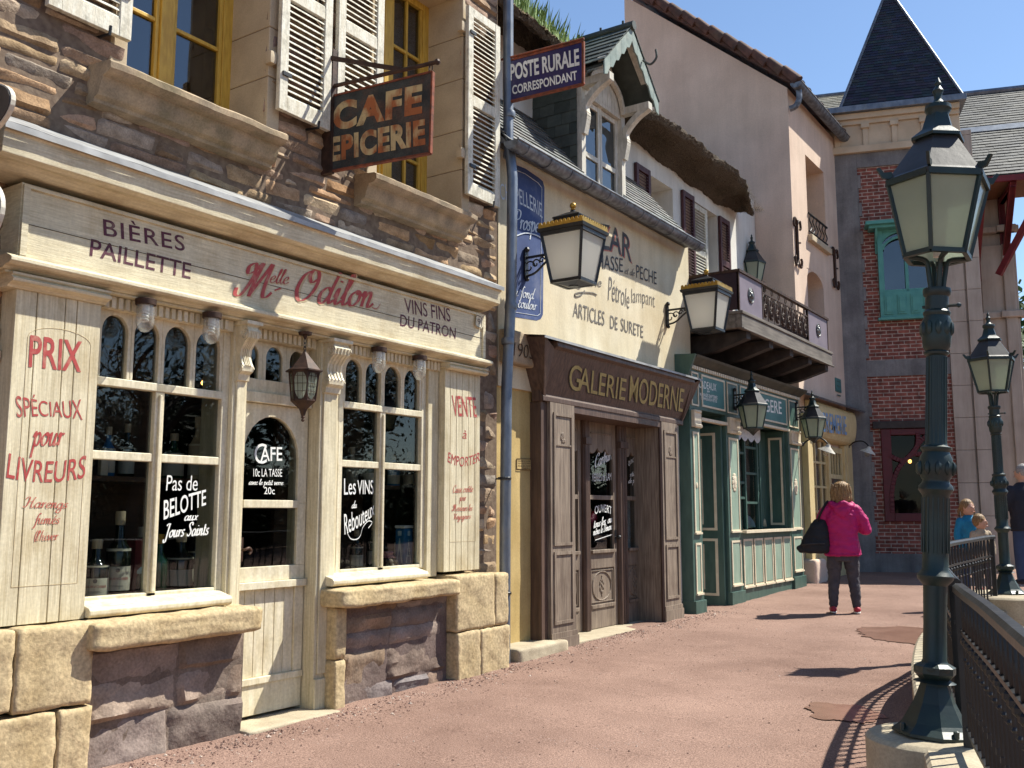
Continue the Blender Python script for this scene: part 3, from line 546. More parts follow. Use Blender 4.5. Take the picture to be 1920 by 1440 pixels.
def sill(y0, y1):
    p = [(-5.3, 0, 4.085), (-4.975, 0, 4.052), (-4.955, 0, 4.036), (-4.957, 0, 4.0), (-4.985, 0, 3.978), (-5.035, 0, 3.972), (-5.045, 0, 3.945), (-5.06, 0, 3.90), (-5.078, 0, 3.868), (-5.115, 0, 3.852), (-5.12, 0, 3.83), (-5.2, 0, 3.82), (-5.3, 0, 3.82)]
    m = MB()
    ny = 26
    def fn(u, v):
        i = u*(len(p)-1); k = min(int(i), len(p)-2); t = i-k; a = V(p[k])*(1-t)+V(p[k+1])*t; y = y0+(y1-y0)*v
        e = noise.noise(V((a.x*6, y*5, a.z*6)))*.006+noise.noise(V((a.x*30, y*20, a.z*30)))*.003
        ed = .012*max(0, 1-min(v, 1-v)*ny*.8)
        return (a.x+e-ed*.6, y+noise.noise(V((a.z*20, v*3, 1)))*.008, a.z+e*.6)
    m.grid(fn, 36, ny)
    for yy in (y0, y1): m.poly([(a[0]-.01, yy, a[2]) for a in (p if yy == y0 else p[::-1])])
    m.build('window_sill', M['sillstone'], cafe, smooth=True, auto=38)
sill(3.12, 4.5); sill(5.42, 6.76)
def shutter(y0, y1, z0=4.29, z1=6.12, mat='shutter', X=-5.145, th=.04, parent=None, name='shutter', rail=.085, slat=.045, mid=True):
    m = MB(); st = .08*(y1-y0)/.52; zm = (z0+z1)/2
    m.box(X, X+th, y0, y0+st, z0, z1); m.box(X, X+th, y1-st, y1, z0, z1)
    rs = [(z0, z0+rail*1.3), (z1-rail, z1)]+([(zm-rail*.55, zm+rail*.55)] if mid else [])
    for a, b in rs: m.box(X+.002, X+th-.002, y0+st, y1-st, a, b)
    fields = [(z0+rail*1.3, zm-rail*.55), (zm+rail*.55, z1-rail)] if mid else [(z0+rail*1.3, z1-rail)]
    for a, b in fields:
        n = int((b-a)/slat)
        for k in range(n):
            z = a+(k+.5)*(b-a)/n; h = (b-a)/n*.52
            m.hexa([(X+.004, y0+st, z+h*.1), (X+th-.006, y0+st, z-h), (X+th-.006, y1-st, z-h), (X+.004, y1-st, z+h*.1), (X+.004, y0+st, z+h*.1+.012), (X+th-.006, y0+st, z-h+.012), (X+th-.006, y1-st, z-h+.012), (X+.004, y1-st, z+h*.1+.012)])
    return m.build(name, M[mat], parent, bevel=.003, seg=1)
for a, b in ((2.80, 3.335), (4.535, 5.05), (5.115, 5.64), (6.80, 7.315)):
    so = shutter(a, b, parent=cafe)
    h = MB()
    for z in (4.55, 5.85): h.box(-5.104, -5.09, a+.02 if a in (4.535, 6.80) else b-.10, a+.10 if a in (4.535, 6.80) else b-.02, z, z+.03)
    h.tube([(-5.2, (a+b)/2+.1, 4.27), (-5.07, (a+b)/2+.1, 4.255), (-5.065, (a+b)/2+.1, 4.305)], .010, 6)
    h.build('shutter_fitting', M['iron'], so)
# shutter hinge blocks
for a in (4.515, 6.78):
    for z in (4.62, 5.85): hb = MB(); roughbox(hb, -5.2, -5.13, a-.05, a+.012, z, z+.10, amp=.004, rnd=.012); hb.build('hinge_stone', M['quoin'], cafe, smooth=True, auto=50)
# ---- shopfront: cornice, fascia, mouldings
c = MB(); y0, y1 = 2.46, 6.93
c.prism([(-5.2, y0, 3.20), (-4.985, y0, 3.20), (-4.965, y0, 3.165+.04), (-4.90, y0, 3.235), (-4.87, y0, 3.235), (-4.835, y0, 3.25), (-4.825, y0, 3.355), (-4.815, y0, 3.365), (-4.81, y0, 3.395), (-5.2, y0, 3.43)], (0, y1-y0, 0))
c.build('cornice', M['cream_h'], cafe, bevel=.003)
FLZ = 3.60
l = MB(); l.grid(lambda u, v: (-4.795-(.41)*v, y0-.01+(y1-y0+.02)*u, 3.40+(FLZ-3.40)*v+.006*noise.noise(V((u*20, v*2, 0)))), 80, 4); l.grid(lambda u, v: (-4.795+.001*math.sin(u*90), y0-.01+(y1-y0+.02)*u, 3.365+.035*v), 80, 1)
l.build('lead_flashing', M['lead'], cafe, smooth=True, auto=40)
f = MB(); f.box(-5.2, -4.99, 2.66, 6.905, 2.72, 3.17)
fas = f.build('fascia', M['cream_h'], cafe, bevel=.003)
g = MB(); g.box(-4.99, -4.9885, 2.72, 6.86, 2.945, 2.9485)
for z in (2.76, 3.15): g.box(-4.989, -4.975, 2.665, 6.90, z-.008, z+.008)
g.box(-4.989, -4.972, 2.664, 2.70, 2.769, 3.141); g.box(-4.989, -4.972, 6.865, 6.901, 2.769, 3.141)
MB.build(g, 'fascia_joint', [M['cream_h']], fas)
gj = MB(); gj.box(-4.991, -4.9875, 2.70, 6.865, 2.945, 2.9485); gj.build('board_joint', M['plank_gap'], fas)
a = MB(); ya, yb = 2.60, 6.97
a.prism([(-5.25, ya, 2.69), (-5.02, ya, 2.69), (-4.995, ya, 2.705), (-4.955, ya, 2.71), (-4.935, ya, 2.722), (-4.935, ya, 2.742), (-4.96, ya, 2.755), (-4.985, ya, 2.765), (-5.25, ya, 2.765)], (0, yb-ya, 0))
a.prism([(-5.6, ya+.02, 2.675), (-5.03, ya+.02, 2.675), (-5.03, ya+.02, 2.689), (-5.6, ya+.02, 2.689)], (0, yb-ya-.04, 0))
a.build('architrave', M['cream_h'], cafe, bevel=.003)
T = MB(); XF = -4.9896
wtext(T, 'BIÈRES', XF, (194.3,441.7), (346.7,471.7), (192.3,402), bold=.008, space=1.12)
wtext(T, 'PAILLETTE', XF, (167.7,479.3), (356.7,523.3), (170.7,447.3), bold=.008)
T.build('lettering', M['burg'], fas)
T = MB(); wtext(T, 'VINS FINS', XF, (759.4,586), (844.9,603.8), (757.5,558.8), bold=.005); wtext(T, 'DU PATRON', XF, (750,611), (853.9,635.6), (750.8,588.8), bold=.005)
T.build('lettering', M['burg'], fas)
def odilon(m, dx=(0,0), lift=.004, wt=.2, thin=.035):
    for s, bl, br, tl, w_ in (('M', (436,553), (512,560), (440,484), wt*1.15), ('elle', (505,530), (541,533), (507,501), wt*.9), ('Odilon', (551,563), (700,577), (556,498), wt*1.2)):
        wtext(m, s, XF, bl, br, tl, script=True, wt=w_*.98, thin=thin, capx=(0, 2.12), lift=lift, dx=dx)
    P = [hx(x+dx[0], y+dx[1], XF) for x, y in ((514,543),(526,539),(527,541.5),(515,546))]; m.poly([p+V((lift, 0, 0)) for p in P])
    P = spline([hx(x+dx[0], y+dx[1], XF)+V((lift, 0, 0)) for x, y in ((697,576),(704,579),(709,576),(713,569))], 5)
    for i in range(len(P)-1): m.poly([P[i]+V((0,0,.004)), P[i+1]+V((0,0,.003)), P[i+1]-V((0,0,.003)), P[i]-V((0,0,.004))])
T = MB(); odilon(T, (1.6, 1.6), .0006, .2, .05); T.build('lettering_shadow', M['tan'], fas)
T = MB(); odilon(T, (0, 0), .0024, .17, .022); T.build('lettering', M['red'], fas)
n = MB(); n.prism([hx(x, y, -4.975) for x, y in ((892,592),(895,589.5),(902,593),(904.5,597),(904.5,612),(902,616),(894,613.5),(891,610))], (.006, 0, 0)); no = n.build('number_plate', M['cream_frame'], fas)
T = MB(); wtext(T, '9', -4.968, (895.3,608), (901,609.5), (895.3,597), bold=0)
P = [hx(x, y, -4.966) for x, y in ((892.5,593.5),(895.5,591),(901.5,594),(903.5,597.5),(903.5,611),(901.5,614.5),(894.5,612),(892,609))]
for i in range(8): T.tube([P[i], P[(i+1) % 8]], .0022, 4)
T.build('lettering', M['greypaint'], no)
# dentil frieze under the architrave
d = MB(); y = 3.22
d.box(-5.2, -5.10, 3.22, 4.20, 2.601, 2.674); d.box(-5.25, -5.16, 4.345, 5.02, 2.601, 2.674); d.box(-5.2, -5.10, 5.29, 6.42, 2.601, 2.674)
for a_, b_, X in ((3.24, 4.19, -5.10), (4.36, 5.02, -5.16), (5.30, 6.41, -5.10)):
    k = int((b_-a_)/.046)
    for i in range(k): d.box(X, X+.022, a_+i*.046, a_+i*.046+.027, 2.604, 2.671)
d.build('dentil_frieze', M['cream_frame'], cafe)
# painted plank pilasters with signs
def planks(y0, y1, z0, z1, cuts, X=-5.05):
    m = MB(); ys = [y0]+cuts+[y1]
    for i in range(len(ys)-1): m.box(-5.2, X+random.uniform(-.0004, .0004), ys[i]+.0025, ys[i+1]-.0025, z0, z1)
    m.box(-5.2, X-.012, y0+.004, y1-.004, z0+.002, z1-.002)
    return m.build('painted_pilaster', M['cream_v'], cafe, bevel=.002, seg=1)
pl = planks(2.70, 3.205, .822, 2.60, [2.82, 2.985, 3.055]); pr = planks(6.42, 6.93, .915, 2.63, [6.50, 6.585, 6.665, 6.76, 6.85])
def capital(y0, y1, z0, z1):
    m = MB(); m.prism([(-5.2, y0, z1), (-4.985, y0, z1), (-4.985, y0, z1-.012), (-5.0, y0, z1-.022), (-4.975, y0, z1-.035), (-4.98, y0, z1-.05), (-5.02, y0, z1-.062), (-5.035, y0, z0), (-5.2, y0, z0)], (0, y1-y0, 0)); m.build('pilaster_capital', M['cream_h'], cafe, bevel=.002)
capital(2.64, 3.22, 2.60, 2.676); capital(6.40, 6.96, 2.63, 2.676)
T = MB(); XP = -5.0492
wtext(T, 'PRIX', XP, (53.3,688), (151.7,698), (56.7,628), bold=.016); pl2 = T
wtext(T, 'SPÉCIAUX', XP, (31.7,783), (155,788), (28.5,738), bold=0, warp=lambda u, q: (u, q*(.82+.36*abs(2*u-1)**1.5)+.10*(1-(2*u-1)**2)))
T.build('lettering', M['red'], pl)
T = MB(); wtext(T, 'pour', XP, (56,835), (121,835), (57,811), script=True, wt=.17, capx=(0, 1)); T.build('lettering', M['red'], pl)
T = MB(); wtext(T, 'LIVREURS', XP, (11,900), (158,900), (16,858), bold=.006, warp=lambda u, q: (u, q*(1.12-.12*(1-(2*u-1)**2))-.22*(1-(2*u-1)**2)+.1)); T.build('lettering', M['red'], pl)
T = MB(); wtext(T, 'Harengs', XP, (42,951), (128,953), (42,931), script=True, wt=.15, capx=(0, 2), thin=.03)
wtext(T, 'fumés', XP, (60,982), (113,982), (60,972), script=True, wt=.15, capx=(0, 1), thin=.03); wtext(T, "(l'hiver.", XP, (64,1014), (110,1012), (64,995), script=True, wt=.14, capx=(0, 2), thin=.03)
T.build('lettering', M['redthin'], pl)
def oval_frame(m, y0, y1, z0, z1, X, r=.0028):
    P = [V((X, y0, z0)), V((X, y1, z0)), V((X, y1, z1-.07))]+[V((X, (y0+y1)/2+(y1-y0)/2*math.cos(a), z1-.07+.07*math.sin(a))) for a in [PI*k/10 for k in range(1, 10)]]+[V((X, y0, z1-.07))]
    for i in range(len(P)): m.tube([P[i], P[(i+1) % len(P)]], r/2, 4)
T = MB(); oval_frame(T, 2.78, 3.15, 1.02, 2.42, XP); T.build('painted_line', M['tan'], pl); T = MB(); oval_frame(T, 6.50, 6.87, 1.16, 2.36, XP); T.build('painted_line', M['tan'], pr)
T = MB(); wtext(T, 'VENTE', XP, (849.3,780), (894.3,783), (846.7,741), bold=.006); wtext(T, 'à', XP, (867,822), (875,823), (867,806), bold=0, shear=.2)
wtext(T, 'EMPORTER', XP, (839,868), (899,866), (841,846), bold=0, warp=lambda u, q: (u, q*.85-.45*(1-(2*u-1)**2)+.1)); T.build('lettering', M['red'], pr)
T = MB()
for s, bl, br, tl, cp in (('Casse croûte', (849,924), (887,922), (849,910), (0, 2)), ('pour', (861,939), (874,938), (861,933), (0, 1)), ('Messieurs les', (847,958), (886,957), (847,946), (0, 2)), ('Voyageurs', (851,974), (883,972), (851,963), (0, 2))): wtext(T, s, XP, bl, br, tl, script=True, wt=.17, capx=cp, thin=.04)
T.build('lettering', M['redthin'], pr)
# door posts with scroll corbels
for a_, b_, zz in ((4.215, 4.338, .05), (5.02, 5.205, .02)):
    m = MB(); m.box(-5.42, -5.105, a_, b_, zz, 2.674); m.box(-5.105, -5.09, a_+.025, b_-.025, zz+.25, 2.30); m.box(-5.105, -5.085, a_, b_, zz, zz+.22)
    m.build('door_post', M['cream_v'], cafe, bevel=.006)
    k = MB(); ca, cb = a_+.0, b_-.0
    prof = [(-5.12, 2.644), (-4.985, 2.644), (-4.985, 2.62), (-5.0, 2.605), (-4.978, 2.575), (-4.985, 2.53), (-5.02, 2.50), (-5.05, 2.46), (-5.06, 2.41), (-5.045, 2.37), (-5.03, 2.345), (-5.035, 2.31), (-5.065, 2.29), (-5.07, 2.25), (-5.12, 2.24)]
    prof = [(x, z+.03) for x, z in prof]; k.prism([(x, ca+.015, z) for x, z in prof], (0, cb-ca-.03, 0))
    k.box(-5.12, -4.972, ca-.006, cb+.006, 2.648, 2.673)
    for sx in (ca+.012, cb-.012):       # volutes
        for (vx, vz, vr) in ((-5.018, 2.585, .043), (-5.058, 2.355, .026)):
            P = [V((vx+vr*(1-t/2.6/PI/2*1.0)*math.cos(t), sx, vz+vr*(1-t/2.6/PI/2)*math.sin(t))) for t in [i*.35 for i in range(40)]]
            k.tube(P, .006, 5)
    for i in range(4): k.tube([V((x+.004, ca+.04+i*(cb-ca-.08)/3, z)) for x, z in prof[4:11]], .005, 5)
    k.build('scroll_corbel', M['cream_frame'], cafe, bevel=.003)
# shop windows
def arched(m, y0, y1, z0, z1, zs, a0, a1, X0, X1):
    r_ = (a1-a0)/2; ym = (a0+a1)/2
    P = [(X0, y0, z0), (X0, a0, z0), (X0, a0, zs)]+[(X0, ym-r_*math.cos(PI*k/12), zs+r_*1.15*math.sin(PI*k/12)) for k in range(1, 12)]+[(X0, a1, zs), (X0, a1, z0), (X0, y1, z0), (X0, y1, z1), (X0, y0, z1)]
    m.prism(P, (X1-X0, 0, 0))
def shop_window(y0, y1, ym, z0, bars, zt, name='shop_window'):
    X0, X1 = -5.20, -5.14
    m = MB(); m.box(X0, X1, y0, y0+.05, z0, 2.605); m.box(X0, X1, y1-.055, y1, z0, 2.605); m.box(X0, X1, ym-.032, ym+.032, z0, zt); m.box(X0, X1, y0+.05, y1-.055, z0, z0+.03)
    m.box(X1, X1+.018, ym-.012, ym+.012, z0+.03, zt-.02)
    for z in bars:
        for a_, b_ in ((y0+.05, ym-.032), (ym+.032, y1-.055)): m.box(X0+.004, X1-.004, a_, b_, z-.026, z+.026)
    m.box(X0, X1+.006, y0+.05, y1-.055, zt-.001, zt+.05)
    for a_, b_ in ((y0+.05, ym), (ym, y1-.055)):
        h = (a_+b_)/2
        for p, q in ((a_, h), (h, b_)): arched(m, p, q, zt+.05, 2.605, 2.578-1.15*((q-p)/2-.022), p+.022, q-.022, X0+.003, X1-.006)
    o = m.build(name, M['cream_frame'], cafe, bevel=.005)
    g_ = MB(); g_.box(X0+.02, X0+.024, y0+.04, y1-.04, z0+.02, 2.60); g_.build('pane', M['glass'], o)
    return o
zb = hx(300, 859, -5.15).z; zt = 2.148
sw1 = shop_window(3.205, 4.215, 3.69, .90, [zb], zt); sw2 = shop_window(5.25, 6.28, 5.745, .955, [hx(700, 872, -5.15).z], 2.195)
XG = -5.172
T = MB(); wtext(T, 'Pas de', XG, (311,920), (370,920), (312,891), script=False, bold=0, shear=.08)
wtext(T, 'BELOTTE', XG, (306.7,975), (386,947), (307,942), bold=.012, warp=lambda u, q: (u, q*(1.12-.18*u)))
wtext(T, 'aux', XG, (345,976), (372,975), (345,967), script=True, wt=.22, capx=(0, 1)); wtext(T, 'Jours Saints', XG, (304.4,1008), (392,1002), (305,983), script=True, wt=.22, capx=(0, 2), thin=.05)
T.build('lettering', M['whitepaint'], sw1)
T = MB(); wtext(T, 'Les', XG, (645,928), (667,927), (645,897), bold=.004); wtext(T, 'VINS', XG, (670,927), (700,926.5), (670,900), bold=.004)
wtext(T, 'du', XG, (659,953), (669,952), (659,945), script=True, wt=.22, capx=(0, 1.2))
wtext(T, 'Rebouteux', XG, (646,1003), (702,965), (645,972), bold=.006, warp=lambda u, q: (u, q*(1.25-.35*u)-.12*math.sin(PI*u)))
P = spline([hx(x, y, XG)+V((.004, 0, 0)) for x, y in ((650,998),(657,1010),(668,1011),(675,1004),(680,988),(690,977),(697,980),(690,990))], 6)
for i in range(len(P)-1): T.poly([P[i]+V((0,0,.004)), P[i+1]+V((0,0,.004)), P[i+1]-V((0,0,.004)), P[i]-V((0,0,.004))])
T.build('lettering', M['whitepaint'], sw2)
def ledge(y0, y1, z):
    m = MB(); m.prism([(-5.22, y0, z-.075), (-5.02, y0, z-.075), (-5.005, y0, z-.06), (-5.005, y0, z-.035), (-5.02, y0, z-.02), (-5.14, y0, z+.01), (-5.22, y0, z+.01)], (0, y1-y0, 0)); m.build('window_ledge', M['cream_frame'], cafe, bevel=.006)
ledge(3.208, 4.20, .90); ledge(5.10, 6.18, .955)
# side filler between right window and right pilaster
for q_ in ((-5.2, -5.115, 6.28, 6.415, .88, 2.605), (-5.2, -5.14, 5.207, 5.248, .94, 2.605)): m = MB(); m.box(*q_); m.build('jamb_board', M['cream_v'], cafe, bevel=.004)
# stone sills, plinths, piers
m = MB(); roughbox(m, -5.3, -4.86, 3.15, 4.335, .655, .815, .013, .035, .035, 6, 1); m.build('stone_ledge', M['sandstone'], cafe, smooth=True)
m = MB(); roughbox(m, -5.3, -4.86, 5.06, 6.42, .735, .865, .012, .035, .03, 6, 2); m.build('stone_ledge', M['sandstone'], cafe, smooth=True)
P2 = [(.29,.22,.178),(.26,.19,.153),(.31,.24,.19),(.24,.178,.142)]
m = MB(); stones(m, 3.2, 4.33, -.05, .655, -5.03, P2, rh=(.17, .30), ln=(.35, .8), dep=.022, rough=.022, gap=.0005); m.col = (.18,.135,.108); m.box(-5.5, -5.035, 3.2, 4.325, -.1, .655); m.build('plinth_wall', M['redstone'], cafe, smooth=True, auto=50)
m = MB(); stones(m, 5.22, 6.45, -.05, .735, -5.03, P2, rh=(.15, .28), ln=(.3, .7), dep=.022, rough=.022, gap=.0005); m.col = (.17,.125,.11); m.box(-5.5, -5.035, 5.215, 6.45, -.1, .735); m.build('plinth_wall', M['redstone'], cafe, smooth=True, auto=50)
m = MB(); roughbox(m, -5.2, -4.99, 5.12, 5.235, -.05, .36, .008, .05, .02, 6, 3); roughbox(m, -5.2, -4.99, 5.12, 5.235, .365, .73, .008, .05, .02, 6, 4); m.build('jamb_stone', M['sandstone'], cafe, smooth=True)
def pier(blocks, seed):
    m = MB()
    for i, b in enumerate(blocks): roughbox(m, *b, .010, .032, .016, 7, seed+i)
    m.build('stone_pier', M['sandstone'], cafe, smooth=True)
pier([(-5.3, -4.93, 2.2, 2.76, .40, .815), (-5.3, -4.93, 2.765, 3.20, .38, .815), (-5.3, -4.93, 2.2, 3.01, -.1, .375), (-5.3, -4.93, 3.018, 3.21, -.1, .37)], 11)
pier([(-5.3, -4.93, 6.45, 7.0, .43, .885), (-5.3, -4.93, 7.005, 7.21, .43, .875), (-5.3, -4.92, 6.46, 6.78, .0-.03, .425), (-5.3, -4.92, 6.785, 7.215, -.03, .425)], 21)
# door, transom and step
XD = -5.215; dy0, dy1 = 4.345, 5.012
m = MB(); zd = [.055, .12, .42, .84, .90, .945]
arched(m, dy0, dy1, hx(510, 943, XD).z, 2.16, 1.785, 4.42, 4.926, XD-.045, XD)
zbar = hx(510, 943, XD).z; zlow = hx(500, 1062, XD).z
m.box(XD-.045, XD, dy0, 4.43, zlow, zbar); m.box(XD-.045, XD, 4.93, dy1, zlow, zbar); m.box(XD-.04, XD+.008, 4.43, 4.93, zbar-.035, zbar+.02)
m.box(XD-.045, XD, dy0, dy1, zlow-.10, zlow); m.box(XD-.045, XD+.03, dy0, dy1, zlow-.15, zlow-.10)
m.box(XD-.045, XD, 4.93, dy1, .30, zlow-.15); m.box(XD-.045, XD, dy0, 4.40, .30, zlow-.15); m.box(XD-.045, XD+.012, dy0, dy1, .255, .30); m.box(XD-.045, XD-.003, dy0, dy1, .055, .255)
for i in range(6): y = 4.40+i*.0885; m.box(XD-.04, XD-.016, y+.002, y+.0865, .30, zlow-.15)
door = m.build('door', M['cream_frame'], cafe, bevel=.004)
g = MB(); g.box(XD-.026, XD-.022, 4.40, 4.96, zlow-.02, 2.14); g.build('pane', M['glass'], door)
h = MB(); h.tube(spline([(XD+.0, 4.42, 1.16), (XD+.05, 4.42, 1.16), (XD+.055, 4.45, 1.17), (XD+.05, 4.475, 1.15), (XD+.05, 4.46, 1.13)], 5), .009, 8); h.box(XD-.001, XD+.008, 4.40, 4.44, 1.08, 1.24); h.build('handle', M['brown_iron'], door)
XG = XD-.02; T = MB()
wtext(T, 'C', XG, (477,870), (500,869), (477,832), bold=.0); wtext(T, 'AFE', XG, (488,864.5), (529,864), (488,838), bold=.01)
wtext(T, '10c LA TASSE', XG, (475,893.6), (528.7,894), (475,878.5), bold=.004); wtext(T, 'avec le petit verre', XG, (466,908.6), (531,909.5), (466,898), script=True, wt=.2, capx=(0, 2), thin=.05); wtext(T, '20c', XG, (495,926.5), (515,927), (495,913), bold=.004)
T.build('lettering', M['whitepaint'], door)
m = MB(); z0 = 2.22
for i in range(3):
    a_ = dy0+(dy1-dy0)*i/3; b_ = dy0+(dy1-dy0)*(i+1)/3; arched(m, a_, b_, 2.33, 2.60, 2.49, a_+.035, b_-.035, XD-.05, XD-.01)
m.box(XD-.05, XD+.01, dy0, dy1, 2.236, 2.33); m.box(XD-.05, XD+.035, dy0, dy1, 2.163, 2.235)
tr = m.build('transom_window', M['cream_frame'], cafe, bevel=.004)
g = MB(); g.box(XD-.03, XD-.026, dy0+.02, dy1-.02, 2.31, 2.59); g.build('pane', M['glass'], tr)
m = MB(); roughbox(m, -5.5, -4.92, 4.3, 5.12, -.06, .035, .006, .05, .015, 6, 31); m.build('doorstep', M['paleconc'], cafe, smooth=True)
# shop interior
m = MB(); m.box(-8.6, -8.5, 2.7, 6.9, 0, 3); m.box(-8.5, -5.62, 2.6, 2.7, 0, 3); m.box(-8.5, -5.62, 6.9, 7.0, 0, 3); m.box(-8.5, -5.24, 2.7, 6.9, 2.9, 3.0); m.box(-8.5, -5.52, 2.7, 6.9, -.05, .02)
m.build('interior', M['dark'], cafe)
m = MB()
for y0_, y1_ in ((3.22, 4.2), (5.26, 6.26)):
    m.box(-5.75, -5.205, y0_, y1_, .84, .90); m.box(-5.80, -5.40, y0_, y1_, 1.60, 1.63); m.box(-5.86, -5.82, y0_, y1_, .4, 2.5)
m.build('display_shelf', M['shelf'], cafe)
# ---------------------------------------------------------------- things in and on the cafe
def bottle(x, y, z, h, r, mat, label, lab='paper', capm='ceramic', words=None, neck=.62):
    t = empty('bottle', (x, y, z), label, 'bottle', 'bottles in the cafe window')
    m = MB(); m.lathe([(r*.93, 0), (r, .01), (r, h*.52), (r*.93, h*.57), (r*.62, h*.64), (r*.36, h*.72), (r*.32, h*.98), (r*.38, h*.99), (r*.38, h)], (x, y, z), 20); m.build('glass_body', M[mat], t, smooth=True, auto=40)
    if lab: m = MB(); m.lathe([(r*1.012, h*.07), (r*1.012, h*.36)], (x, y, z), 20); m.lathe([(r*1.0, h*.545), (r*.99, h*.575)], (x, y, z), 20); m.build('paper_label', M['label'], t, smooth=True, auto=40)
    m = MB(); m.lathe([(r*.40, h*.86), (r*.42, h*.99), (r*.40, h*1.03)], (x, y, z), 14); m.build('cap', M[capm], t, smooth=True, auto=40)
    if words:
        m = MB(); d = V((0-x, 0-y, 0)).normalized(); s = V((-d.y, d.x, 0)); c = V((x, y, z))
        for wd, zz, hh, ww, red in words:
            vf = font_mesh(wd, .01); x0 = min(v.x for v in vf[0]); x1 = max(v.x for v in vf[0]); b = len(m.v); m.mi = red
            for v in vf[0]:
                a = ((v.x-x0)/(x1-x0)-.5)*ww; m.v.append(c+(d*math.cos(a)+s*math.sin(a))*(r*1.03)+V((0, 0, h*zz+(v.y)*hh)))
            for f in vf[1]: m.face([b+i for i in f])
        m.lathe([(1e-4, -.001), (.014, 0), (1e-4, .001)], c+d*(r*1.02)+V((0, 0, h*.315)), 6, M=Matrix.Rotation(math.atan2(d.y, d.x), 3, 'Z') @ Matrix.Rotation(PI/2, 3, 'Y'))
        m.build('label_print', [M['greypaint'], M['red']], t)
    return t
p = hx(219, 1105, -5.40); bottle(-5.40, p.y, .90, .50, .072, 'bottle', 'tall dark cognac bottle with a cream label behind the left cafe window', words=[('COURVOISIER', .20, .022, 1.9, 1), ('COGNAC', .115, .016, 1.0, 0)])
p = hx(183, 1110, -5.33); bottle(-5.33, p.y-.02, .90, .34, .074, 'bottle', 'squat dark cognac bottle cut off by the left edge of the cafe window', words=[('COURVOISIER', .20, .02, 1.9, 1), ('COGNAC', .12, .015, 1.0, 0)])
p = hx(297, 1100, -5.36); bottle(-5.36, p.y, .90, .36, .055, 'bottleg', 'green bottle with white grapes beside the window mullion', lab=None, capm='gold')
p = hx(337, 1080, -5.55); bottle(-5.55, p.y, .90, .36, .085, 'bottle', 'wide dark bottle with a pale label below the belotte lettering')
p = hx(372, 800, -5.55); bottle(-5.55, p.y, 1.632, .42, .06, 'ceramic', 'beige stoneware bottle with a handle on the upper window shelf')
p = hx(328, 800, -5.6); bottle(-5.6, p.y, 1.632, .30, .07, 'bottleg', 'short green bottle on the upper shelf beside the stoneware bottle')
p = hx(695, 800, -5.55); bottle(-5.55, p.y, 1.632, .28, .05, 'bottleg', 'clear green bottle on the upper shelf of the right cafe window')
p = hx(740, 800, -5.55); bottle(-5.55, p.y, 1.632, .26, .055, 'tin', 'blue bottle on the upper shelf of the right cafe window')
for px, py, X, z_, h_, r_, mt, lb_, lab_ in (
    (205, 800, -5.50, 1.632, .30, .045, 'tin', 'slim blue bottle on the upper shelf nearest the left window jamb', 'paper'), (240, 800, -5.62, 1.632, .34, .05, 'bottle', 'dark bottle on the upper shelf left of the window mullion', 'paper'),
    (262, 1050, -5.66, .90, .40, .05, 'bottleg', 'green bottle half hidden behind the red carton', None), (365, 1070, -5.66, .90, .42, .05, 'bottle', 'dark bottle against the right jamb of the left cafe window', 'paper'),
    (662, 800, -5.60, 1.632, .30, .05, 'ceramic', 'cream jug shaped bottle at the left end of the right window shelf', None), (768, 800, -5.60, 1.632, .30, .05, 'bottle', 'dark bottle at the right end of the right window shelf', 'paper'),
    (668, 1050, -5.55, .955, .30, .055, 'bottle', 'dark bottle below the vins lettering of the right cafe window', 'paper'), (700, 1050, -5.62, .955, .36, .05, 'bottleg', 'green bottle beside the mullion of the right cafe window', 'paper')):
    p = hx(px, py, X); bottle(X, p.y, z_, h_, r_, mt, lb_, lab=lab_)
def carton(x, y, z, w_, d_, h_, mat, label, name='carton', cat='box'):
    m = MB(); m.box(x-d_/2, x+d_/2, y-w_/2, y+w_/2, z, z+h_); return tag(m.build(name, M[mat], None, bevel=.004), label, cat)
p = hx(252, 1070, -5.58); carton(-5.58, p.y+.03, .90, .13, .10, .34, 'redbox', 'red carton standing behind the tall cognac bottle')
carton(-5.45, hx(195, 835, -5.45).y, 1.632, .05, .04, .13, 'label', 'small white card bottle shape on the upper shelf', 'card_sign', 'sign')
def tin(x, y, z):
    t = empty('biscuit_tin', (x, y, z), 'tall blue biscuit tin with a tower print in the right cafe window', 'tin')
    m = MB(); m.box(x-.05, x+.05, y-.055, y+.055, z, z+.32); m.build('tin_body', M['tin'], t, bevel=.008)
    m = MB(); m.box(x-.053, x+.053, y-.058, y+.058, z+.322, z+.345); m.build('lid', M['whitepaint'], t, bevel=.004)
    m = MB(); X = x+.0515
    m.poly([(X, y-.035, z+.04), (X, y-.02, z+.04), (X, y-.004, z+.17), (X, y, z+.20), (X, y+.004, z+.17), (X, y+.02, z+.04), (X, y+.035, z+.04), (X, y+.008, z+.17), (X, y, z+.24), (X, y-.008, z+.17)]); m.box(X, X+.001, y-.025, y+.025, z+.09, z+.10); m.box(X, X+.001, y-.015, y+.015, z+.26, z+.30)
    Y = y-.0565
    m.poly([(x+.035, Y, z+.04), (x+.004, Y, z+.24), (x-.004, Y, z+.24), (x-.035, Y, z+.04), (x-.02, Y, z+.04), (x, Y, z+.16), (x+.02, Y, z+.04)]); m.box(x-.02, x+.02, Y-.001, Y, z+.26, z+.30)
    m.build('tower_print', M['tinw'], t)
p = hx(757, 1055, -5.32); tin(-5.32, p.y, .955)
p = hx(727, 1050, -5.36)
t = empty('jam_jar', (-5.36, p.y, .955), 'dark jam jar with a pink cloth top beside the blue tin', 'jar')
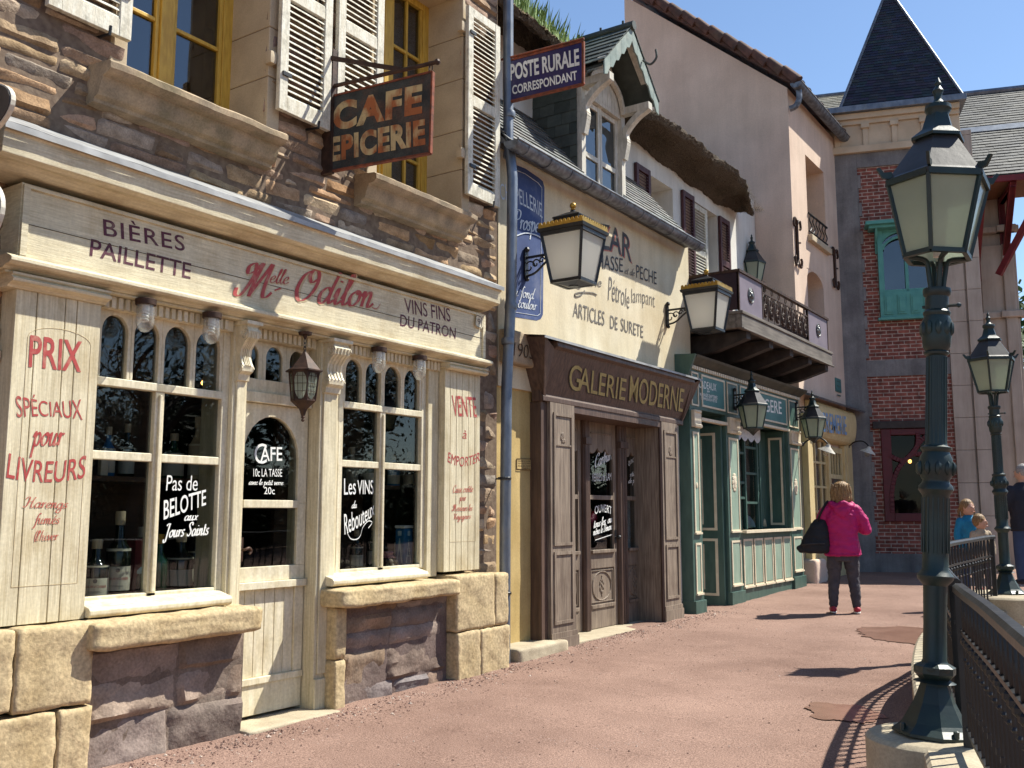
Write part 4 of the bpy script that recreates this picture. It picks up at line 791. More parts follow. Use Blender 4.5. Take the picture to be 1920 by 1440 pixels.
m = MB(); m.lathe([(.045, 0), (.05, .01), (.05, .09), (.04, .11), (.04, .12)], (-5.36, p.y, .955), 16); m.build('jar_body', M['jam'], t, smooth=True, auto=40)
m = MB(); m.lathe([(.044, .135), (.05, .122), (.043, .118), (.043, .105), (.066+.006, .085)], (-5.36, p.y, .955), 16); m.build('cloth_top', M['cloth'], t, smooth=True)
p = hx(735, 1080, -5.30); m = MB()
for i in range(7): m.ball((-5.30+random.uniform(-.02, .03), p.y+random.uniform(-.05, .05), .985+random.uniform(-.01, .03)), .022, 8)
tag(m.build('shell_pile', M['ceramic'], None, smooth=True), 'little pile of pale shells in front of the jam jar', 'shells')
p = hx(740, 1030, -5.46); m = MB(); c_ = V((-5.46, p.y, .955)); m.prism([c_, c_+V((.09, .05, 0)), c_+V((.085, .05, .20)), c_+V((-.005, 0, .20))], (-.004, .006, 0)); m.prism([c_, c_+V((-.03, .11, 0)), c_+V((-.035, .11, .20)), c_+V((-.005, 0, .20))], (-.004, .006, 0)); tag(m.build('folded_card', M['whitepaint'], None), 'white folded card standing behind the jam jar', 'card')
p = hx(272, 1090, -5.34); t = empty('preserving_jar', (-5.34, p.y, .90), 'small glass preserving jar with a bluish lid beside the tall bottle', 'jar')
m = MB(); m.lathe([(.05, 0), (.055, .01), (.055, .10), (.045, .13)], (-5.34, p.y, .90), 16); m.build('jar_body', M['bottle'], t, smooth=True, auto=40)
m = MB(); m.lathe([(.05, .13), (.052, .135), (.05, .15), (.03, .17)], (-5.34, p.y, .90), 16); m.build('lid', M['tinw'], t, smooth=True, auto=40)
m = MB(); m.ball((-6.6, 4.75, 2.05), .022, 12); lo = m.build('bulb_lamp', M['bulb_on'], None, smooth=True); tag(lo, 'small glowing orange bulb deep inside the left cafe window', 'lamp')
q = hx(382, 718, -5.17); dv = (q-_C); lo.location = _C+dv*((6.3)/abs(dv.x))-V((-6.6, 4.75, 2.05))
# jar lights under the architrave
def jar_light(y, label, X=-5.0):
    t = empty('jar_light', (X, y, 2.672), label, 'lamp', 'glass jar lights under the cafe fascia')
    m = MB(); m.lathe([(.058, -.035), (.060, -.033), (.062, .0), (.055, .004)], (X, y, 2.672), 20); m.build('cap', M['brown_iron'], t, smooth=True, auto=40)
    m = MB(); m.lathe([(.048, -.036), (.053, -.05), (.054, -.14), (.044, -.175), (.022, -.195), (.002, -.20)], (X, y, 2.672), 20); m.build('glass_jar', M['jarglass'], t, smooth=True, auto=60)
    m = MB(); P = [V((X+.018*math.cos(a), y+.018*math.sin(a), 2.61-.0032*a)) for a in [i*.5 for i in range(46)]]; m.tube(P, .006, 5); m.lathe([(.022, -.07), (.022, -.035)], (X, y, 2.672), 12); m.build('bulb', M['whitepaint'], t, smooth=True, auto=50)
for px, py, lb in ((274, 560, 'glass jar light nearest the left painted pilaster'), (398, 585, 'glass jar light beside the left scroll corbel'), (711, 647, 'third glass jar light, above the right cafe window mullion'), (787, 660, 'glass jar light next to the right painted pilaster')): jar_light(hx(px, py, -5.0).y, lb)
# hanging lantern over the door
LX, LY = -4.99, hx(567, 612, -5.0).y+.02
def door_lantern():
    z = 2.672; t = empty('hanging_lantern', (LX, LY, z), 'rusty hanging lantern with rippled glass above the cafe door', 'lantern'); c = V((LX, LY, 0)); o = (LX, LY, 0)
    zt = hx(566, 660, LX).z; ze = hx(566, 695, LX).z; zb_ = hx(566, 752, LX).z; zf = hx(560, 790, LX).z
    m = MB(); m.lathe([(.045, z-.02), (.05, z), (.01, z+.002)], o, 16); m.lathe([(.008, z-.05), (.018, z-.022)], o, 10); m.build('ceiling_rose', M['brown_iron'], t, smooth=True, auto=40)
    m = MB(); zz = z-.05; k = 0
    while zz > zt+.01:
        P = [V((LX+(.010*math.cos(a) if k % 2 else 0), LY+(0 if k % 2 else .010*math.cos(a)), zz-.016+.018*math.sin(a))) for a in [i*PI/5 for i in range(11)]]; m.tube(P, .003, 5, False); zz -= .026; k += 1
    m.build('chain', M['iron'], t)
    ph = PI/6; n = 6
    m = MB(); m.lathe([(.008, zt+.012), (.014, zt), (.115, ze+.008), (.135, ze+.002), (.135, ze-.006), (.10, ze-.01)], o, n, ph); m.build('roof', M['brown_iron'], t)
    f = MB(); rt, rb = .108, .085
    for i in range(n):
        a = ph+2*PI*i/n; b = a+2*PI/n; A = V((math.cos(a), math.sin(a), 0)); B = V((math.cos(b), math.sin(b), 0))
        f.bar(c+A*rt+V((0,0,ze)), c+A*rb+V((0,0,zb_)), .010, .010)
        f.bar(c+A*rb+V((0,0,zb_+.005)), c+B*rb+V((0,0,zb_+.005)), .010, .012); f.bar(c+A*rt+V((0,0,ze-.012)), c+B*rt+V((0,0,ze-.012)), .010, .014)
        for k in (.3, .55, .8): f.bar(c+A*(rb+(rt-rb)*k+.004)+V((0,0,zb_+(ze-zb_)*k)), c+B*(rb+(rt-rb)*k+.004)+V((0,0,zb_+(ze-zb_)*k)), .003, .003)
        for k in (.33, .66): f.bar(c+(A*(1-k)+B*k)*(rb+.004)+V((0,0,zb_)), c+(A*(1-k)+B*k)*(rt+.004)+V((0,0,ze)), .003, .003)
        # arched corner spandrels
        for top in (0, 1):
            for s in (0, 1):
                def q(k, e): kk = k if s == 0 else 1-k; e2 = e if top == 0 else 1-e; return c+(A*(1-kk)+B*kk)*(rb+(rt-rb)*e2-.001)+V((0,0,zb_+(ze-zb_)*e2))
                f.poly([q(.04, 0), q(.5, 0), q(.28, .09), q(.12, .22), q(.04, .42)])
    f.lathe([(rb, zb_+.01), (rb*1.05, zb_), (rb*.8, zb_-.02), (.03, zb_-.055), (.022, zb_-.075), (.013, zf+.04), (.016, zf+.03), (.006, zf+.022)], o, n, ph); f.ball((LX, LY, zf+.012), .013, 10); f.build('frame', M['brown_iron'], t)
    for i in range(n):
        a = ph+2*PI*i/n; b = a+2*PI/n; A = V((math.cos(a), math.sin(a), 0)); B = V((math.cos(b), math.sin(b), 0)); m = MB()
        m.poly([c+A*(rb-.004)+V((0,0,zb_)), c+B*(rb-.004)+V((0,0,zb_)), c+B*(rt-.004)+V((0,0,ze)), c+A*(rt-.004)+V((0,0,ze))]); m.build('pane', M['lampglass'], t)
door_lantern()
# CAFE EPICERIE hanging sign
def cafe_sign():
    p0 = V((-5.14, 5.075, 0)); n = V((.158, -.987, 0)); e = V((.987, .158, 0))
    def h(x, y): return hp(x, y, p0, n)
    t = empty('hanging_sign', h(612, 180), 'rusty dark CAFE EPICERIE sign hanging from an iron bracket', 'sign')
    TL, TR, BR_, BL_ = h(611.7,183), h(810.7,134), h(806,286.7), h(610,322.7); th = -n*.02
    m = MB(); m.prism([TL, BL_, BR_, TR], th); m.build('sign_panel', M['rust_dark'], t)
    m = MB()
    for a, b in ((TL, TR), (TR, BR_), (BR_, BL_), (BL_, TL)): m.bar(a+th*.5, b+th*.5, .034, .014, up=tuple(e) if abs((b-a).normalized().z) > .6 else (0,0,1))
    m.build('rusty_rim', M['rust'], t)
    m = MB(); place(font_mesh('CAFE', .05, 0, 1.15), h(624,247), h(791.7,213), h(625.7,193), m, .003); place(font_mesh('EPICERIE', .05, 0, 1.08), h(618,305), h(798,271.7), h(618,258), m, .003)
    m.build('lettering', M['rust_letter'], t)
    m = MB(); a = h(608,166)-e*.08; b = h(820,116); m.tube([a, b], .016, 8); m.ball(b, .024, 8)
    a2 = V((-5.2, 5.02, h(617,108).z)); c2 = h(755,131); m.bar(a2, c2, .012, .035)
    m.box(-5.2, -5.10, 5.055, 5.10, BL_.z-.02, a2.z+.05)
    for q in (h(616,166), h(808,121)):
        P = [q+V((0,0,-.028))+e*(.014*math.sin(x))+V((0,0,.026*math.cos(x))) for x in [i*PI/6 for i in range(13)]]; m.tube(P, .005, 5, False); m.tube([q-V((0,0,.05)), q-V((0,0,.075))], .006, 6)
    m.build('bracket', M['brown_iron'], t)
cafe_sign()
# round sign cut by the left frame edge
ys = 2.25
t = empty('oval_sign', (-4.9, ys, 3.6), 'dark double-oval hanging sign with a pale rim at the left picture edge', 'sign')
def ov(m, x0, x1, zc, rz, y, th, rim=0):
    xc = (x0+x1)/2; rx = (x1-x0)/2; P = [V((xc+(rx+rim)*math.cos(a), y, zc+(rz+rim)*math.sin(a))) for a in [2*PI*k/40 for k in range(40)]]
    m.prism(P[::-1], (0, th, 0))
A_ = hy(30, 190, ys+.028); B_ = hy(11, 385, ys+.028); zA0, zA1 = hy(20, 240, ys).z, hy(20, 130, ys).z; zB0, zB1 = hy(0, 465, ys).z, hy(0, 310, ys).z
m = MB(); ov(m, -5.12, A_.x-.007, (zA0+zA1)/2, (zA1-zA0)/2-.007, ys, .03); ov(m, -5.12, B_.x-.007, (zB0+zB1)/2, (zB1-zB0)/2-.007, ys, .03); m.build('sign_panel', M['lamp_roof'], t)
m = MB(); ov(m, -5.12, A_.x, (zA0+zA1)/2, (zA1-zA0)/2, ys+.006, .022); ov(m, -5.12, B_.x, (zB0+zB1)/2, (zB1-zB0)/2, ys+.006, .022); m.build('pale_rim', M['white_wood'], t)
m = MB(); m.box(-5.2, -5.02, ys+.005, ys+.03, zB1-.02, zA1+.25); m.build('bracket', M['iron'], t)
# zinc drainpipe between the two houses
m = MB(); pts = [hx(953, -60, -5.10), hx(953, 270, -5.10), hx(958, 300, -5.06), hx(961, 335, -5.03), hx(958, 560, -5.05), hx(950, 720, -5.05), hx(947, 1000, -5.05), hx(946, 1255, -5.05)]
m.tube(pts, .052, 14)
for y_ in (215, 290, 575, 640): 
    q = hx(955 if y_ < 300 else 952 if y_ > 600 else 958, y_, -5.05 if y_ > 300 else -5.09); m.lathe([(.058, -.03), (.062, -.01), (.062, .01), (.058, .03)], q, 14)
dp = m.build('drainpipe', M['zinc'], None, smooth=True, auto=40); tag(dp, 'tall blue grey zinc drainpipe between the stone cafe and the cream plaster house', 'pipe')
m = MB()
for y_ in (897, 1112): q = hx(946, y_, -5.05); m.lathe([(.060, -.012), (.064, -.008), (.064, .008), (.060, .012)], q, 14); m.tube([q+V((.0,.05,0)), q+V((-.15,.06,0))], .008, 6); m.ball(q+V((.02,.06,0)), .014, 8)
m.build('pipe_clip', M['iron'], dp)
# POSTE RURALE sign
def poste():
    p0 = V((-5.1, 7.42, 0)); n = V((.10, -.995, 0))
    h = lambda x, y: hp(x, y, p0, n)
    t = empty('enamel_sign', h(1000, 180), 'dark blue POSTE RURALE enamel sign projecting beside the drainpipe', 'sign')
    TL, TR, BR_, BL_ = h(945,116), h(1093,77), h(1093,157), h(945,193); th = -n*.02
    m = MB(); m.prism([TL, BL_, BR_, TR], th); m.build('sign_panel', M['enamel'], t)
    m = MB(); up = (.995, .1, 0)
    for a, b in ((TL, TR), (TR, BR_), (BR_, BL_), (BL_, TL)): m.bar(a+th*.5, b+th*.5, .03, .022, up=up if abs((b-a).normalized().z) > .6 else (0,0,1))
    a = h(940, 96); m.tube([h(940,112), h(1095,72)], .012, 6); m.build('frame', M['rust'], t)
    m = MB(); place(font_mesh('POSTE RURALE', .03), h(957.5,152), h(1087,123), h(956.5,121), m, .006); place(font_mesh('CORRESPONDANT', .022), h(961.5,178), h(1083,150), h(960.5,161), m, .006)
    m.build('lettering', M['enamelw'], t)
poste()
# ================================================================ PLASTER SHOP HOUSE (dark timber shopfront, dormer, zinc gutter)
gal = empty('shop_house', (-5.2, 9.7, 0), 'cream plaster shop house with a dark timber shopfront, slate dormer and zinc gutter', 'building')
GY0, GY1, GZ = 7.42, 11.92, 4.93
XB = -5.2
# wall: plaster around the shopfront bay
m = MB(); bz = hx(1060, 762, -5.2).z
def wallgrid(m, y0, y1, z0, z1, X, amp=.006):
    m.grid(lambda u, v: (X+amp*noise.noise(V((0, (y0+(y1-y0)*u)*2, (z0+(z1-z0)*v)*2)))+amp*.4*noise.noise(V((0, (y0+(y1-y0)*u)*7, (z0+(z1-z0)*v)*7))), y0+(y1-y0)*u, z0+(z1-z0)*v), max(2, int((y1-y0)/.12)), max(2, int((z1-z0)/.12)))
wallgrid(m, GY0, GY1, 2.60, GZ+.05, XB, .0012); 
m.box(-5.6, XB-.01, GY0, GY1, 2.60, GZ+.05)
m.build('upper_wall', M['plaster_c'], gal, smooth=True, auto=50)
m = MB(); wallgrid(m, GY0, 8.30, 0, 2.60, XB-.03); m.box(-5.6, XB-.04, GY0, 8.30, 0, 2.60); m.build('side_wall', M['plaster_y'], gal, smooth=True, auto=50)
m = MB(); wallgrid(m, 11.10, GY1, 0, 2.60, XB-.01); m.box(-5.7, XB-.02, 11.10, GY1, 0, 2.60); m.box(-8.5, -5.601, GY1-.2, GY1, 0, GZ); m.build('end_wall', M['plaster_w'], gal, smooth=True, auto=50)
# 1903 lintel stone, step, little plaque
p0, p1 = hx(950, 622, -5.12), hx(1022, 695, -5.12)
m = MB(); roughbox(m, -5.5, -5.10, GY0+.02, p1.y, p1.z, p0.z+.04, .006, .05, .02, 6, 5); ln_ = m.build('date_stone', M['sillstone'], gal, smooth=True)
T = MB(); wtext(T, '1903', -5.092, (963,667), (1001,674), (963,641), bold=-.012, shear=.12); T.build('lettering', M['brown_iron'], ln_)
m = MB(); s0 = hx(950, 1222, -4.98); roughbox(m, -5.5, -4.95, GY0+.0, 8.28, -.02, .185, .01, .06, .03, 5, 8); m.build('stone_step', M['paleconc'], gal, smooth=True)
XQ = -5.222
m = MB(); a, b = hx(969, 860, XQ), hx(998, 881, XQ); m.box(-5.24, XQ, a.y, b.y, b.z, a.z); pq = m.build('small_plaque', M['plaster_y'], gal, bevel=.002)
T = MB()
for i, s in enumerate(('FERME LE LUNDI', 'SAUF JOURS FERIES', 'POUR LES CLIENTS', 'MERCI')): wtext(T, s, XQ, (971+(9 if i == 3 else 0), 866+i*4.5), (996, 866.4+i*4.5), (971+(9 if i == 3 else 0), 863.2+i*4.5), bold=.0)
oval = [hx(x, y, XQ+.002) for x, y in ((969,860),(998,860.4),(998,881.5),(969,881))]
for i in range(4): T.tube([oval[i], oval[(i+1) % 4]], .003, 4)
T.build('lettering', M['brown_iron'], pq)
# painted signs on plaster
m = MB(); XS = -5.197
P = [hx(x, y, XS) for x, y in ((952,303),(985,316),(1010,333),(1018,340),(1021,352),(1018,590),(1014,598),(1006,601),(952,592))]
m.poly(P[::-1]); bs = m.build('painted_panel', M['bluepaint'], gal)
XT = XS+.002; T = MB()
wtext(T, 'CHAPELLERIE', XT, (938,371), (1017,407), (936,337), bold=.0, warp=lambda u, q: (u, q*.9+.25*(1-(2*u-1)**2)-.1))
wtext(T, 'Prosper', XT, (962,427), (1018,437), (962,392), script=True, wt=.17, capx=(0, 2)); wtext(T, 'au fond', XT, (956,553), (1004,562), (956,532), script=True, wt=.12, capx=(0, 2)); wtext(T, 'du couloir', XT, (953,573), (1007,582), (953,552), script=True, wt=.12, capx=(0, 2))
P = spline([hx(x, y, XT) for x, y in ((966,443),(985,437),(1005,441),(1019,450))], 6)
for i in range(len(P)-1): T.tube([P[i], P[i+1]], .008, 4)
P = [hx(x, y, XT) for x, y in ((952,583),(1008,592),(1013,588),(1016,352),(1009,343),(985,326),(952,313))]
for i in range(len(P)-1): T.tube([P[i], P[i+1]], .003, 4)
T.build('lettering', M['palepaint'], bs)
T = MB(); XT = -5.1972
wtext(T, 'BAZAR', XT, (1078,469), (1184,486), (1079,408), bold=.015, warp=lambda u, q: (u, q*.82+.30*(1-(2*u-1)**2)-.12), dx=(1.5, 2.5)); T.build('lettering_shadow', M['redthin'], gal)
T = MB(); XT = -5.1962
wtext(T, 'BAZAR', XT, (1078,469), (1184,486), (1079,408), bold=.01, warp=lambda u, q: (u, q*.82+.30*(1-(2*u-1)**2)-.12)); 
wtext(T, 'CHASSE', XT, (1107,500), (1168,511), (1107,472), bold=.0); wtext(T, 'PECHE', XT, (1193,521), (1231,534), (1193,496), bold=.0)
T.build('lettering', M['blackpaint'], gal)
T = MB(); wtext(T, 'et de', XT, (1171,513), (1190,518), (1171,499), script=True, wt=.15, capx=(0, 2))
wtext(T, 'Droguerie', XT, (1049,541), (1128,543), (1049,518), bold=.0, shear=.15)
wtext(T, 'Pétrole', XT, (1140,563), (1180,580), (1141,522), bold=-.008, shear=.1, warp=lambda u, q: (u, q*(1.1-.25*u)+.08*math.sin(PI*u))); wtext(T, 'lampant', XT, (1184,577), (1228,585), (1184,541), bold=-.012, warp=lambda u, q: (u, q*1.0+.10*(1-(2*u-1)**2)))
wtext(T, 'ARTICLES', XT, (1074,594), (1133,611), (1075,566), bold=.0); wtext(T, 'DE', XT, (1144,615), (1158,619), (1144,591), bold=.0); wtext(T, 'SURETE', XT, (1164,620), (1206,634), (1164,596), bold=.0)
P = spline([hx(x, y, XT) for x, y in ((1096,545),(1090,553),(1080,556),(1078,551),(1090,548),(1110,549),(1119,553))], 5)
for i in range(len(P)-1): T.tube([P[i], P[i+1]], .008, 4)
T.build('lettering', M['greypaint'], gal)
# shop sign box, slanting outward
m = MB(); zt = 3.085; zb = 2.50; ya, yb = 7.74, 11.44
pr = [(-5.2, zt+.02), (-4.89, zt), (-4.885, zt-.06), (-4.93, zt-.08), (-5.09, zb+.07), (-5.06, zb+.05), (-5.06, zb), (-5.2, zb)]
m.prism([(x, 8.0 if i in (0, 7) else 8.0, z) for i, (x, z) in enumerate(pr)], (0, 3.32, 0))
sg = m.build('shop_sign', M['brownwood'], gal, bevel=.006)
m = MB(); m.prism([(-5.2, 7.78, zt+.0), (-5.2, 7.86, zb-.02), (-4.9, 7.80, zt)], (.0, .02, 0))
# splayed end boards
for (y_t, y_b, s) in ((7.76, 8.05, 1), (11.50, 11.30, -1)):
    m = MB(); m.prism([(-5.2, y_t, zt+.025), (-4.885, y_t, zt+.005), (-5.08, y_b, zb), (-5.2, y_b, zb)], (0, .03*s, 0))
    m.prism([(-4.885, y_t, zt+.004), (-5.08, y_b, zb), (-5.08, 8.02 if s > 0 else 11.30, zb+.03), (-4.93, 8.02 if s > 0 else 11.30, zt-.075)], (-.02, 0, 0))
    m.build('sign_end_board', M['brownwood'], sg)
m = MB(); m.grid(lambda u, v: (-4.865-.335*v, 7.72+3.80*u, zt+.012+.045*v+.004*noise.noise(V((u*20, v*3, 2)))), 60, 3); m.grid(lambda u, v: (-4.865, 7.72+3.80*u, zt-.012+.024*v), 60, 1); m.build('lead_flashing', M['lead'], gal, smooth=True, auto=40)
sf0 = V((-4.93, 8.0, zt-.08)); n_ = (V((-5.09, 8, zb+.07))-sf0).cross(V((0, 1, 0))).normalized(); n_ = n_ if n_.x > 0 else -n_
h = lambda x, y: hp(x, y, sf0+n_*.004, n_)
vf = font_mesh('GALERIE', .0, .0); vf2 = font_mesh('MODERNE', .0, .0)
sw = lambda u, q: (u, q*(1.0-.0*u)+(.06*math.sin(u*25))*(.6))
for mt, dxy, lf in (('iron', (-1.6, 1.4), .001), ('olive_gold', (0, 0), .003)):
    T = MB(); hh = lambda x, y: h(x+dxy[0], y+dxy[1])
    for s, bl, br, tl in (('G', (1066,729), (1088,735), (1069,681)), ('ALERIE', (1084,732), (1172,751), (1086,688)), ('MODERNE', (1179,752), (1280,773), (1181,703))):
        place(font_mesh(s, .004, .06), hh(*bl), hh(*br), hh(*tl), T, lf)
    T.build('lettering' if lf > .002 else 'lettering_shadow', M[mt], sg)
# timber pilasters
def panel(m, X, y0, y1, z0, z1, w=.03, d=.014):
    m.box(X, X+d, y0, y0+w, z0, z1); m.box(X, X+d, y1-w, y1, z0, z1); m.box(X, X+d, y0+w, y1-w, z0, z0+w); m.box(X, X+d, y0+w, y1-w, z1-w, z1)
def pilaster(y0, y1, zb_):
    m = MB(); m.box(-5.5, -5.06, y0, y1, zb_, 2.50); m.box(-5.06, -5.035, y0-.02, y1+.02, zb_, zb_+.17); m.box(-5.06, -5.045, y0-.012, y1+.012, zb_+.171, zb_+.22)
    panel(m, -5.06, y0+.05, y1-.05, zb_+.30, 1.02); panel(m, -5.06, y0+.05, y1-.05, 1.08, 2.40)
    m.box(-5.06, -5.05, y0+.081, y1-.081, 2.07, 2.085)
    for k in range(7): a = k*.9; m.ball((-5.057, (y0+y1)/2+.05*math.cos(a)*(k/7), 2.17+.07*math.sin(a)*(k/7)), .02, 6, (.4, 1, 1.3))
    m.build('timber_pilaster', M['greywood'], gal, bevel=.005)
    c_ = MB(); c_.box(-5.059, -5.0592, y0+.08, y1-.08, 1.10, 2.38)
pilaster(8.13, 8.60, .02); pilaster(10.68, 11.14, .08)
m = MB(); m.box(-5.5, -5.10, 8.02, 8.13, .1, 2.50); m.box(-5.5, -5.12, 8.60, 8.64, .05, 2.5); m.build('dark_jamb', M['brownwood'], gal, bevel=.004)
# recessed doors
XD = -5.42; zf = .12; zt2 = 2.47
m = MB(); m.prism([(-5.5, 10.95, zf), (-5.08, 10.66, zf), (-5.06, 10.68, zf), (-5.5, 10.99, zf)], (0, 0, 2.4)); m.box(-5.6, -5.07, 8.6, 10.7, 2.43, 2.52); m.build('bay_lining', M['brownwood'], gal)
def leaf(y0, y1, right=False):
    m = MB(); st = .072; zl, zg, zm_ = .78, .97, 1.58
    arched_top = 2.05
    m.box(XD-.05, XD, y0, y0+st, zf, zt2); m.box(XD-.05, XD, y1-st, y1, zf, zt2)
    m.box(XD-.05, XD, y0+st, y1-st, zl, zg-.02); m.box(XD-.05, XD+.03, y0+st, y1-st, zg-.02, zg+.015)
    m.box(XD-.05, XD-.004, y0+st, y1-st, zm_-.03, zm_+.02); m.box(XD-.05, XD-.002, y0+st, y1-st, zf, zf+.22); m.box(XD-.05, XD+.012, y0+st, y1-st, zf+.22, zf+.26)
    m.box(XD-.05, XD-.02, y0+st, y1-st, zf+.26, zl)
    W = y1-y0-2*st; a = y0+st; P = [(XD-.04, a, zt2)]    # scalloped top of the glass
    k = 24
    for i in range(k+1): u = i/k; P.append((XD-.04, a+W*u, 2.14-.05*abs(math.sin(PI*3*u))-.05*(abs(2*u-1)**3)))
    P.append((XD-.04, a+W, zt2)); m.prism(P, (.035, 0, 0))
    m.box(XD-.004, XD+.008, a+.02, a+W-.02, 2.30, 2.315)
    # oval relief in the lower panel
    yc, zc = (y0+y1)/2, (zf+.26+zl)/2; rx, rz = W*.40, (zl-zf-.26)*.40
    P = [V((XD-.018, yc+rx*math.cos(t), zc+rz*math.sin(t))) for t in [2*PI*i/28 for i in range(29)]]; m.tube(P, .010, 6, False)
    panel(m, XD-.02, y0+st+.015, y1-st-.015, zf+.28, zl-.02, .012, .012)
    for (dy, dz, r) in ((0, .0, .022), (0, .07, .02), (0, -.07, .02), (.035, .03, .018), (-.035, .03, .018), (.035, -.03, .018), (-.035, -.03, .018), (0, .105, .012), (0, -.105, .012), (.02, .06, .012), (-.02, .06, .012), (.02, -.06, .012), (-.02, -.06, .012)): m.ball((XD-.016, yc+dy, zc+dz), r, 8, (.5, .9, 1.2))
    o = m.build('door', M['greywood'], gal, bevel=.003)
    g = MB(); g.box(XD-.03, XD-.026, a-.01, a+W+.01, zg, 2.2); g.build('pane', M['glass'], o)
    return o
d2 = leaf(9.48, 10.17); d3 = leaf(10.37, 10.90); d1 = leaf(8.80, 9.35)
m = MB()
for a, b in ((9.35, 9.48), (10.17, 10.37)):
    m.box(XD-.05, XD+.03, a, b, zf, zt2)
    for yy in (a+.035, (a+b)/2, b-.035): m.tube([(XD+.03, yy, zf), (XD+.03, yy, zt2)], .026, 8)
    m.box(XD+.02, XD+.07, a, b, 2.16, 2.24)
m.build('door_post', M['brownwood'], gal, bevel=.004)
h_ = MB(); h_.ball((XD+.05, 10.13, 1.12), .025, 10); h_.tube([(XD, 10.13, 1.12), (XD+.05, 10.13, 1.12)], .01, 8); h_.box(XD, XD+.006, 10.11, 10.15, 1.05, 1.2); h_.build('handle', M['iron'], d2)
m = MB(); m.box(-5.9, -5.05, 8.62, 10.72, .0, .115); m.build('threshold', M['paleconc'], gal, bevel=.01)
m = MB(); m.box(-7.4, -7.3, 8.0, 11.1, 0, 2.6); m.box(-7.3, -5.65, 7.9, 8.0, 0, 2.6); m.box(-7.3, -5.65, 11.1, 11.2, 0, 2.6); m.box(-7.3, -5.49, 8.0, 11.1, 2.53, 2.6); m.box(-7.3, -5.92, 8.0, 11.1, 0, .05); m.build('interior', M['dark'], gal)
XG = XD-.024; T = MB()
wtext(T, 'Carbure', XG, (1115,877), (1150,859), (1115,853), script=True, wt=.2, capx=(0, 2)); wtext(T, 'VERRES de LAMPES', XG, (1110,903), (1154,900), (1110,888), bold=.0)
wtext(T, 'OUVERT', XG, (1115,965), (1147,965), (1115,950), bold=.006, warp=lambda u, q: (u, q+.3*(1-(2*u-1)**2))); wtext(T, 'tous les jours', XG, (1113,990), (1152,977), (1113,975), script=True, wt=.24, capx=(0, 2), thin=.05); wtext(T, 'même le Dimanche', XG, (1112,1004), (1153,990), (1112,990), script=True, wt=.24, capx=(0, 2), thin=.05)
P = [hx(x, y, XG+.002) for x, y in ((1116,1012),(1152,1000),(1152,1001.5),(1116,1013.5))]; T.poly(P)
T.build('lettering', M['whitepaint'], d2)
T = MB(); wtext(T, 'QUINCAILLERIE', XG, (1178,875), (1201,859), (1178,865), bold=.006); wtext(T, 'Articles', XG, (1181,894), (1199,890), (1181,884), script=True, wt=.2, capx=(0, 2), thin=.05); wtext(T, 'de plage', XG, (1178,906), (1200,904), (1178,896), script=True, wt=.2, capx=(0, 2), thin=.05); T.build('lettering', M['whitepaint'], d3)
for (a, b, o) in ((10.46, 10.80, d3), (8.89, 9.26, d1)):
    m = MB(); m.grid(lambda u, v: (XD-.10+.012*math.sin(u*40), a+(b-a)*u, .98+.62*v), 40, 8); m.build('lace_curtain', M['lace'], o)
# gutter
m = MB(); R = .085
def gut(u, v): a = PI*(1+u); return (-4.97+R*math.cos(a), 7.30+4.45*v, 4.93+R*math.sin(a)*1.0)
m.grid(gut, 12, 40); m.grid(lambda u, v: (-4.97+(R-.006)*math.cos(PI*(1+u)), 7.30+4.45*v, 4.93+(R-.006)*math.sin(PI*(1+u))), 12, 2)
m.tube([(-4.97+R, 7.30, 4.93), (-4.97+R, 11.75, 4.93)], .012, 6)
for y in (7.3, 11.75): m.poly([(-4.97+R*math.cos(PI*(1+k/10)), y, 4.93+R*math.sin(PI*(1+k/10))) for k in range(11)])
for k in range(11):
    y = 7.5+k*.41; m.tube([(-4.97+(R+.004)*math.cos(PI*(1+i/10)), y, 4.93+(R+.004)*math.sin(PI*(1+i/10))) for i in range(11)], .006, 5, False)
m.build('gutter', M['zinc_gutter'], gal, smooth=True, auto=40)
# slate roof, rising from the gutter at about 48 degrees
SP = [(.16,.165,.165),(.13,.14,.14),(.19,.185,.175),(.15,.165,.155),(.21,.205,.19)]
dv = V((-math.cos(math.radians(50)), 0, math.sin(math.radians(50)))); nr = V((dv.z, 0, -dv.x))
m = MB(); slates(m, (-5.04, 7.35, 4.96), (0,1,0), dv, nr, 1.80, 1.5, .16, .105, SP); slates(m, (-5.04, 10.1, 4.96), (0,1,0), dv, nr, 1.72, 1.5, .16, .105, SP)
m.col = (.1,.1,.1); m.prism([(-5.06, 7.35, 4.95), (-6.1, 7.35, 4.95), (-6.1, 7.35, 6.15), (-5.06, 7.35, 4.955)], (0, 4.47, 0)); m.build('roof', M['slate'], gal)
# dormer
XW = -5.25; dy0, dy1 = 9.11, 10.17; zb0, ze = 5.0, 6.22; yc = (dy0+dy1)/2
m = MB(); SD = [(.085,.10,.085),(.10,.115,.095),(.07,.085,.072)]
slates(m, (XW-.03, dy0-.012, 4.98), (-1,0,0), (0,0,1), (0,-1,0), 1.35, 1.30, .20, .14, SD, th=.008)
slates(m, (XW-.03, dy1+.012, 4.98), (-1,0,0), (0,0,1), (0,1,0), 1.35, 1.30, .20, .14, SD, th=.008)
m.col = (.08,.09,.08); m.box(-6.9, XW-.06, dy0, dy1, 4.9, ze+.1); m.build('dormer_cheek', M['slate'], gal)
m = MB()
for a, b in ((dy0, dy0+.09), (dy1-.09, dy1)): m.box(XW-.06, XW+.02, a, b, zb0, ze)
m.box(XW-.06, XW+.01, dy0+.09, dy1-.09, ze-.05, ze); m.box(XW-.06, XW+.06, dy0, dy1, zb0-.06, zb0)
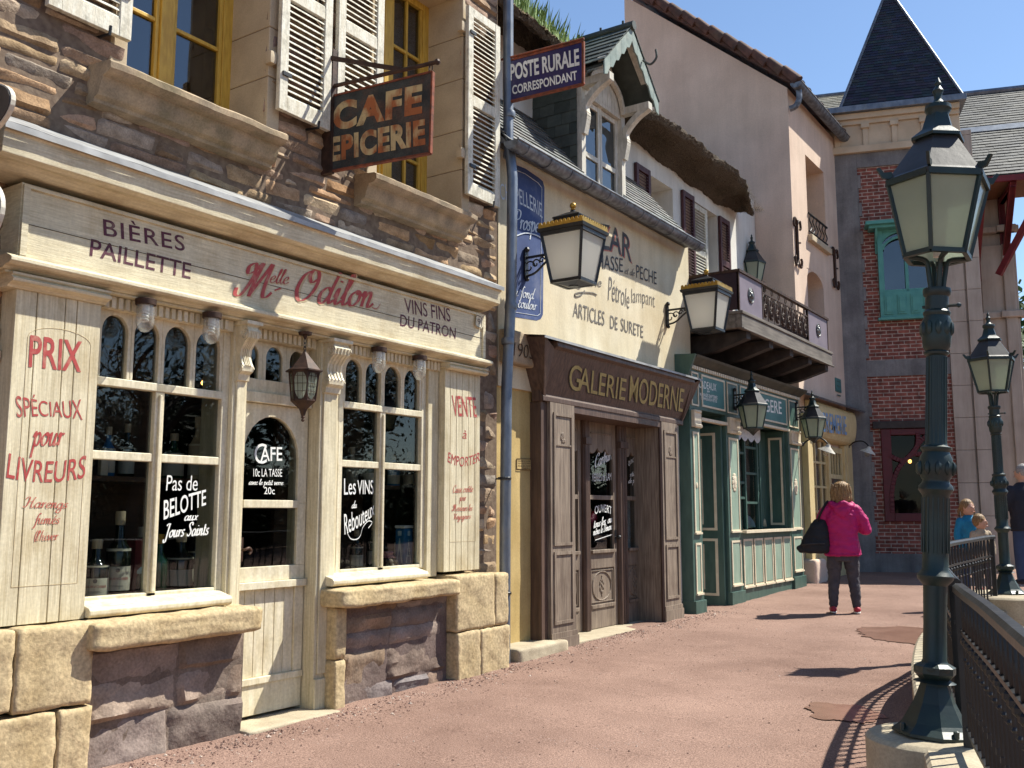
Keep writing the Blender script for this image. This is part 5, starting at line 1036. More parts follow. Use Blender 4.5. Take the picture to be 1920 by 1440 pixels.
XO = -4.86; pk = hx(1190, 56, XO).z; pe = (hx(1143, 122, XO).z+hx(1230, 178, XO).z)/2-.02; hw = .66
m.prism([(XW-.05, dy0+.0, ze), (XW-.05, dy1, ze), (XW-.05, yc+.12, pk-.15), (XW-.05, yc-.12, pk-.15)], (.06, 0, 0))
for i in range(9): y = dy0+.06+i*.115; m.box(XW+.01, XW+.014, y, y+.006, ze, ze+.35-.9*max(0, abs(y-yc)-.15))
for s in (-1, 1):      # curved brackets and purlins
    yb_ = yc+s*(.53-.04); P = spline([(XW+.02, yb_, ze-.55), (XW+.06, yb_, ze-.35), (XW+.05, yb_, ze-.22), (XW+.20, yb_, ze-.06), (XO-.02, yb_, ze+.03)], 5)
    for i in range(len(P)-1): m.bar(P[i], P[i+1], .09, .07, up=(1,0,.3))
    m.bar((XW-.1, yb_, ze+.05), (XO+.0, yb_, ze+.05), .10, .09)
    m.bar((XO-.05, yc+s*(hw-.03), pe+.02), (XO-.05, yc, pk-.10), .05, .10, up=(1,0,0))
    Q = spline([(XW+.05, yc+s*.44, ze+.0), (XW+.05, yc+s*.34, ze+.22), (XW+.05, yc+s*.08, ze+.36)], 5)
    for i in range(len(Q)-1): m.bar(Q[i], Q[i+1], .05, .05, up=(1,0,0))
m.build('dormer_frame', M['white_wood'], gal, bevel=.005)
m = MB()
for s in (-1, 1):     # scalloped verge slates
    for i in range(5):
        t0, t1 = i/5, (i+1)/5; a = V((XO, yc+s*hw*(1-t0)*1.04, pe-.02+(pk-pe)*t0)); b = V((XO, yc+s*hw*(1-t1)*1.04, pe-.02+(pk-pe)*t1)); d = V((0, 0, -.17)); mid = (a+b)/2+d*1.25
        m.prism([a, b, b+d, mid, a+d] if s < 0 else [a+d, mid, b+d, b, a], (.018, 0, 0))
m.build('dormer_bargeboard', M['sage'], gal, bevel=.003)
m = MB(); SR = [(.075,.095,.078),(.09,.105,.085),(.11,.12,.10),(.065,.08,.07)]
for s in (-1, 1):
    u = V((0, -s*hw, pk-pe)); L_ = u.length; u.normalize(); n = V((0, s*(pk-pe), hw)).normalized()
    slates(m, (XO+.03, yc+s*(hw+.03), pe-.03), (-1,0,0), u, n, 1.9, L_, .17, .13, SR, th=.010)
    m.col = (.06,.07,.06); m.prism([(XO-.03, yc+s*hw, pe-.045), (XO-.03, yc, pk-.03), (XO-.03, yc, pk-.055), (XO-.03, yc+s*hw, pe-.075)], (-1.85, 0, 0)); m.col = None
m.col = (.075,.085,.075); m.tube([(XO+.05, yc, pk+.0), (-6.8, yc, pk+.02)], .055, 12)
for i in range(6): m.tube([(XO-.1-i*.3, yc, pk+.05), (XO-.1-i*.3, yc, pk+.095)], .015, 6)
P = spline([(XO+.03, yc+.25, pk-.33), (XO+.12, yc+.26, pk-.40), (XO+.2, yc+.26, pk-.34), (XO+.2, yc+.25, pk-.24)], 5); m.tube(P, .014, 6)
m.build('dormer_roof', M['slate'], gal)
m = MB(); XN = XW-.05; a, b = dy0+.09, dy1-.09; ym = (a+b)/2
for p, q in ((a, a+.06), (b-.06, b), (ym-.05, ym-.004), (ym+.004, ym+.05)): m.box(XN-.03, XN+.015, p, q, zb0, ze-.05)
for z in (zb0+.03, ze-.09, zb0+.50): 
    for p, q in ((a+.06, ym-.05), (ym+.05, b-.06)): m.box(XN-.028, XN+.012, p, q, z-.03, z+.03)
wo_ = m.build('dormer_window', M['white_wood'], gal, bevel=.003)
g = MB(); g.box(XN-.012, XN-.008, a, b, zb0, ze-.05); g.build('pane', M['glass_up'], wo_)
# ================================================================ THATCHED WHITE HOUSE with green shop and balcony
wh = empty('thatched_house', (-5.88, 13, 0), 'white thatched house with a green shopfront and a mauve balcony', 'building')
XW = -5.88
def opening(px0, px1, py0, py1): a = hx(px0, py0, XW); b = hx(px1, py1, XW); return a.y, b.y, b.z, a.z
s1 = (hx(1188, 335, XW).y, hx(1214, 335, XW).y); o1 = (s1[1]+.02, hx(1262, 400, XW).y); z1 = (hx(1190, 345, XW).z-.7, hx(1190, 309, XW).z)
o2 = (hx(1299, 440, XW).y, hx(1345, 440, XW).y); z2 = (hx(1320, 520, XW).z-.4, hx(1300, 378, XW).z+.02)
m = MB()
def wall_with_holes(m, X0, X1, y0, y1, z0, z1, holes):
    ys = sorted({y0, y1, *[h[0] for h in holes], *[h[1] for h in holes]})
    for a, b in zip(ys[:-1], ys[1:]):
        hh = [h for h in holes if h[0] <= a+1e-6 and h[1] >= b-1e-6]
        for c, d in merge_spans([(h[2], h[3]) for h in hh], z0, z1): m.box(X0, X1, a, b, c, d)
wall_with_holes(m, -6.5, XW, 7.45, 16.48, 3.5, 7.0, [(*o1, *z1), (*o2, *z2)])
m.box(-10.5, -6.501, 7.45, 7.7, 0, 7.0); m.box(-10.5, -6.501, 16.2, 16.48, 0, 7.0); m.box(-10.5, -10.2, 7.701, 16.2, 0, 7)
m.build('wall', M['plaster_w'], wh)
for o_, z_ in ((o1, z1), (o2, z2)):
    m = MB(); X = -6.42; ym = (o_[0]+o_[1])/2
    for p, q in ((o_[0], o_[0]+.06), (ym-.04, ym+.04), (o_[1]-.06, o_[1])): m.box(X-.03, X+.02, p, q, z_[0], z_[1])
    for z in (z_[0]+.03, (z_[0]+z_[1])/2, z_[1]-.04): m.box(X-.025, X+.015, o_[0]+.06, ym-.04, z-.03, z+.03); m.box(X-.025, X+.015, ym+.04, o_[1]-.06, z-.03, z+.03)
    w_ = m.build('window', M['white_wood'], wh); g = MB(); g.box(X-.012, X-.008, o_[0], o_[1], z_[0], z_[1]); g.build('pane', M['glass_up'], w_)
    g = MB(); g.box(X-.35, X-.3, o_[0]-.3, o_[1]+.3, z_[0]-.2, z_[1]+.2); g.build('dark_room', M['dark'], w_)
shutter(s1[0], s1[1], z1[0], z1[1]+.02, 'maroon', XW+.01, .045, wh)
shutter(hx(1276, 400, XW).y, hx(1297, 400, XW).y, z2[0], z2[1]+.03, 'maroon', XW+.01, .045, wh)
shutter(o2[0]+.02, hx(1328, 440, XW).y, z2[0], z2[1]-.02, 'shutter', XW-.05, .045, wh)
shutter(hx(1346, 450, XW).y, hx(1364, 450, XW).y, z2[0], z2[1]-.0, 'maroon', XW+.01, .045, wh)
# thatched roof: overhanging, undulating eave
lo = [(940,62),(1000,100),(1063,148),(1120,205),(1173,253),(1220,290),(1267,322),(1290,345),(1320,360),(1340,380),(1363,391),(1397,400),(1412,408)]
up = [(940,-10),(962,8),(1000,36),(1063,88),(1120,130),(1200,197),(1240,217),(1270,240),(1313,263),(1327,287),(1367,307),(1393,333),(1412,358),(1424,385)]
XL, XU = -5.86, -5.36
LO = [hx(x, y, XL) for x, y in lo]; UP = [hx(x, y, XU) for x, y in up]
def itp(L, y):
    if y <= L[0].y: return L[0].z
    for a, b in zip(L[:-1], L[1:]):
        if a.y <= y <= b.y: return a.z+(b.z-a.z)*(y-a.y)/(b.y-a.y)
    return L[-1].z
ya, yb = 6.9, 15.6
def th_(u, v):
    y = ya+(yb-ya)*u; zl = itp(LO, y); zu = itp(UP, y); e = max(0, 1-(1-u)*9); zl += .05*e; 
    pr = [(-6.1, zl+.03), (-5.9, zl+.01), (XL+.02, zl), (-5.66, zl+(zu-zl)*.28), (-5.48, zl+(zu-zl)*.55-.02), (XU-.01, zu-.10), (XU+.012, zu-.04), (XU, zu), (XU-.28, zu+.22), (XU-.8, zu+.55), (-7.5, zu+1.3), (-8.6, zu+1.8)]
    i = v*(len(pr)-1); k = min(int(i), len(pr)-2); t = i-k; x = pr[k][0]*(1-t)+pr[k+1][0]*t; z = pr[k][1]*(1-t)+pr[k+1][1]*t
    nz = noise.noise(V((x*3, y*3, z*3)))*.05+noise.noise(V((x*14, y*14, z*14)))*.03+random.uniform(-.014, .014)
    return (x+nz-.25*e*(x > -5.9), y+random.uniform(-.006, .006), z+nz*.7)
m = MB(); m.grid(th_, 170, 54); b = len(m.v); m.poly([m.v[170+i*171] for i in range(55)])
m.build('thatched_roof', M['thatch'], wh, smooth=False)
m = MB()     # loose straw ends along the eave
for i in range(11000):
    y = random.uniform(ya, yb-.05); zl = itp(LO, y); zu = itp(UP, y); t = random.random()
    t = t**.5; p = V((XL+(XU-XL)*t+random.uniform(-.02, .02), y, zl+(zu-zl)*(.85*t+.12*t*t)+random.uniform(-.02, .02))); d = V((random.uniform(.3, 1)*.05, random.uniform(-.03, .03), -random.uniform(.03, .09))); s = V((0, .006, 0))
    m.poly([p-s, p+s, p+d])
m.build('straw_fringe', M['thatch'], wh)
m = MB()     # moss and iris leaves growing on the thatch
for i in range(620):
    px = random.uniform(968, 1100); q = hx(px, 0, XU); y = q.y; zu = itp(UP, y); x = XU-random.uniform(.0, .55); z = zu-.02+(XU-x)*.8
    h_ = random.uniform(.10, .34)*(1 if random.random() < .6 else .5); a = random.uniform(-.5, .5); ln2 = V((random.uniform(-.3, .5)*h_, a*h_*.7, h_)); s = V((0, .011, 0)); p = V((x, y, z)); mid = p+ln2*.6+V((0,0,.02))
    m.poly([p-s, p+s, mid+s*.8, p+ln2, mid-s*.8])
gr = m.build('roof_leaves', M['grass'], wh); gr['kind'] = 'stuff'
m = MB(); m.grid(lambda u, v: (XU+.02-.45*v+.03*noise.noise(V((u*50, v*5, 1))), 6.95+(hx(1105, 0, XU).y-6.95)*u, itp(UP, 6.95+(hx(1105, 0, XU).y-6.95)*u)-.02+.40*v+.04*noise.noise(V((u*60, v*8, 4)))+random.uniform(-.012, .012)), 120, 10); m.build('moss', M['drygrass'], wh)
# ---- green shopfront
XG0 = -5.05
def trim(m, X, y0, y1, z0, z1, w=.028, d=.012): panel(m, X, y0, y1, z0, z1, w, d)
gd, gm, gt = MB(), MB(), MB()
cols = [(11.50, 11.82, .10), (12.72, 13.20, .13), (15.36, 15.92, .19)]
m = MB()
for a, b, z in cols:
    m.box(-5.6, XG0, a, b, z, 3.30); m.box(-5.4, XG0+.03, a-.01, b+.01, z-.02, z+.20)
m.box(-5.6, XG0+.005, 11.50, 15.93, 2.74, 3.31); m.box(-5.6, XG0-.01, 13.2, 15.36, .15, 1.11)
co_ = MB(); co_.prism([(-5.6, 11.46, 3.315), (XG0+.02, 11.46, 3.315), (XG0+.05, 11.46, 3.34), (XG0+.13, 11.46, 3.39), (XG0+.15, 11.46, 3.42), (-5.6, 11.46, 3.46)], (0, 4.55, 0))
m.prism([(-5.2, 11.40, 3.10), (XG0+.02, 11.40, 3.12), (XG0+.14, 11.40, 3.42), (-5.2, 11.40, 3.44)], (0, .05, 0))
gsh = m.build('green_shopfront', M['g_dark'], wh, bevel=.004); co_.build('shop_cornice', M['olive_lead'], gsh, bevel=.004)
m = MB()      # lighter green fields
t_ = MB()
for a, b, z in cols:
    c0, c1 = a+.07, b-.07
    for p, q in ((z+.28, 1.02), (1.14, 2.44)): m.box(XG0, XG0+.004, c0+.02, c1-.02, p+.02, q-.02); trim(t_, XG0+.001, c0, c1, p, q); t_.box(XG0, XG0+.03, c0-.01, c1+.01, p-.012, p+.012)
    # carved capital block and rosette
    t_.box(XG0, XG0+.045, a+.05, b-.05, 2.50, 2.72)
    for k in range(6): t_.ball((XG0+.045, a+.08+(b-a-.16)*k/5, 2.515), .03, 6); t_.ball((XG0+.045, a+.08+(b-a-.16)*k/5, 2.705), .022, 6)
    if (b-a) > .4:
        for k in range(10): aa = k*PI/5; t_.ball((XG0+.008, (a+b)/2+.055*math.cos(aa), 1.82+.10*math.sin(aa)), .035, 6, (.3, 1, 1))
        t_.ball((XG0+.01, (a+b)/2, 1.82), .07, 8, (.25, .8, 1.4))
    else:
        t_.ball((XG0+.008, (a+b)/2, 1.75), .03, 8, (.3, 1, 1.3))
    fl_ = MB(); fl_.box(XG0+.005, XG0+.009, a+.07, b-.07, 2.80, 3.20); fl_.build('green_field', M['g_dark'], gsh); trim(t_, XG0+.006, a+.05, b-.05, 2.78, 3.22, .02)
n = 5; w_ = (15.34-13.22)/n
for i in range(n):
    a = 13.22+i*w_; m.box(XG0-.009, XG0-.004, a+.05, a+w_-.05, .40, 1.0); trim(t_, XG0-.008, a+.03, a+w_-.03, .36, 1.03, .03); t_.box(XG0-.01, XG0+.02, a+.02, a+w_-.02, .345, .37)
for a, b in ((11.88, 12.68), (13.26, 15.30)): trim(t_, XG0+.006, a, b, 2.79, 3.22, .025)
t_.box(XG0-.03, XG0+.08, 13.18, 15.36, 1.115, 1.155); t_.box(XG0-.05, XG0+.03, 13.2, 15.36, 2.70, 2.735); t_.box(XG0-.05, XG0+.03, 11.82, 12.72, 2.60, 2.64)
y = 11.52
while y < 15.9: t_.box(XG0+.006, XG0+.04, y, y+.05, 3.255, 3.30); y += .075
m.build('green_field', M['g_mid'], gsh); t_.build('cream_trim', M['g_trim'], gsh, bevel=.003)
for a, b in ((11.90, 12.66), (13.28, 15.28)): m = MB(); m.box(XG0+.006, XG0+.010, a, b, 2.81, 3.20); tl = m.build('name_board', M['teal'], gsh)
T = MB(); XT = XG0+.0105
wtext(T, 'CADEAUX', XT, (1310,726.5), (1343,734), (1310,712), bold=.004); wtext(T, 'pour', XT, (1325,735), (1331,736), (1325,732), script=True, capx=(0, 1))
wtext(T, 'MARIAGES BAPTEMES', XT, (1312,742), (1345,749), (1312,735.5), bold=.01); wtext(T, 'COMMUNION FETES', XT, (1314,749), (1344,755), (1314,743.5), bold=.01)
wtext(T, 'MENAGERE', XT, (1392,765), (1466,777), (1391,739), bold=.008); T.build('lettering', M['whitepaint'], tl)
# doorway with its open green door, dark behind
m = MB(); m.box(-6.05, -5.10, 12.64, 12.70, .13, 2.6); d_ = m.build('door', M['g_dark'], wh, bevel=.004)
m = MB()
for z0_, z1_ in ((.28, 1.05), (1.16, 2.5)):
    for a, b in ((-5.22, -5.18), (-5.85, -5.81)): m.box(a, b, 12.628, 12.64, z0_, z1_)
    m.box(-5.81, -5.22, 12.628, 12.64, z0_, z0_+.035); m.box(-5.81, -5.22, 12.628, 12.64, z1_-.035, z1_); m.box(-5.42, -5.38, 12.628, 12.64, z0_+.08, z1_-.08)
m.build('door_trim', M['g_trim'], d_, bevel=.002)
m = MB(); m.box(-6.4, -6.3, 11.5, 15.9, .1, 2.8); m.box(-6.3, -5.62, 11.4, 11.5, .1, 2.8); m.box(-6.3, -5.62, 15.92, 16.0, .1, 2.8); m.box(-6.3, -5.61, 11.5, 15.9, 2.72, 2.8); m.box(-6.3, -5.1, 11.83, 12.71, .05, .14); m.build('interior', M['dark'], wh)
# shop window with staggered bars, scalloped blind, side panel
XV = -5.38
m = MB(); z0_, z1_ = 1.155, 2.70; ya_, yb_ = 13.22, 15.34
ys = [ya_, 13.72, 14.22, 14.75, yb_]
for k in range(1, 4): m.box(XV-.03, XV+.03, ys[k]-.025, ys[k]+.025, z0_, z1_)
m.box(XV-.03, XV+.03, ya_-.02, ya_+.04, z0_, z1_); m.box(XV-.03, XV+.03, yb_-.5, yb_-.45, z0_, z1_)
for k, zs in enumerate(((1.45, 1.95), (1.62, 1.85, 2.3), (1.55, 2.0, 2.4), (1.7, 2.1))):
    for z in zs: m.box(XV-.02, XV+.02, ys[k]+.03, ys[k+1]-.026 if k < 3 else yb_-.5, z-.018, z+.018)
w_ = m.build('shop_window', M['g_dark'], wh, bevel=.003); g = MB(); g.box(XV-.006, XV-.002, ya_, yb_-.46, z0_, z1_); g.build('pane', M['glass'], w_)
m = MB(); k = 36; P = [(XV+.05, ya_, z1_)]+[(XV+.05, ya_+(yb_-.5-ya_)*i/k, z1_-.16-.06*abs(math.sin(i*PI/6))) for i in range(k+1)]+[(XV+.05, yb_-.5, z1_)]; m.prism(P, (.006, 0, 0)); m.build('scalloped_blind', M['palepaint'], w_)
m = MB(); m.box(XV-.1, XG0-.06, yb_-.04, yb_+.02, z0_, 2.7); m.box(XV-.09, XV-.03, yb_-.45, yb_-.04, z0_, 2.7); sp_ = m.build('side_panel', M['g_dark'], w_, bevel=.003)
m = MB(); Yp = yb_-.04
for a, b in ((XV+.02, XV+.05), (XG0-.12, XG0-.09)): m.box(a, b, Yp-.012, Yp, z0_+.05, 2.6)
m.box(XV+.05, XG0-.12, Yp-.012, Yp, z0_+.05, z0_+.085); m.box(XV+.05, XG0-.12, Yp-.012, Yp, 2.565, 2.6); m.build('side_trim', M['g_trim'], w_)
for i, (px, h_, mt, lb) in enumerate(((1402, .20, 'palepaint', 'pale draped cloth display in the green shop window'), (1424, .26, 'ceramic', 'cream round display plate standing in the green shop window'))):
    q = hx(px, 985, -5.5); m = MB(); m.lathe([(.02, 0), (.12, .02), (.10, h_*.5), (.04, h_*.9), (.002, h_)], (-5.5, q.y, 1.16), 12); tag(m.build('shop_display', M[mt], None, smooth=True), lb, 'display')
# ---- balcony
by0, by1, bx, bz0, bz1 = 11.95, 15.95, -4.52, 4.03, 4.575
bal = MB()
m = MB(); m.box(-5.88, bx+.06, by0-.02, by1+.06, 3.985, 4.03); m.box(bx-.04, bx+.045, by0-.015, by1+.05, 3.80, 3.984); m.box(-5.88, bx-.041, by0-.015, by0+.05, 3.80, 3.984); m.box(-5.88, bx-.041, by1-.02, by1+.05, 3.80, 3.984); m.box(bx+.045, bx+.075, by0-.03, by1+.08, 3.775, 3.80)
bf = m.build('balcony', M['balc_wood'], wh, bevel=.008)
m = MB()
for i in range(5):
    y = by0+.25+i*(by1-by0-.45)/4; m.prism([(-5.88, y, 3.30), (-5.6, y, 3.34), (-5.25, y, 3.52), (-4.98, y, 3.56), (bx+.0, y, 3.70), (bx+.0, y, 3.80), (-5.88, y, 3.80)], (0, .16, 0))
m.box(-5.88, bx-.05, by0+.03, by1-.03, 3.83, 3.90); m.build('balcony_bracket', M['darkbeam'], bf, bevel=.006)
for q_ in (by0, by1-.02): m = MB(); m.box(-5.88, bx, q_, q_+.02, 4.05, bz1-.01); m.build('end_panel', M['plum'], bf)
yA, yB = hx(1428, 560, bx).y, hx(1514, 610, bx).y
for q_ in ((by0+.02, yA), (yB, by1-.02)): m = MB(); m.box(bx-.015, bx+.005, *q_, 4.05, bz1-.02); m.build('mauve_panel', M['mauve'], bf)
m = MB(); m.box(-5.88, bx+.03, by0-.012, by0+.03, bz1-.02, bz1+.015); m.box(bx-.03, bx+.03, by0+.03, by1+.012, bz1-.02, bz1+.015)
for y in (by0, yA, yB, by1-.03): m.box(bx-.018, bx+.012, y, y+.03, 4.04, bz1-.02)
m.box(bx-.01, bx+.008, yA, yB, bz1-.14, bz1-.12); m.box(bx-.01, bx+.008, yA, yB, 4.045, 4.065)
for i in range(7): y = yA+(yB-yA)*(i+.5)/7; P = [V((bx, y+.035*math.cos(a), bz1-.07+.045*math.sin(a))) for a in [k*PI/7 for k in range(15)]]; m.tube(P, .007, 5, False)
nS = 8
for i in range(nS):
    yc_ = yA+(yB-yA)*(i+.5)/nS; w2 = (yB-yA)/nS*.5; zc = 4.25; hh = .19
    for s in (-1, 1):
        P = [V((bx-.002, yc_+s*w2*(.12+.8*math.sin(t)*(1-t/9)), zc+hh*math.cos(t)*(1-t/12))) for t in [k*.35 for k in range(22)]]; m.tube(P, .010, 5)
        P = [V((bx+.004, yc_+s*w2*.5*math.sin(t*1.3)*(1-t/8), zc-hh*.35+hh*.5*math.cos(t*1.3)*(1-t/8))) for t in [k*.4 for k in range(16)]]; m.tube(P, .009, 5)
        P = [V((bx+.004, yc_+s*w2*.45*math.sin(t*1.3)*(1-t/8), zc+hh*.45+hh*.4*math.cos(t*1.3+2)*(1-t/8))) for t in [k*.4 for k in range(16)]]; m.tube(P, .008, 5)
    m.tube([(bx, yc_-w2, 4.06), (bx, yc_-w2, bz1-.13)], .007, 5); m.ball((bx+.005, yc_, zc+.03), .022, 8); m.ball((bx+.005, yc_, zc-.12), .018, 8)
m.build('scroll_railing', M['brown_iron'], bf)
M['medal'] = surf('tarnished_medallion', (.20,.21,.21), (.06,.06,.06), 14, rough=.4, metal=.5, bump=.2)
for y in ((by0+yA)/2, (yB+by1)/2):
    m = MB(); Mx = Matrix.Rotation(PI/2, 3, 'Y'); m.lathe([(.10, 0), (.11, .012), (.095, .02), (.09, .012), (.0, .012)], (bx+.004, y, 4.31), 24, M=Mx)
    for dy, dz, r in ((0, .0, .055), (-.035, .03, .03), (.035, .03, .03), (0, -.035, .03), (-.05, -.02, .025), (.05, -.02, .025), (0, .055, .03), (-.028, .058, .022), (.028, .058, .022), (0, -.065, .02)): m.ball((bx+.016, y+dy, 4.31+dz), r, 8, (.6, 1, 1))
    m.build('lion_medallion', M['medal'], bf, smooth=True, auto=50)
# ================================================================ PINK GABLED HOUSE
pk_ = empty('pink_house', (-5.2, 18, 0), 'tall pink plaster gabled house with iron wall anchors and a pale yellow shop below', 'building')
PX0, PY0, PY1, PZ1 = -5.2, 16.5, 19.5, 9.0
wA = (hx(1512, 350, PX0).y, hx(1541, 350, PX0).y+.15, hx(1530, 447, PX0).z-.05, hx(1512, 292, PX0).z); wB = (hx(1515, 560, PX0).y, hx(1542, 560, PX0).y+.1, hx(1535, 622, PX0).z-.05, hx(1515, 508, PX0).z+.05)
m = MB(); wall_with_holes(m, -5.75, PX0, PY0+.3, PY1, 0, PZ1, [wA, wB]); 
m.prism([(PX0, PY0, 0), (PX0, PY0, PZ1), (-8.45, PY0, PZ1+2.80), (-8.45, PY0, 0)], (0, .3, 0)); m.box(-8.45, -8.2, PY0+.301, PY1-.301, 0, PZ1+2.5)
m.prism([(-5.76, PY1-.3, 0), (-5.76, PY1-.3, PZ1), (-8.45, PY1-.3, PZ1+2.3), (-8.45, PY1-.3, 0)], (0, .3, 0))
m.build('wall', M['plaster_p'], pk_)
# raised arch filler of the lower window
yc = (wB[0]+wB[1])/2; r_ = (wB[1]-wB[0])/2
m = MB()
for s in (-1, 1): m.prism([(-5.74, yc+s*r_, wB[3])]+[(-5.74, yc+s*r_*math.cos(a), wB[3]-.22+.22*math.sin(a)) for a in [k*PI/16 for k in range(9)]], (.535, 0, 0))
m.build('arch_filler', M['plaster_p'], pk_)
for w_ in (wA, wB):
    m = MB(); X = -5.62; m.box(X-.03, X+.03, w_[0], w_[0]+.07, w_[2], w_[3]); m.box(X-.03, X+.03, w_[1]-.07, w_[1], w_[2], w_[3]); m.box(X-.03, X+.02, w_[0]+.07, w_[1]-.07, w_[3]-.08, w_[3]); m.box(X-.03, X+.025, (w_[0]+w_[1])/2-.03, (w_[0]+w_[1])/2+.03, w_[2], w_[3]-.08)
    o = m.build('window', M['g_dark'], pk_); g = MB(); g.box(X-.012, X-.008, w_[0], w_[1], w_[2], w_[3]); g.build('pane', M['glass_up'], o); g = MB(); g.box(X-.3, X-.25, w_[0]-.2, w_[1]+.2, w_[2]-.2, w_[3]+.2); g.build('dark_room', M['dark'], o)
m = MB(); m.box(-5.5, PX0+.09, wA[0]-.06, wA[1]+.05, wA[2]-.12, wA[2]); m.build('window_sill', M['quoin'], pk_, bevel=.015)
m = MB(); zz = wA[2]
m.tube([(PX0+.02, wA[0], zz+.42), (PX0+.02, wA[1], zz+.42)], .02, 6); m.tube([(PX0+.02, wA[0], zz+.08), (PX0+.02, wA[1], zz+.08)], .015, 6)
for i in range(6): y = wA[0]+(wA[1]-wA[0])*(i+.5)/6; m.tube(spline([(PX0+.02, y-.04, zz+.08), (PX0+.03, y+.05, zz+.2), (PX0+.02, y-.05, zz+.3), (PX0+.02, y+.04, zz+.42)], 4), .011, 5)
m.build('window_guard', M['iron'], pk_)
for (px, ya__, yb__) in ((1492, 415, 497), (1563, 470, 538)):
    a = hx(px, ya__, PX0); b = hx(px, yb__, PX0); m = MB(); X = PX0+.03; y = (a.y+b.y)/2; h_ = a.z-b.z
    m.tube([(X, y, b.z), (X, y, a.z)], .03, 6)
    for zc, s in ((a.z, 1), (b.z, -1)):
        for d in (-1, 1): m.tube(spline([(X, y, zc-s*.12), (X+.01, y+d*.06, zc-s*.01), (X+.01, y+d*.15, zc+s*.01), (X+.01, y+d*.19, zc-s*.10), (X+.01, y+d*.15, zc-s*.14)], 5), .022, 6)
    m.bar((X, y-.0, (a.z+b.z)/2), (X+.02, y+.12, (a.z+b.z)/2+.02), .02, .03); m.build('wall_anchor', M['brown_iron'], pk_, smooth=True, auto=60)
# roof slab with tiles and verge caps, zinc gutter
m = MB(); ex, ez = -5.02, PZ1-.02; rx, rz = -8.55, PZ1+3.03
sl = V((rx-ex, 0, rz-ez)); L_ = sl.length; sl.normalize(); n_ = V((-sl.z, 0, sl.x)); n_ = n_ if n_.z > 0 else -n_
random.seed(5); m.col = None
m.prism([V((ex, PY0-.10, ez))-n_*.02, V((rx, PY0-.10, rz))-n_*.02, V((rx, PY0-.10, rz))+n_*.10, V((ex, PY0-.10, ez))+n_*.10], (0, PY1-PY0+.1, 0))
k = 0; d = 0
while d < L_-.1:
    p = V((ex, PY0-.09, ez))+sl*d+n_*.10; q = p+sl*.40; m.tube([p-n_*.02, q+n_*.03], [.105+random.uniform(-.01, .01), .085], 8, sq=.8)
    for j in range(8):
        y = PY0+.12+j*.38; m.tube([V((p.x, y, p.z))-n_*.04, V((q.x, y, q.z))-n_*.02], [.10, .085], 6)
    d += .36
m.build('roof', M['tile'], pk_, smooth=True, auto=50)
m = MB(); R = .10
m.grid(lambda u, v: (-5.0+R*math.cos(PI*(1+u)), PY0-.15+(PY1-PY0+.15)*v, 9.0+R*math.sin(PI*(1+u))), 10, 24); m.poly([(-5.0+R*math.cos(PI*(1+i/10)), PY0-.15, 9.0+R*math.sin(PI*(1+i/10))) for i in range(11)])
m.tube([(-4.9, PY0-.15, 9.0), (-4.9, PY1, 9.0)], .015, 6); m.tube(spline([(-5.0, PY0+.02, 8.92), (-5.0, PY0+.02, 8.75), (-5.06, PY0+.0, 8.62), (-5.16, PY0-.03, 8.58)], 4), .055, 8); m.build('gutter', M['zinc_gutter'], pk_, smooth=True, auto=40)
# little plaque
m = MB(); a, b = hx(1566, 708, PX0+.01), hx(1577, 737, PX0+.01); m.box(PX0, PX0+.02, a.y, b.y, b.z, a.z); po = m.build('wall_plaque', M['teal'], pk_)
m = MB()
for i in range(4): z = a.z-.06-i*.09; m.box(PX0+.02, PX0+.022, a.y+.06, b.y-.06, z-.012, z+.012)
m.build('plaque_print', M['g_dark'], po)
# pale yellow shop below
XK = -5.08; y0, y1 = 16.48, 19.25
m = MB(); m.box(-5.19, XK, y0, 16.75, .2, 3.1); m.box(-5.19, XK, 18.9, y1, .2, 3.1); m.box(-5.19, XK-.01, 17.70, 17.82, .2, 2.66); m.box(-5.19, XK-.01, 18.76, 18.9, .2, 2.66)
P = spline([(-5.19, 0, 3.36), (-4.98, 0, 3.30), (-4.95, 0, 3.0), (-5.02, 0, 2.72), (-5.19, 0, 2.66)], 4); m.prism([(p.x, 16.75, p.z) for p in P], (0, 2.4, 0))
sh = m.build('yellow_shopfront', M['bakery'], pk_, bevel=.004)
m = MB(); m.prism([(-4.84, y0-.05, 3.36), (-5.19, y0-.05, 3.50), (-5.19, y0-.05, 3.46), (-4.86, y0-.05, 3.33)], (0, y1-y0+.25, 0)); m.build('zinc_canopy', M['zinc'], sh)
T = MB(); XT = -4.944; wtext(T, 'CREMERIE', XT, (1542,810), (1588,816), (1540,772), bold=.01); T.build('lettering', M['skyblue'], sh)
m = MB(); X = -5.16
for y in (16.75, 17.05, 17.38, 17.68): m.box(X-.02, X+.02, y, y+.045, 1.0, 2.66)
for z in (1.0, 1.42, 1.85, 2.28): m.box(X-.02, X+.018, 16.80, 17.68, z-.02, z+.02)
w_ = m.build('shop_window', M['bakery'], sh); g = MB(); g.box(X-.012, X-.008, 16.76, 17.7, 1.0, 2.66); g.build('pane', M['glass'], w_)
m = MB(); m.box(-5.19, XK, 16.75, 17.7, .55, 1.0); panel(m, XK, 16.80, 17.65, .60, .96); m.build('window_apron', M['bakery'], sh, bevel=.003)
m = MB(); X = -5.15; m.box(X-.03, X+.02, 17.83, 17.93, .25, 2.6); m.box(X-.03, X+.02, 18.66, 18.76, .25, 2.6); m.box(X-.03, X+.02, 17.93, 18.66, .25, 1.1); m.box(X-.03, X+.02, 17.93, 18.66, 2.5, 2.6); m.box(X-.03, X+.02, 17.93, 18.66, 2.02, 2.1)
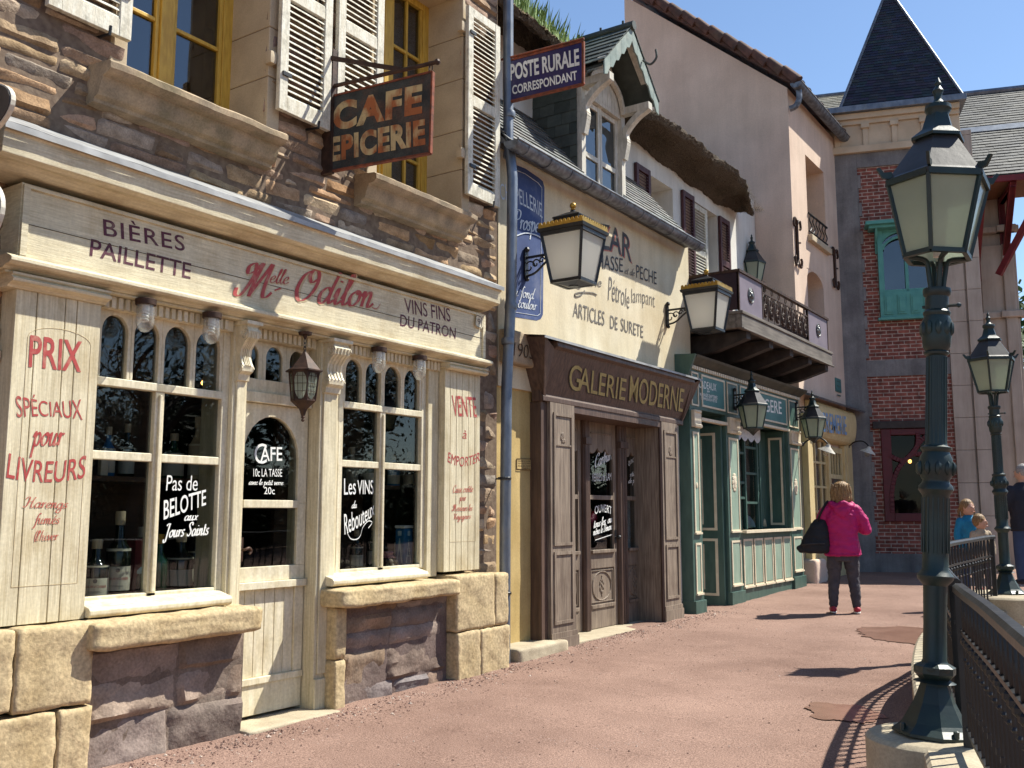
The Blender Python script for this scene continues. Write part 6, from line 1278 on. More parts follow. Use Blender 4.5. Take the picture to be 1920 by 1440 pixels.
for i in range(1, 4): m.box(X-.025, X+.015, 17.93+.73*i/4-.015, 17.93+.73*i/4+.015, 2.1, 2.5)
d_ = m.build('door', M['bakery'], sh); g = MB(); g.box(X-.012, X-.008, 17.9, 18.7, 1.05, 2.55); g.build('pane', M['glass'], d_)
m = MB(); m.box(-5.45, -5.40, 16.6, 18.9, .3, 2.9); m.build('dark_room', M['dark'], sh)
m = MB(); roughbox(m, -5.25, -5.0, 16.42, 17.0, .1, .62, .015, .06, .05, 5, 3); roughbox(m, -5.25, -5.04, 17.0, 17.75, .1, .55, .012, .06, .04, 5, 5); m.build('stone_base', M['plaster_p'], pk_, smooth=True)

# ================================================================ BRICK TOWER HOUSE (turned a little towards the street)
TA = math.atan2(.304, .953); TP = V((-5.25, 19.42, 0)); te = V((math.cos(TA), math.sin(TA), 0)); tn = V((math.sin(TA), -math.cos(TA), 0))
def UZ(px, py, off=0): q = hp(px, py, TP+tn*off, tn); return (q-TP).dot(te), q.z
tw = empty('brick_tower', (0, 0, 0), 'brick and grey render tower with a dark pyramid slate roof and an aqua window', 'building')
u = lambda px, py: UZ(px, py)[0]; z = lambda px, py: UZ(px, py)[1]
zc0, zc1 = z(1690, 281), z(1690, 208); zm0, zm1 = z(1660, 706), z(1660, 676); zt0 = z(1660, 311)
ub = u(1620, 600); ur = u(1783, 700); uR = u(1843, 700)+.05
BR = brick('old_red_brick', (.275,.09,.066), (.16,.054,.044), (.40,.32,.27), .215, .073, axes=((1,0,0),(0,0,1)), ms=.009, bump=.6, var=.9)
rw = (u(1657, 890), u(1760, 890), z(1700, 976), z(1700, 806)); tw_w = (u(1646, 500), u(1752, 500), z(1690, 596), z(1690, 428))
def holes_xz(m, y0, y1, x0, x1, z0, z1, holes):
    xs = sorted({x0, x1, *[h[0] for h in holes], *[h[1] for h in holes]})
    for a, b in zip(xs[:-1], xs[1:]):
        hh = [h for h in holes if h[0] <= a+1e-6 and h[1] >= b-1e-6]
        for c, d in merge_spans([(h[2], h[3]) for h in hh], z0, z1): m.box(a, b, y0, y1, c, d)
m = MB(); holes_xz(m, 0, .35, ub-.05, ur+.05, 0, zc0, [rw, tw_w]); m.box(ub-.05, uR, 3.4, 3.7, 0, zc0); m.box(uR-.3, uR-.02, .351, 3.4, 0, zc0); m.build('brick_wall', BR, tw)
m = MB(); m.box(-.6, ub, -.04, 3.5, 0, zc0); m.box(ub, ur, -.035, -.002, zm0, zm1); m.box(ub, ur, -.035, -.002, zt0, zc0); m.box(ub, ur, -.03, -.002, .0, .62)
for k in range(26):    # toothed quoin edge
    zz = .65+k*.29
    if zz < zc0-.5 and not (zm0-.3 < zz < zm1): m.box(ub, ub+(.06 if k % 2 else .015), -.037, -.003, zz, zz+.28)
m.build('grey_quoin', M['concrete'], tw, bevel=.006)
m = MB()
for a, b, pr_ in ((ur, ur+.33, .06), (ur+.33, ur+.36, .02), (ur+.36, uR, .10)):
    zz = .1
    while zz < zc0+.2: m.box(a, b, -pr_, .3, zz, min(zz+.62, zc0+.25)-.006); zz += .62
m.box(uR-.02, uR, -.05, 3.6, .1, zc0); m.build('pale_pilaster', M['palestone'], tw, bevel=.006)
# cornice with panels
m = MB(); ue = u(1800, 250); m.box(-.6, ue, -.12, .3, zc0, zc0+.14); m.box(-.6, ue, -.05, .3, zc0+.14, zc1-.22); m.box(-.6, ue, -.10, .3, zc1-.22, zc1-.12); m.box(-.6, ue, -.16, .3, zc1-.12, zc1)
k = 0; x = .05
while x < ue-.4: m.box(x, x+.10, -.10, -.05, zc0+.14, zc1-.22); m.box(x-.03, x+.13, -.14, -.05, zc1-.32, zc1-.22); x += .55
m.build('cornice', M['cornice_c'], tw, bevel=.008)
m = MB(); m.box(-.75, ue+.12, -.26, 3.8, zc1, zc1+.13); m.build('lead_parapet', M['zinc'], tw, bevel=.01)
# spire
xa, za = UZ(1575, 213); xb, zb__ = UZ(1803, 197); ya_, yb_ = -.15, (xb-xa)-.15; zb_ = zc1+.13; xc, yc_ = (xa+xb)/2, (ya_+yb_)/2
zap = za+ (hp(1695, -25, TP-tn*yc_, tn).z-za)
m = MB(); SPc = [(.9,.9,.95),(.7,.7,.78),(1.1,1.1,1.15),(.8,.8,.8)]
A = V((xc, yc_, zap)); corners = [V((xa, ya_, zb_)), V((xb, ya_, zb_)), V((xb, yb_, zb_)), V((xa, yb_, zb_))]
for i in range(4):
    P, Q = corners[i], corners[(i+1) % 4]; rows = 44; nn = (Q-P).cross(A-P).normalized()
    for r in range(rows):
        t0, t1 = r/rows, (r+1)/rows; W = (Q-P).length*(1-t0); ncol = max(1, int(W/.16)); of = (r % 2)*.5
        for c in range(ncol):
            c0, c1 = c/ncol, (c+1)/ncol; q = lambda cc, tt: (P*(1-cc)+Q*cc)*(1-tt)+A*tt
            m.col = tuple(s*random.uniform(.7, 1.3) for s in random.choice(SPc)); l = random.uniform(.002, .006)
            m.poly([q(c0, t0)+nn*(l+.004), q(c1, t0)+nn*(l+.004), q(c1, t1)+nn*l*.3, q(c0, t1)+nn*l*.3])
m.col = None; sp = m.build('spire_roof', M['spire'], tw)
m = MB()
for c in corners: m.tube([c+V((0,0,.02)), A+V((0,0,.03))], .03, 6)
m.build('spire_hip', M['zinc_gutter'], sp)
# aqua oriel window
a, b, c, d = tw_w; m = MB(); H_ = d-c; zs = c+.28*H_
m.box(a, b, -.12, -.02, c, zs); m.box(a-.05, b+.05, -.16, -.02, c-.05, c); m.box(a, a+.10, -.12, .1, zs, d); m.box(b-.10, b, -.12, .1, zs, d); m.box(a+.10, b-.10, -.10, .1, d-.08, d)
xm = (a+b)/2; m.box(xm-.03, xm+.03, -.10, .05, zs, d-.08); m.box(a+.10, b-.10, -.10, .04, zs, zs+.05)
m.box(a-.22, b+.22, -.40, .0, d+.02, d+.09); m.box(a-.16, b+.16, -.32, .0, d-.04, d+.02)
for s, e in ((a, -1), (b, 1)): m.prism([(s-.04 if e < 0 else s+.0, -.02, d-.04), (s-.04 if e < 0 else s, -.30, d-.04), (s-.04 if e < 0 else s, -.24, d-.16), (s-.04 if e < 0 else s, -.08, d-.30), (s-.04 if e < 0 else s, -.02, d-.5)], (.04, 0, 0))
r_ = (b-a)/2-.10; Pr = [(xm+r_*math.cos(t), -.09, d-.08-.62*r_+.60*r_*math.sin(t)) for t in [k*PI/14 for k in range(15)]]
for s in (0, 7): m.prism(([(xm+r_, -.09, d-.08)] if s == 0 else [(xm-r_, -.09, d-.08)])+(Pr[0:8] if s == 0 else Pr[7:15][::-1]), (0, .05, 0))
for i in range(14): m.bar(V(Pr[i])+V((0,-.01,-.10)), V(Pr[i+1])+V((0,-.01,-.10)), .05, .04, up=(0,1,0))
nP = 4
for i in range(nP): x0_ = a+.04+i*(b-a-.08)/nP; x1_ = x0_+(b-a-.08)/nP; m.box(x0_+.04, x1_-.04, -.14, -.12, c+.06, zs-.06); m.box(x0_+.07, x1_-.07, -.155, -.14, c+.10, zs-.10)
wo = m.build('aqua_window', M['aqua'], tw, bevel=.006); g = MB(); g.box(a+.08, b-.08, -.03, -.025, zs, d-.05); g.build('pane', M['glass_up'], wo); g = MB(); g.box(a-.1, b+.1, .36, .4, c-.1, d+.1); g.build('dark_room', M['dark'], wo)
# dark red curved-bar window
a, b, c, d = rw; m = MB(); m.box(a-.02, a+.16, -.06, .1, c-.02, d+.02); m.box(b-.16, b+.02, -.06, .1, c-.02, d+.02); m.box(a+.16, b-.16, -.05, .1, c-.02, c+.14); m.box(a+.16, b-.16, -.05, .1, d-.10, d+.02)
z_ = lambda f: c+(d-c)*f; x_ = lambda f: a+(b-a)*f
for P in (spline([(x_(.12), -.02, z_(.08)), (x_(.14), -.02, z_(.35)), (x_(.28), -.02, z_(.58)), (x_(.62), -.02, z_(.80)), (x_(.66), -.02, z_(.97))], 6), spline([(x_(.10), -.015, z_(.72)), (x_(.35), -.015, z_(.66)), (x_(.55), -.015, z_(.73))], 5), spline([(x_(.55), -.015, z_(.73)), (x_(.72), -.015, z_(.88)), (x_(.9), -.015, z_(.95))], 5), spline([(x_(.55), -.012, z_(.73)), (x_(.8), -.012, z_(.72)), (x_(.95), -.012, z_(.66))], 5)):
    for i in range(len(P)-1): m.bar(P[i], P[i+1], .085, .10, up=(0,1,0))
wo = m.build('red_window', M['darkred'], tw, bevel=.01); g = MB(); g.box(a, b, .06, .065, c, d); g.build('pane', M['glass_dim'], wo); g = MB(); g.box(a-.2, b+.2, .9, .95, c-.3, d+.3); g.box(a-.25, a-.2, .36, .9, c-.3, d+.3); g.box(b+.2, b+.25, .36, .9, c-.3, d+.3); g.box(a-.2, b+.2, .36, .9, d+.25, d+.3); g.box(a-.2, b+.2, .36, .9, c-.3, c-.25); g.build('dark_room', M['dark'], wo)
m = MB(); m.box(a-.16, b+.16, -.09, .0, d+.03, d+.17); m.build('lintel', M['darkbeam'], tw, bevel=.008)
tw.location = TP; tw.rotation_euler.z = TA
lamp_q = hp(1706, 865, TP-tn*.6, tn); m = MB(); m.ball(lamp_q, .035, 10, (1, 1, 1.2)); tag(m.build('bulb_lamp', M['bulb_on'], None, smooth=True), 'warm lit lamp glowing behind the dark red window', 'lamp')

# ================================================================ STATION-LIKE HOUSE AT THE RIGHT EDGE
st = empty('slate_roofed_house', (0, 0, 0), 'slate roofed house with dark red eave brackets at the right edge', 'building')
SP0 = TP-tn*2.2          # its wall plane lies behind the tower front
def SU(px, py, off=0): q = hp(px, py, SP0+tn*off, tn); return (q-SP0).dot(te), q.z
s0, s1_ = SU(1838, 600)[0], SU(1905, 600)[0]; ze = SU(1880, 332, 1.2)[1]; zr = hp(1880, 172, SP0-tn*3.0, tn).z; zl = hp(1520, 185, SP0-tn*3.0, tn).z
m = MB(); m.box(s0-.5, s1_, 0, 4, 0, ze+.5); m.build('wall', M['palestone'], st)
m = MB()
for a, b, d_ in ((s0+.05, s0+.75, .12), (s1_-.22, s1_+.0, .2)): m.box(a, b, -d_, 0, .1, SU(1860, 600)[1]+1.6); m.box(a-.08, b+.08, -d_-.06, 0, SU(1860, 440)[1], SU(1860, 440)[1]+.14); m.box(a-.1, b+.1, -d_-.08, 0, SU(1860, 600)[1], SU(1860, 600)[1]+.14)
m.build('pilaster', M['palestone'], st, bevel=.02)
m = MB(); x0_, zz0 = SU(1852, 720); x1_, zz1 = SU(1899, 945)
m.box(x0_, x0_+.14, -.08, .02, .2, zz0); m.box(x1_-.14, x1_, -.08, .02, .2, zz0); m.box(x0_, x1_, -.1, .02, zz0, zz0+.12); m.box(x0_+.14, x1_-.14, -.06, .02, zz0-.7, zz0-.58); m.box(x0_+.14, x1_-.14, -.05, .01, .2, 1.3); m.box((x0_+x1_)/2-.05, (x0_+x1_)/2+.05, -.06, .02, 1.3, zz0)
do = m.build('red_door', M['darkred'], st, bevel=.01); g = MB(); g.box(x0_+.1, x1_-.1, -.02, -.015, 1.3, zz0); g.build('pane', M['glass'], do)
m = MB(); e1 = s1_+4.5; x0r = s0-.45
SR2 = [(.10,.097,.09),(.08,.078,.072),(.12,.115,.10),(.09,.088,.085)]
P0 = V((x0r, -1.35, ze)); vv = V((0, 3.0+1.35, zr-ze)); L_ = vv.length; vv.normalize(); nn = V((0, -vv.z, vv.y))
slates(m, P0, (1,0,0), vv, nn, e1-x0r, L_*.48, .26, .17, SR2); slates(m, P0+vv*(L_*.53), (1,0,0), vv, nn, e1-x0r, L_*.47, .26, .17, SR2)
m.col = (.1,.1,.1); m.prism([P0, P0+vv*L_, P0+vv*L_-nn*.1, P0-nn*.1], (e1-x0r, 0, 0)); m.col = None
m.build('roof', M['slate'], st)
# roof slope showing left of the tower
m = MB(); lx0 = (hp(1500, 190, SP0-tn*3, tn)-SP0).dot(te); lx1 = (hp(1640, 190, SP0-tn*3, tn)-SP0).dot(te)
zA = hp(1560, 214, SP0-tn*1.5, tn).z; vv2 = V((0, 1.5, zl-zA)); l2 = vv2.length; vv2.normalize(); slates(m, V((lx0, 1.5, zA)), (1,0,0), vv2, V((0, -vv2.z, vv2.y)), lx1-lx0, l2, .26, .17, [(.22,.20,.15),(.19,.18,.14)]); m.col = (.12,.11,.1); m.prism([(lx0, 1.5, zA), (lx0, 3.0, zl), (lx0, 3.0, zA)], (lx1-lx0, 0, 0)); m.col = None; m.build('back_roof', M['slate'], st)
m = MB(); m.tube([P0+vv*L_+V((0,0,.03)), P0+vv*L_+V((e1-x0r, 0, .03))], .09, 8); m.tube([V((lx0, 3.0, zl+.03)), V((lx1, 3.0, zl+.03))], .06, 8); a = P0+vv*(L_*.48); b = P0+vv*(L_*.53); m.prism([a+nn*.04, b+nn*.06, b-nn*.05, a-nn*.05], (e1-x0r, 0, 0)); m.build('ridge_cap', M['zinc'], st, smooth=True, auto=40)
m = MB(); m.box(x0r+.05, e1, -1.32, .0, ze-.10, ze-.04); m.build('soffit', M['soffit'], st)
m = MB(); m.box(x0r, e1, -1.38, -1.30, ze-.14, ze-.02)
x = s0+.15
for x in (s0+.0, s0+.55, s1_-.15, s1_+.5, s1_+1.4):
    m.bar((x, -.02, ze-1.5), (x, -1.30, ze-.12), .11, .13); m.bar((x, -.06, ze-1.9), (x, -.06, ze-.1), .11, .10, up=(0,1,0)); m.bar((x, -.02, ze-.2), (x, -1.3, ze-.2), .10, .10)
for x in (s0+.3, s1_+.9): m.bar((x, -.6, ze-1.9), (x+.9, -1.2, ze-.2), .10, .12)
m.build('eave_bracket', M['redbeam'], st)
st.location = SP0; st.rotation_euler.z = TA
# ================================================================ LANTERNS
def frustum_panes(parent, c, n, ph, rb, rt, z0, z1, mat):
    for i in range(n):
        a = ph+2*PI*i/n; b = a+2*PI/n; A = V((math.cos(a), math.sin(a), 0)); B = V((math.cos(b), math.sin(b), 0)); m = MB()
        m.prism([c+A*rb+V((0,0,z0)), c+B*rb+V((0,0,z0)), c+B*rt+V((0,0,z1)), c+A*rt+V((0,0,z1))], ((A+B)*-.003)); m.build('pane', M[mat], parent)
def hexa_lantern(t, c, s=1.0, ph=0.0, frame='lampgreen', glassm='lampglass', spikes=True, sz=1.0):
    # bottom ring of the glass at c
    c = V(c); n = 6; rb, rt, h = .150*s, .232*s, .36*s; o = tuple(c); h *= sz
    A = [V((math.cos(ph+2*PI*i/n), math.sin(ph+2*PI*i/n), 0)) for i in range(n)]
    f = MB()
    for i in range(n):
        j = (i+1) % n
        f.bar(c+A[i]*rb, c+A[i]*rt+V((0,0,h)), .018*s, .018*s); f.bar(c+A[i]*rb, c+A[j]*rb, .022*s, .022*s); f.bar(c+A[i]*rt+V((0,0,h)), c+A[j]*rt+V((0,0,h)), .026*s, .03*s)
    f.build('frame', M[frame], t)
    frustum_panes(t, c, n, ph, rb*.99, rt*.99, .005*s, h-.005*s, glassm)
    u_ = MB(); u_.lathe([(.018*s, .0), (.022*s, .10*s), (.045*s, .15*s), (.05*s, .19*s), (.035*s, .235*s), (.004*s, .25*s)], o, 12); u_.build('bulb', M['whitepaint'], t, smooth=True, auto=60)
    r = MB(); r.lathe([(rt*1.06, h-.005*s), (rt*1.06, h+.015*s*sz), (rt*.98, h+.03*s*sz), (.098*s, h+.235*s*sz)], o, n, ph); r.build('roof', M['lamp_roof'], t)
    k = MB(); k.lathe([(.125*s, h+.225*s*sz), (.125*s, h+.24*s*sz), (.075*s, h+.285*s*sz), (.055*s, h+.36*s*sz)], o, n, ph)
    k.lathe([(.05*s, h+.35*s*sz), (.05*s, h+.37*s*sz), (.062*s, h+.39*s*sz), (.06*s, h+.41*s*sz), (.03*s, h+.425*s*sz), (.018*s, h+.445*s*sz), (.02*s, h+.475*s*sz), (.026*s, h+.49*s*sz), (.012*s, h+.515*s*sz), (.016*s, h+.53*s*sz), (.003*s, h+.56*s*sz)], o, 12)
    k.build('finial', M[frame], t, smooth=True, auto=35)
    if spikes:
        for i in range(n):
            q = MB(); p = c+A[i]*rt*1.04+V((0,0,h+.02*s)); q.prism([p-A[i]*.035*s, p+A[i]*.02*s, p+A[i]*.05*s+V((0,0,.05*s)), p+A[i]*.035*s+V((0,0,.055*s)), p+A[i]*.015*s+V((0,0,.03*s)), p-A[i]*.02*s+V((0,0,.035*s))], V((-A[i].y, A[i].x, 0))*.014*s); q.build('corner_leaf', M[frame], t)
    return rb
def wall_arm(m, w, c, drop, s=1.0):
    # scrolled iron arm from wall point w out to the lantern side c (both at arm height)
    w, c = V(w), V(c); e = (c-w); L_ = e.length; e = e.normalized(); up = V((0, 0, 1)); sd = e.cross(up)
    m.tube([w, c], .014*s, 8)
    m.prism([w+sd*.03*s+up*.09*s, w-sd*.03*s+up*.09*s, w-sd*.03*s-up*drop, w+sd*.03*s-up*drop], e*.018*s)
    m.ball(w+up*.085*s+e*.02*s, .03*s, 8); m.ball(w-up*drop+e*.02*s, .025*s, 8)
    P = spline([w-up*drop*.85+e*.02, w-up*drop*.75+e*L_*.35, w-up*drop*.35+e*L_*.7, w-up*.02+e*L_*.97], 6); m.tube(P, .012*s, 6)
    for k, (f, r) in enumerate(((.14, .42), (.36, .30), (.57, .20), (.75, .12))):
        cc = w+e*L_*f-up*drop*(.46-.12*k); R = drop*r*.75
        m.tube([cc+(e*math.cos(t)+up*math.sin(t))*R*(1-t/9) for t in [i*.45 for i in range(16)]], .008*s, 5)
# two big square lanterns on the plaster house
def square_lantern(wp, bx, label, s=1.0):
    zt = wp.z; t = empty('wall_lantern', wp, label, 'lantern', 'black and gold square wall lanterns')
    c = V((bx, wp.y, 0)); rt, rb = .225*s, .155*s; ph = PI/4; k2 = math.sqrt(2); z1 = zt+.135*s; z0 = zt-.33*s
    m = MB(); wall_arm(m, wp, (bx-rt*.95, wp.y, zt), .22*s, s); m.build('bracket', M['iron'], t)
    f = MB(); A = [V((sx, sy, 0)) for sx, sy in ((1, 1), (-1, 1), (-1, -1), (1, -1))]
    for i in range(4):
        j = (i+1) % 4; f.bar(c+A[i]*rb+V((0,0,z0)), c+A[i]*rt+V((0,0,z1)), .024*s, .024*s); f.bar(c+A[i]*rb+V((0,0,z0)), c+A[j]*rb+V((0,0,z0)), .03*s, .03*s); f.bar(c+A[i]*rt+V((0,0,z1)), c+A[j]*rt+V((0,0,z1)), .03*s, .04*s)
    f.lathe([(.06*s, z0-.035*s), (rb*k2*.98, z0-.005), (rb*k2*.98, z0)], tuple(c), 4, ph); f.lathe([(.05*s, z0-.04*s), (.05*s, z0-.03*s)], tuple(c), 16)
    f.lathe([(rt*k2*1.0, z1+.005), (rt*k2*1.12, z1+.02*s), (rt*k2*1.15, z1+.05*s), (rt*k2*1.0, z1+.06*s)], tuple(c), 4, ph); f.build('frame', M['iron'], t)
    for i in range(4):
        j = (i+1) % 4; m = MB(); m.poly([c+A[i]*rb*.98+V((0,0,z0+.005)), c+A[j]*rb*.98+V((0,0,z0+.005)), c+A[j]*rt*.98+V((0,0,z1-.005)), c+A[i]*rt*.98+V((0,0,z1-.005))]); m.build('pane', M['milk'], t)
    r = MB(); r.lathe([(rt*k2*1.05, z1+.06*s), (rt*k2*.62, z1+.155*s), (rt*k2*.62, z1+.165*s)], tuple(c), 4, ph); r.lathe([(rt*k2*.66, z1+.166*s), (rt*k2*.66, z1+.178*s), (rt*k2*.18, z1+.235*s), (.03*s, z1+.24*s), (.022*s, z1+.265*s)], tuple(c), 4, ph); r.build('roof', M['iron'], t)
    g = MB()
    for i in range(4):     # saw-toothed gilt crest
        j = (i+1) % 4; P0 = c+A[i]*rt*1.10+V((0,0,z1+.05*s)); P1 = c+A[j]*rt*1.10+V((0,0,z1+.05*s)); nT = 11; d = V((0,0,1)); pts = [P0]
        for k in range(nT): pts += [P0+(P1-P0)*((k+.25)/nT)+d*.058*s, P0+(P1-P0)*((k+.75)/nT)+d*.058*s, P0+(P1-P0)*((k+1)/nT)+d*.03*s]
        pts.append(P1); g.prism(pts, (A[i]+A[j]).normalized()*-.006)
    g.build('gilt_crest', M['gold'], t)
    g = MB(); g.lathe([(.02*s, z1+.262*s), (.026*s, z1+.27*s), (.012*s, z1+.28*s)], tuple(c), 12); g.ball(c+V((0,0,z1+.305*s)), .033*s, 14); g.build('finial', M['gold'], t, smooth=True)
w1 = hx(985, 484, -5.19); b1 = hy(1075, 470, w1.y).x; square_lantern(w1, b1, 'larger nearer black square lantern with milk glass beside the blue painted panel', 1.0)
w2 = hx(1250, 582, -5.19); b2 = hy(1326, 580, w2.y).x; square_lantern(w2, b2, 'farther black square lantern with milk glass in front of the mauve balcony', .98)
# green-grey hexagonal lanterns
def hex_wall(px, py, X, cpx, cpy, s, label, drop=.20):
    wp = hx(px, py, X); c = hy(cpx, cpy, wp.y); t = empty('hexagonal_lantern', wp, label, 'lantern', 'green hexagonal wall lanterns')
    q = V((c.x, wp.y, c.z)); hexa_lantern(t, q, s, .2, 'lampgreen', 'lampglass', spikes=False)
    m = MB(); wall_arm(m, wp, (c.x, wp.y, wp.z), drop, .9); m.tube([(c.x, wp.y, wp.z), (c.x, wp.y, c.z+.7*s)], .012, 6); m.lathe([(.15*s, -.01), (.15*s, .0), (.06*s, -.05), (.02, -.10*s), (.002, -.12*s)][::-1], tuple(q), 6, .2); m.build('bracket', M['iron'], t)
hex_wall(1376, 741, -5.04, 1412, 803, .88, 'nearer hexagonal lantern hanging in front of the green shop name board')
hex_wall(1492, 764, -5.04, 1526, 820, .84, 'farther hexagonal lantern at the right end of the green shopfront')
g = hy(1412, 530, 16.05); t = empty('hexagonal_lantern', g, 'dark green hexagonal lantern against the pink gable above the balcony', 'lantern', 'green hexagonal wall lanterns'); hexa_lantern(t, g, .95, .3, 'lampgreen', 'lampglass', spikes=False)
m = MB(); m.bar(g+V((0,0,-.02)), (g.x, 16.5, g.z-.02), .03, .03); m.tube([g+V((0,0,-.2)), g], .02, 6); m.prism([(g.x-.05, 16.48, g.z+.1), (g.x+.05, 16.48, g.z+.1), (g.x+.05, 16.48, g.z-.3), (g.x-.05, 16.48, g.z-.3)], (0, .02, 0)); m.build('bracket', M['lampgreen'], t)
# gooseneck lamps over the yellow shop
for (px, py, qx, qy, lb, X) in ((1505, 833, 1551, 842, 'gooseneck lamp in front of the pale yellow shop window', -5.05), (1590, 838, 1628, 845, 'gooseneck lamp on the grey render beside the brick', -5.1)):
    a = hx(px, py, X); b = hy(qx, qy, a.y-.12); t = empty('gooseneck_lamp', a, lb, 'lamp', 'gooseneck shop lamps')
    m = MB(); m.tube(spline([a, a+(b-a)*.35+V((0,0,.12)), a+(b-a)*.75+V((0,0,.16)), b+V((0,0,.10)), b+V((0,0,.04))], 6), .014, 6); m.ball(a, .035, 8); m.build('arm', M['iron'], t, smooth=True)
    m = MB(); Rm = Matrix.Rotation(.35, 3, 'Y'); m.lathe([(.03, .08), (.045, .04), (.14, -.03), (.145, -.04), (.135, -.035), (.04, .03)], b, 18, M=Rm); m.build('shade', M['white_wood'], t, smooth=True, auto=50)
    m = MB(); m.lathe([(.03, .0), (.05, -.05), (.045, -.10), (.01, -.13)], b, 12, M=Rm); m.build('bulb', M['jarglass'], t, smooth=True)
# ================================================================ LAMP POSTS
D1 = 4.05; ppx = D1/1826
base = hd(1752, 1376, D1); topc = hp(1757, 482, base, _F0); LTH = hp(1753, 145, base, _F0).z-topc.z; ppx *= .95
def lamp_post():
    t = empty('lamp_post', (0, 0, 0), 'tall near dark green lamp post with a hexagonal lantern on the round plinth', 'street lamp', 'green cast iron lamp posts')
    H_ = (topc-base).length
    zz = lambda py: (1376-py)/(1376-482)*H_
    prof = [(40, 1284), (31, 1280), (24, 1274), (22, 1268), (36, 1267), (38, 1262), (38, 1256), (26, 1250), (23, 1245), (22, 1180), (23, 1110), (26, 1107), (34, 1099), (35, 1092), (30, 1086), (25, 1080), (25, 1050), (26, 1000), (26, 945), (29, 940), (34, 933), (33, 926), (27, 920), (26, 915), (32, 905), (34, 890), (31, 872), (26, 862), (30, 857), (30, 853), (23, 850), (21, 846), (20, 800), (19.5, 720), (19.5, 678), (24, 675), (25, 671), (22, 668), (27, 660), (29, 640), (29, 610), (25, 600), (27, 596), (27, 592), (23, 588), (23, 562), (27, 558), (28, 550), (27, 546), (14, 544)]
    m = MB(); m.lathe([(r*ppx, zz(y)) for r, y in prof], (0,0,0), 24); 
    for (lo_, hi_, r) in ((850, 680, 20.2), (1050, 948, 26.5)):     # fluting
        for k in range(16): a = 2*PI*k/16; m.tube([(r*ppx*math.cos(a), r*ppx*math.sin(a), zz(lo_)), (r*ppx*math.cos(a)*.975, r*ppx*math.sin(a)*.975, zz(hi_))], .0035, 4)
    for k in range(10): a = 2*PI*k/10; m.ball((33*ppx*math.cos(a), 33*ppx*math.sin(a), zz(893)), .016, 6, (1,1,2)); m.ball((27.5*ppx*math.cos(a), 27.5*ppx*math.sin(a), zz(625)), .016, 6, (1,1,2.4))
    m.tube([(-.06, 0, zz(580)), (.085, 0, zz(580))], .007, 6); m.ball((.09, 0, zz(580)), .012, 6)
    m.build('post', M['lampgreen'], t, smooth=True, auto=40)
    m = MB(); m.lathe([(80*ppx, 0), (80*ppx, .012), (66*ppx, .035), (60*ppx, .05), (40*ppx, .13), (28*ppx, .20), (24*ppx, .235)], (0,0,0), 8, PI/8); m.lathe([(30*ppx, zz(1274)-.01), (40*ppx, zz(1268)), (40*ppx, zz(1256)), (28*ppx, zz(1250))], (0,0,0), 8, PI/8)
    for k in range(4): a = PI/4+k*PI/2; m.lathe([(.012, .0), (.012, .03), (.004, .034)], (69*ppx*math.cos(a), 69*ppx*math.sin(a), .01), 6)
    m.build('base', M['lampgreen'], t)
    f = MB()
    for k in range(4):
        a = .5+k*PI/2; f.tube(spline([(.025*math.cos(a), .025*math.sin(a), zz(550)), (.035*math.cos(a), .035*math.sin(a), zz(515)), (.05*math.cos(a), .05*math.sin(a), zz(490)), (.12*math.cos(a), .12*math.sin(a), H_-.005)], 4), .012, 6)
    f.build('fork', M['lampgreen'], t, smooth=True)
    hexa_lantern(t, (0, 0, H_), .94, PH, sz=LTH/.92/.94)
    return t
PH = -YAW+math.radians(5)
lp = lamp_post()
def lean(o, b, tp): o.location = b; d = (tp-b).normalized(); q = V((0,0,1)).rotation_difference(d); o.rotation_mode = 'QUATERNION'; o.rotation_quaternion = q
lean(lp, base, topc)
base2 = hd(1888, 1113, 8.9); top2 = hp(1862, 735, base2, _F0)
lp2 = dup(lp, label='farther dark green lamp post beyond the curved railing'); lean(lp2, base2, top2); lp2.scale = (.96, .96, (top2-base2).length/(topc-base).length)
# ================================================================ TERRACE: low wall, plinths, railings
def FL(fwd, lat, z=0.0): return _F0*fwd+_R*lat+V((0, 0, z))
path = spline([FL(.2, .42), FL(1.1, .76), FL(2.13, 1.14), FL(3.1, 1.50), FL(3.92, 1.79), FL(5.0, 2.20), FL(6.2, 2.68), FL(7.4, 3.26), FL(8.3, 3.90), FL(8.9, 4.40), FL(9.3, 5.2), FL(9.35, 6.4), FL(9.1, 7.6)], 10)
cum = [0]
for a, b in zip(path[:-1], path[1:]): cum.append(cum[-1]+(b-a).length)
def at_len(s):
    s = max(0, min(s, cum[-1]-1e-4))
    for i in range(len(cum)-1):
        if cum[i] <= s <= cum[i+1]: t = (s-cum[i])/(cum[i+1]-cum[i]); p = path[i]*(1-t)+path[i+1]*t; d = (path[i+1]-path[i]).normalized(); return p, d
def near_len(P): i = min(range(len(path)), key=lambda k: (path[k]-V((P.x, P.y, 0))).length); return cum[i]
sA = near_len(base); sB = near_len(base2); sE = cum[-1]
ztop = lambda s: .475+.015*max(0, s-sA)
def sweep(m, s0, s1, prof, zf, n=60):
    pts = []
    k = len(prof); b = len(m.v)
    for i in range(n+1):
        s = s0+(s1-s0)*i/n; p, d = at_len(s); o = V((-d.y, d.x, 0)); z = zf(s)
        for u_, v_ in prof: m.v.append(p+o*u_+V((0, 0, v_ if v_ < -5 else z+v_) if v_ >= -5 else (0, 0, -.3)))
    for i in range(n):
        for j in range(k): q = (j+1) % k; m.face([b+i*k+j, b+(i+1)*k+j, b+(i+1)*k+q, b+i*k+q])
    m.face([b+j for j in range(k)]); m.face([b+n*k+j for j in range(k-1, -1, -1)])
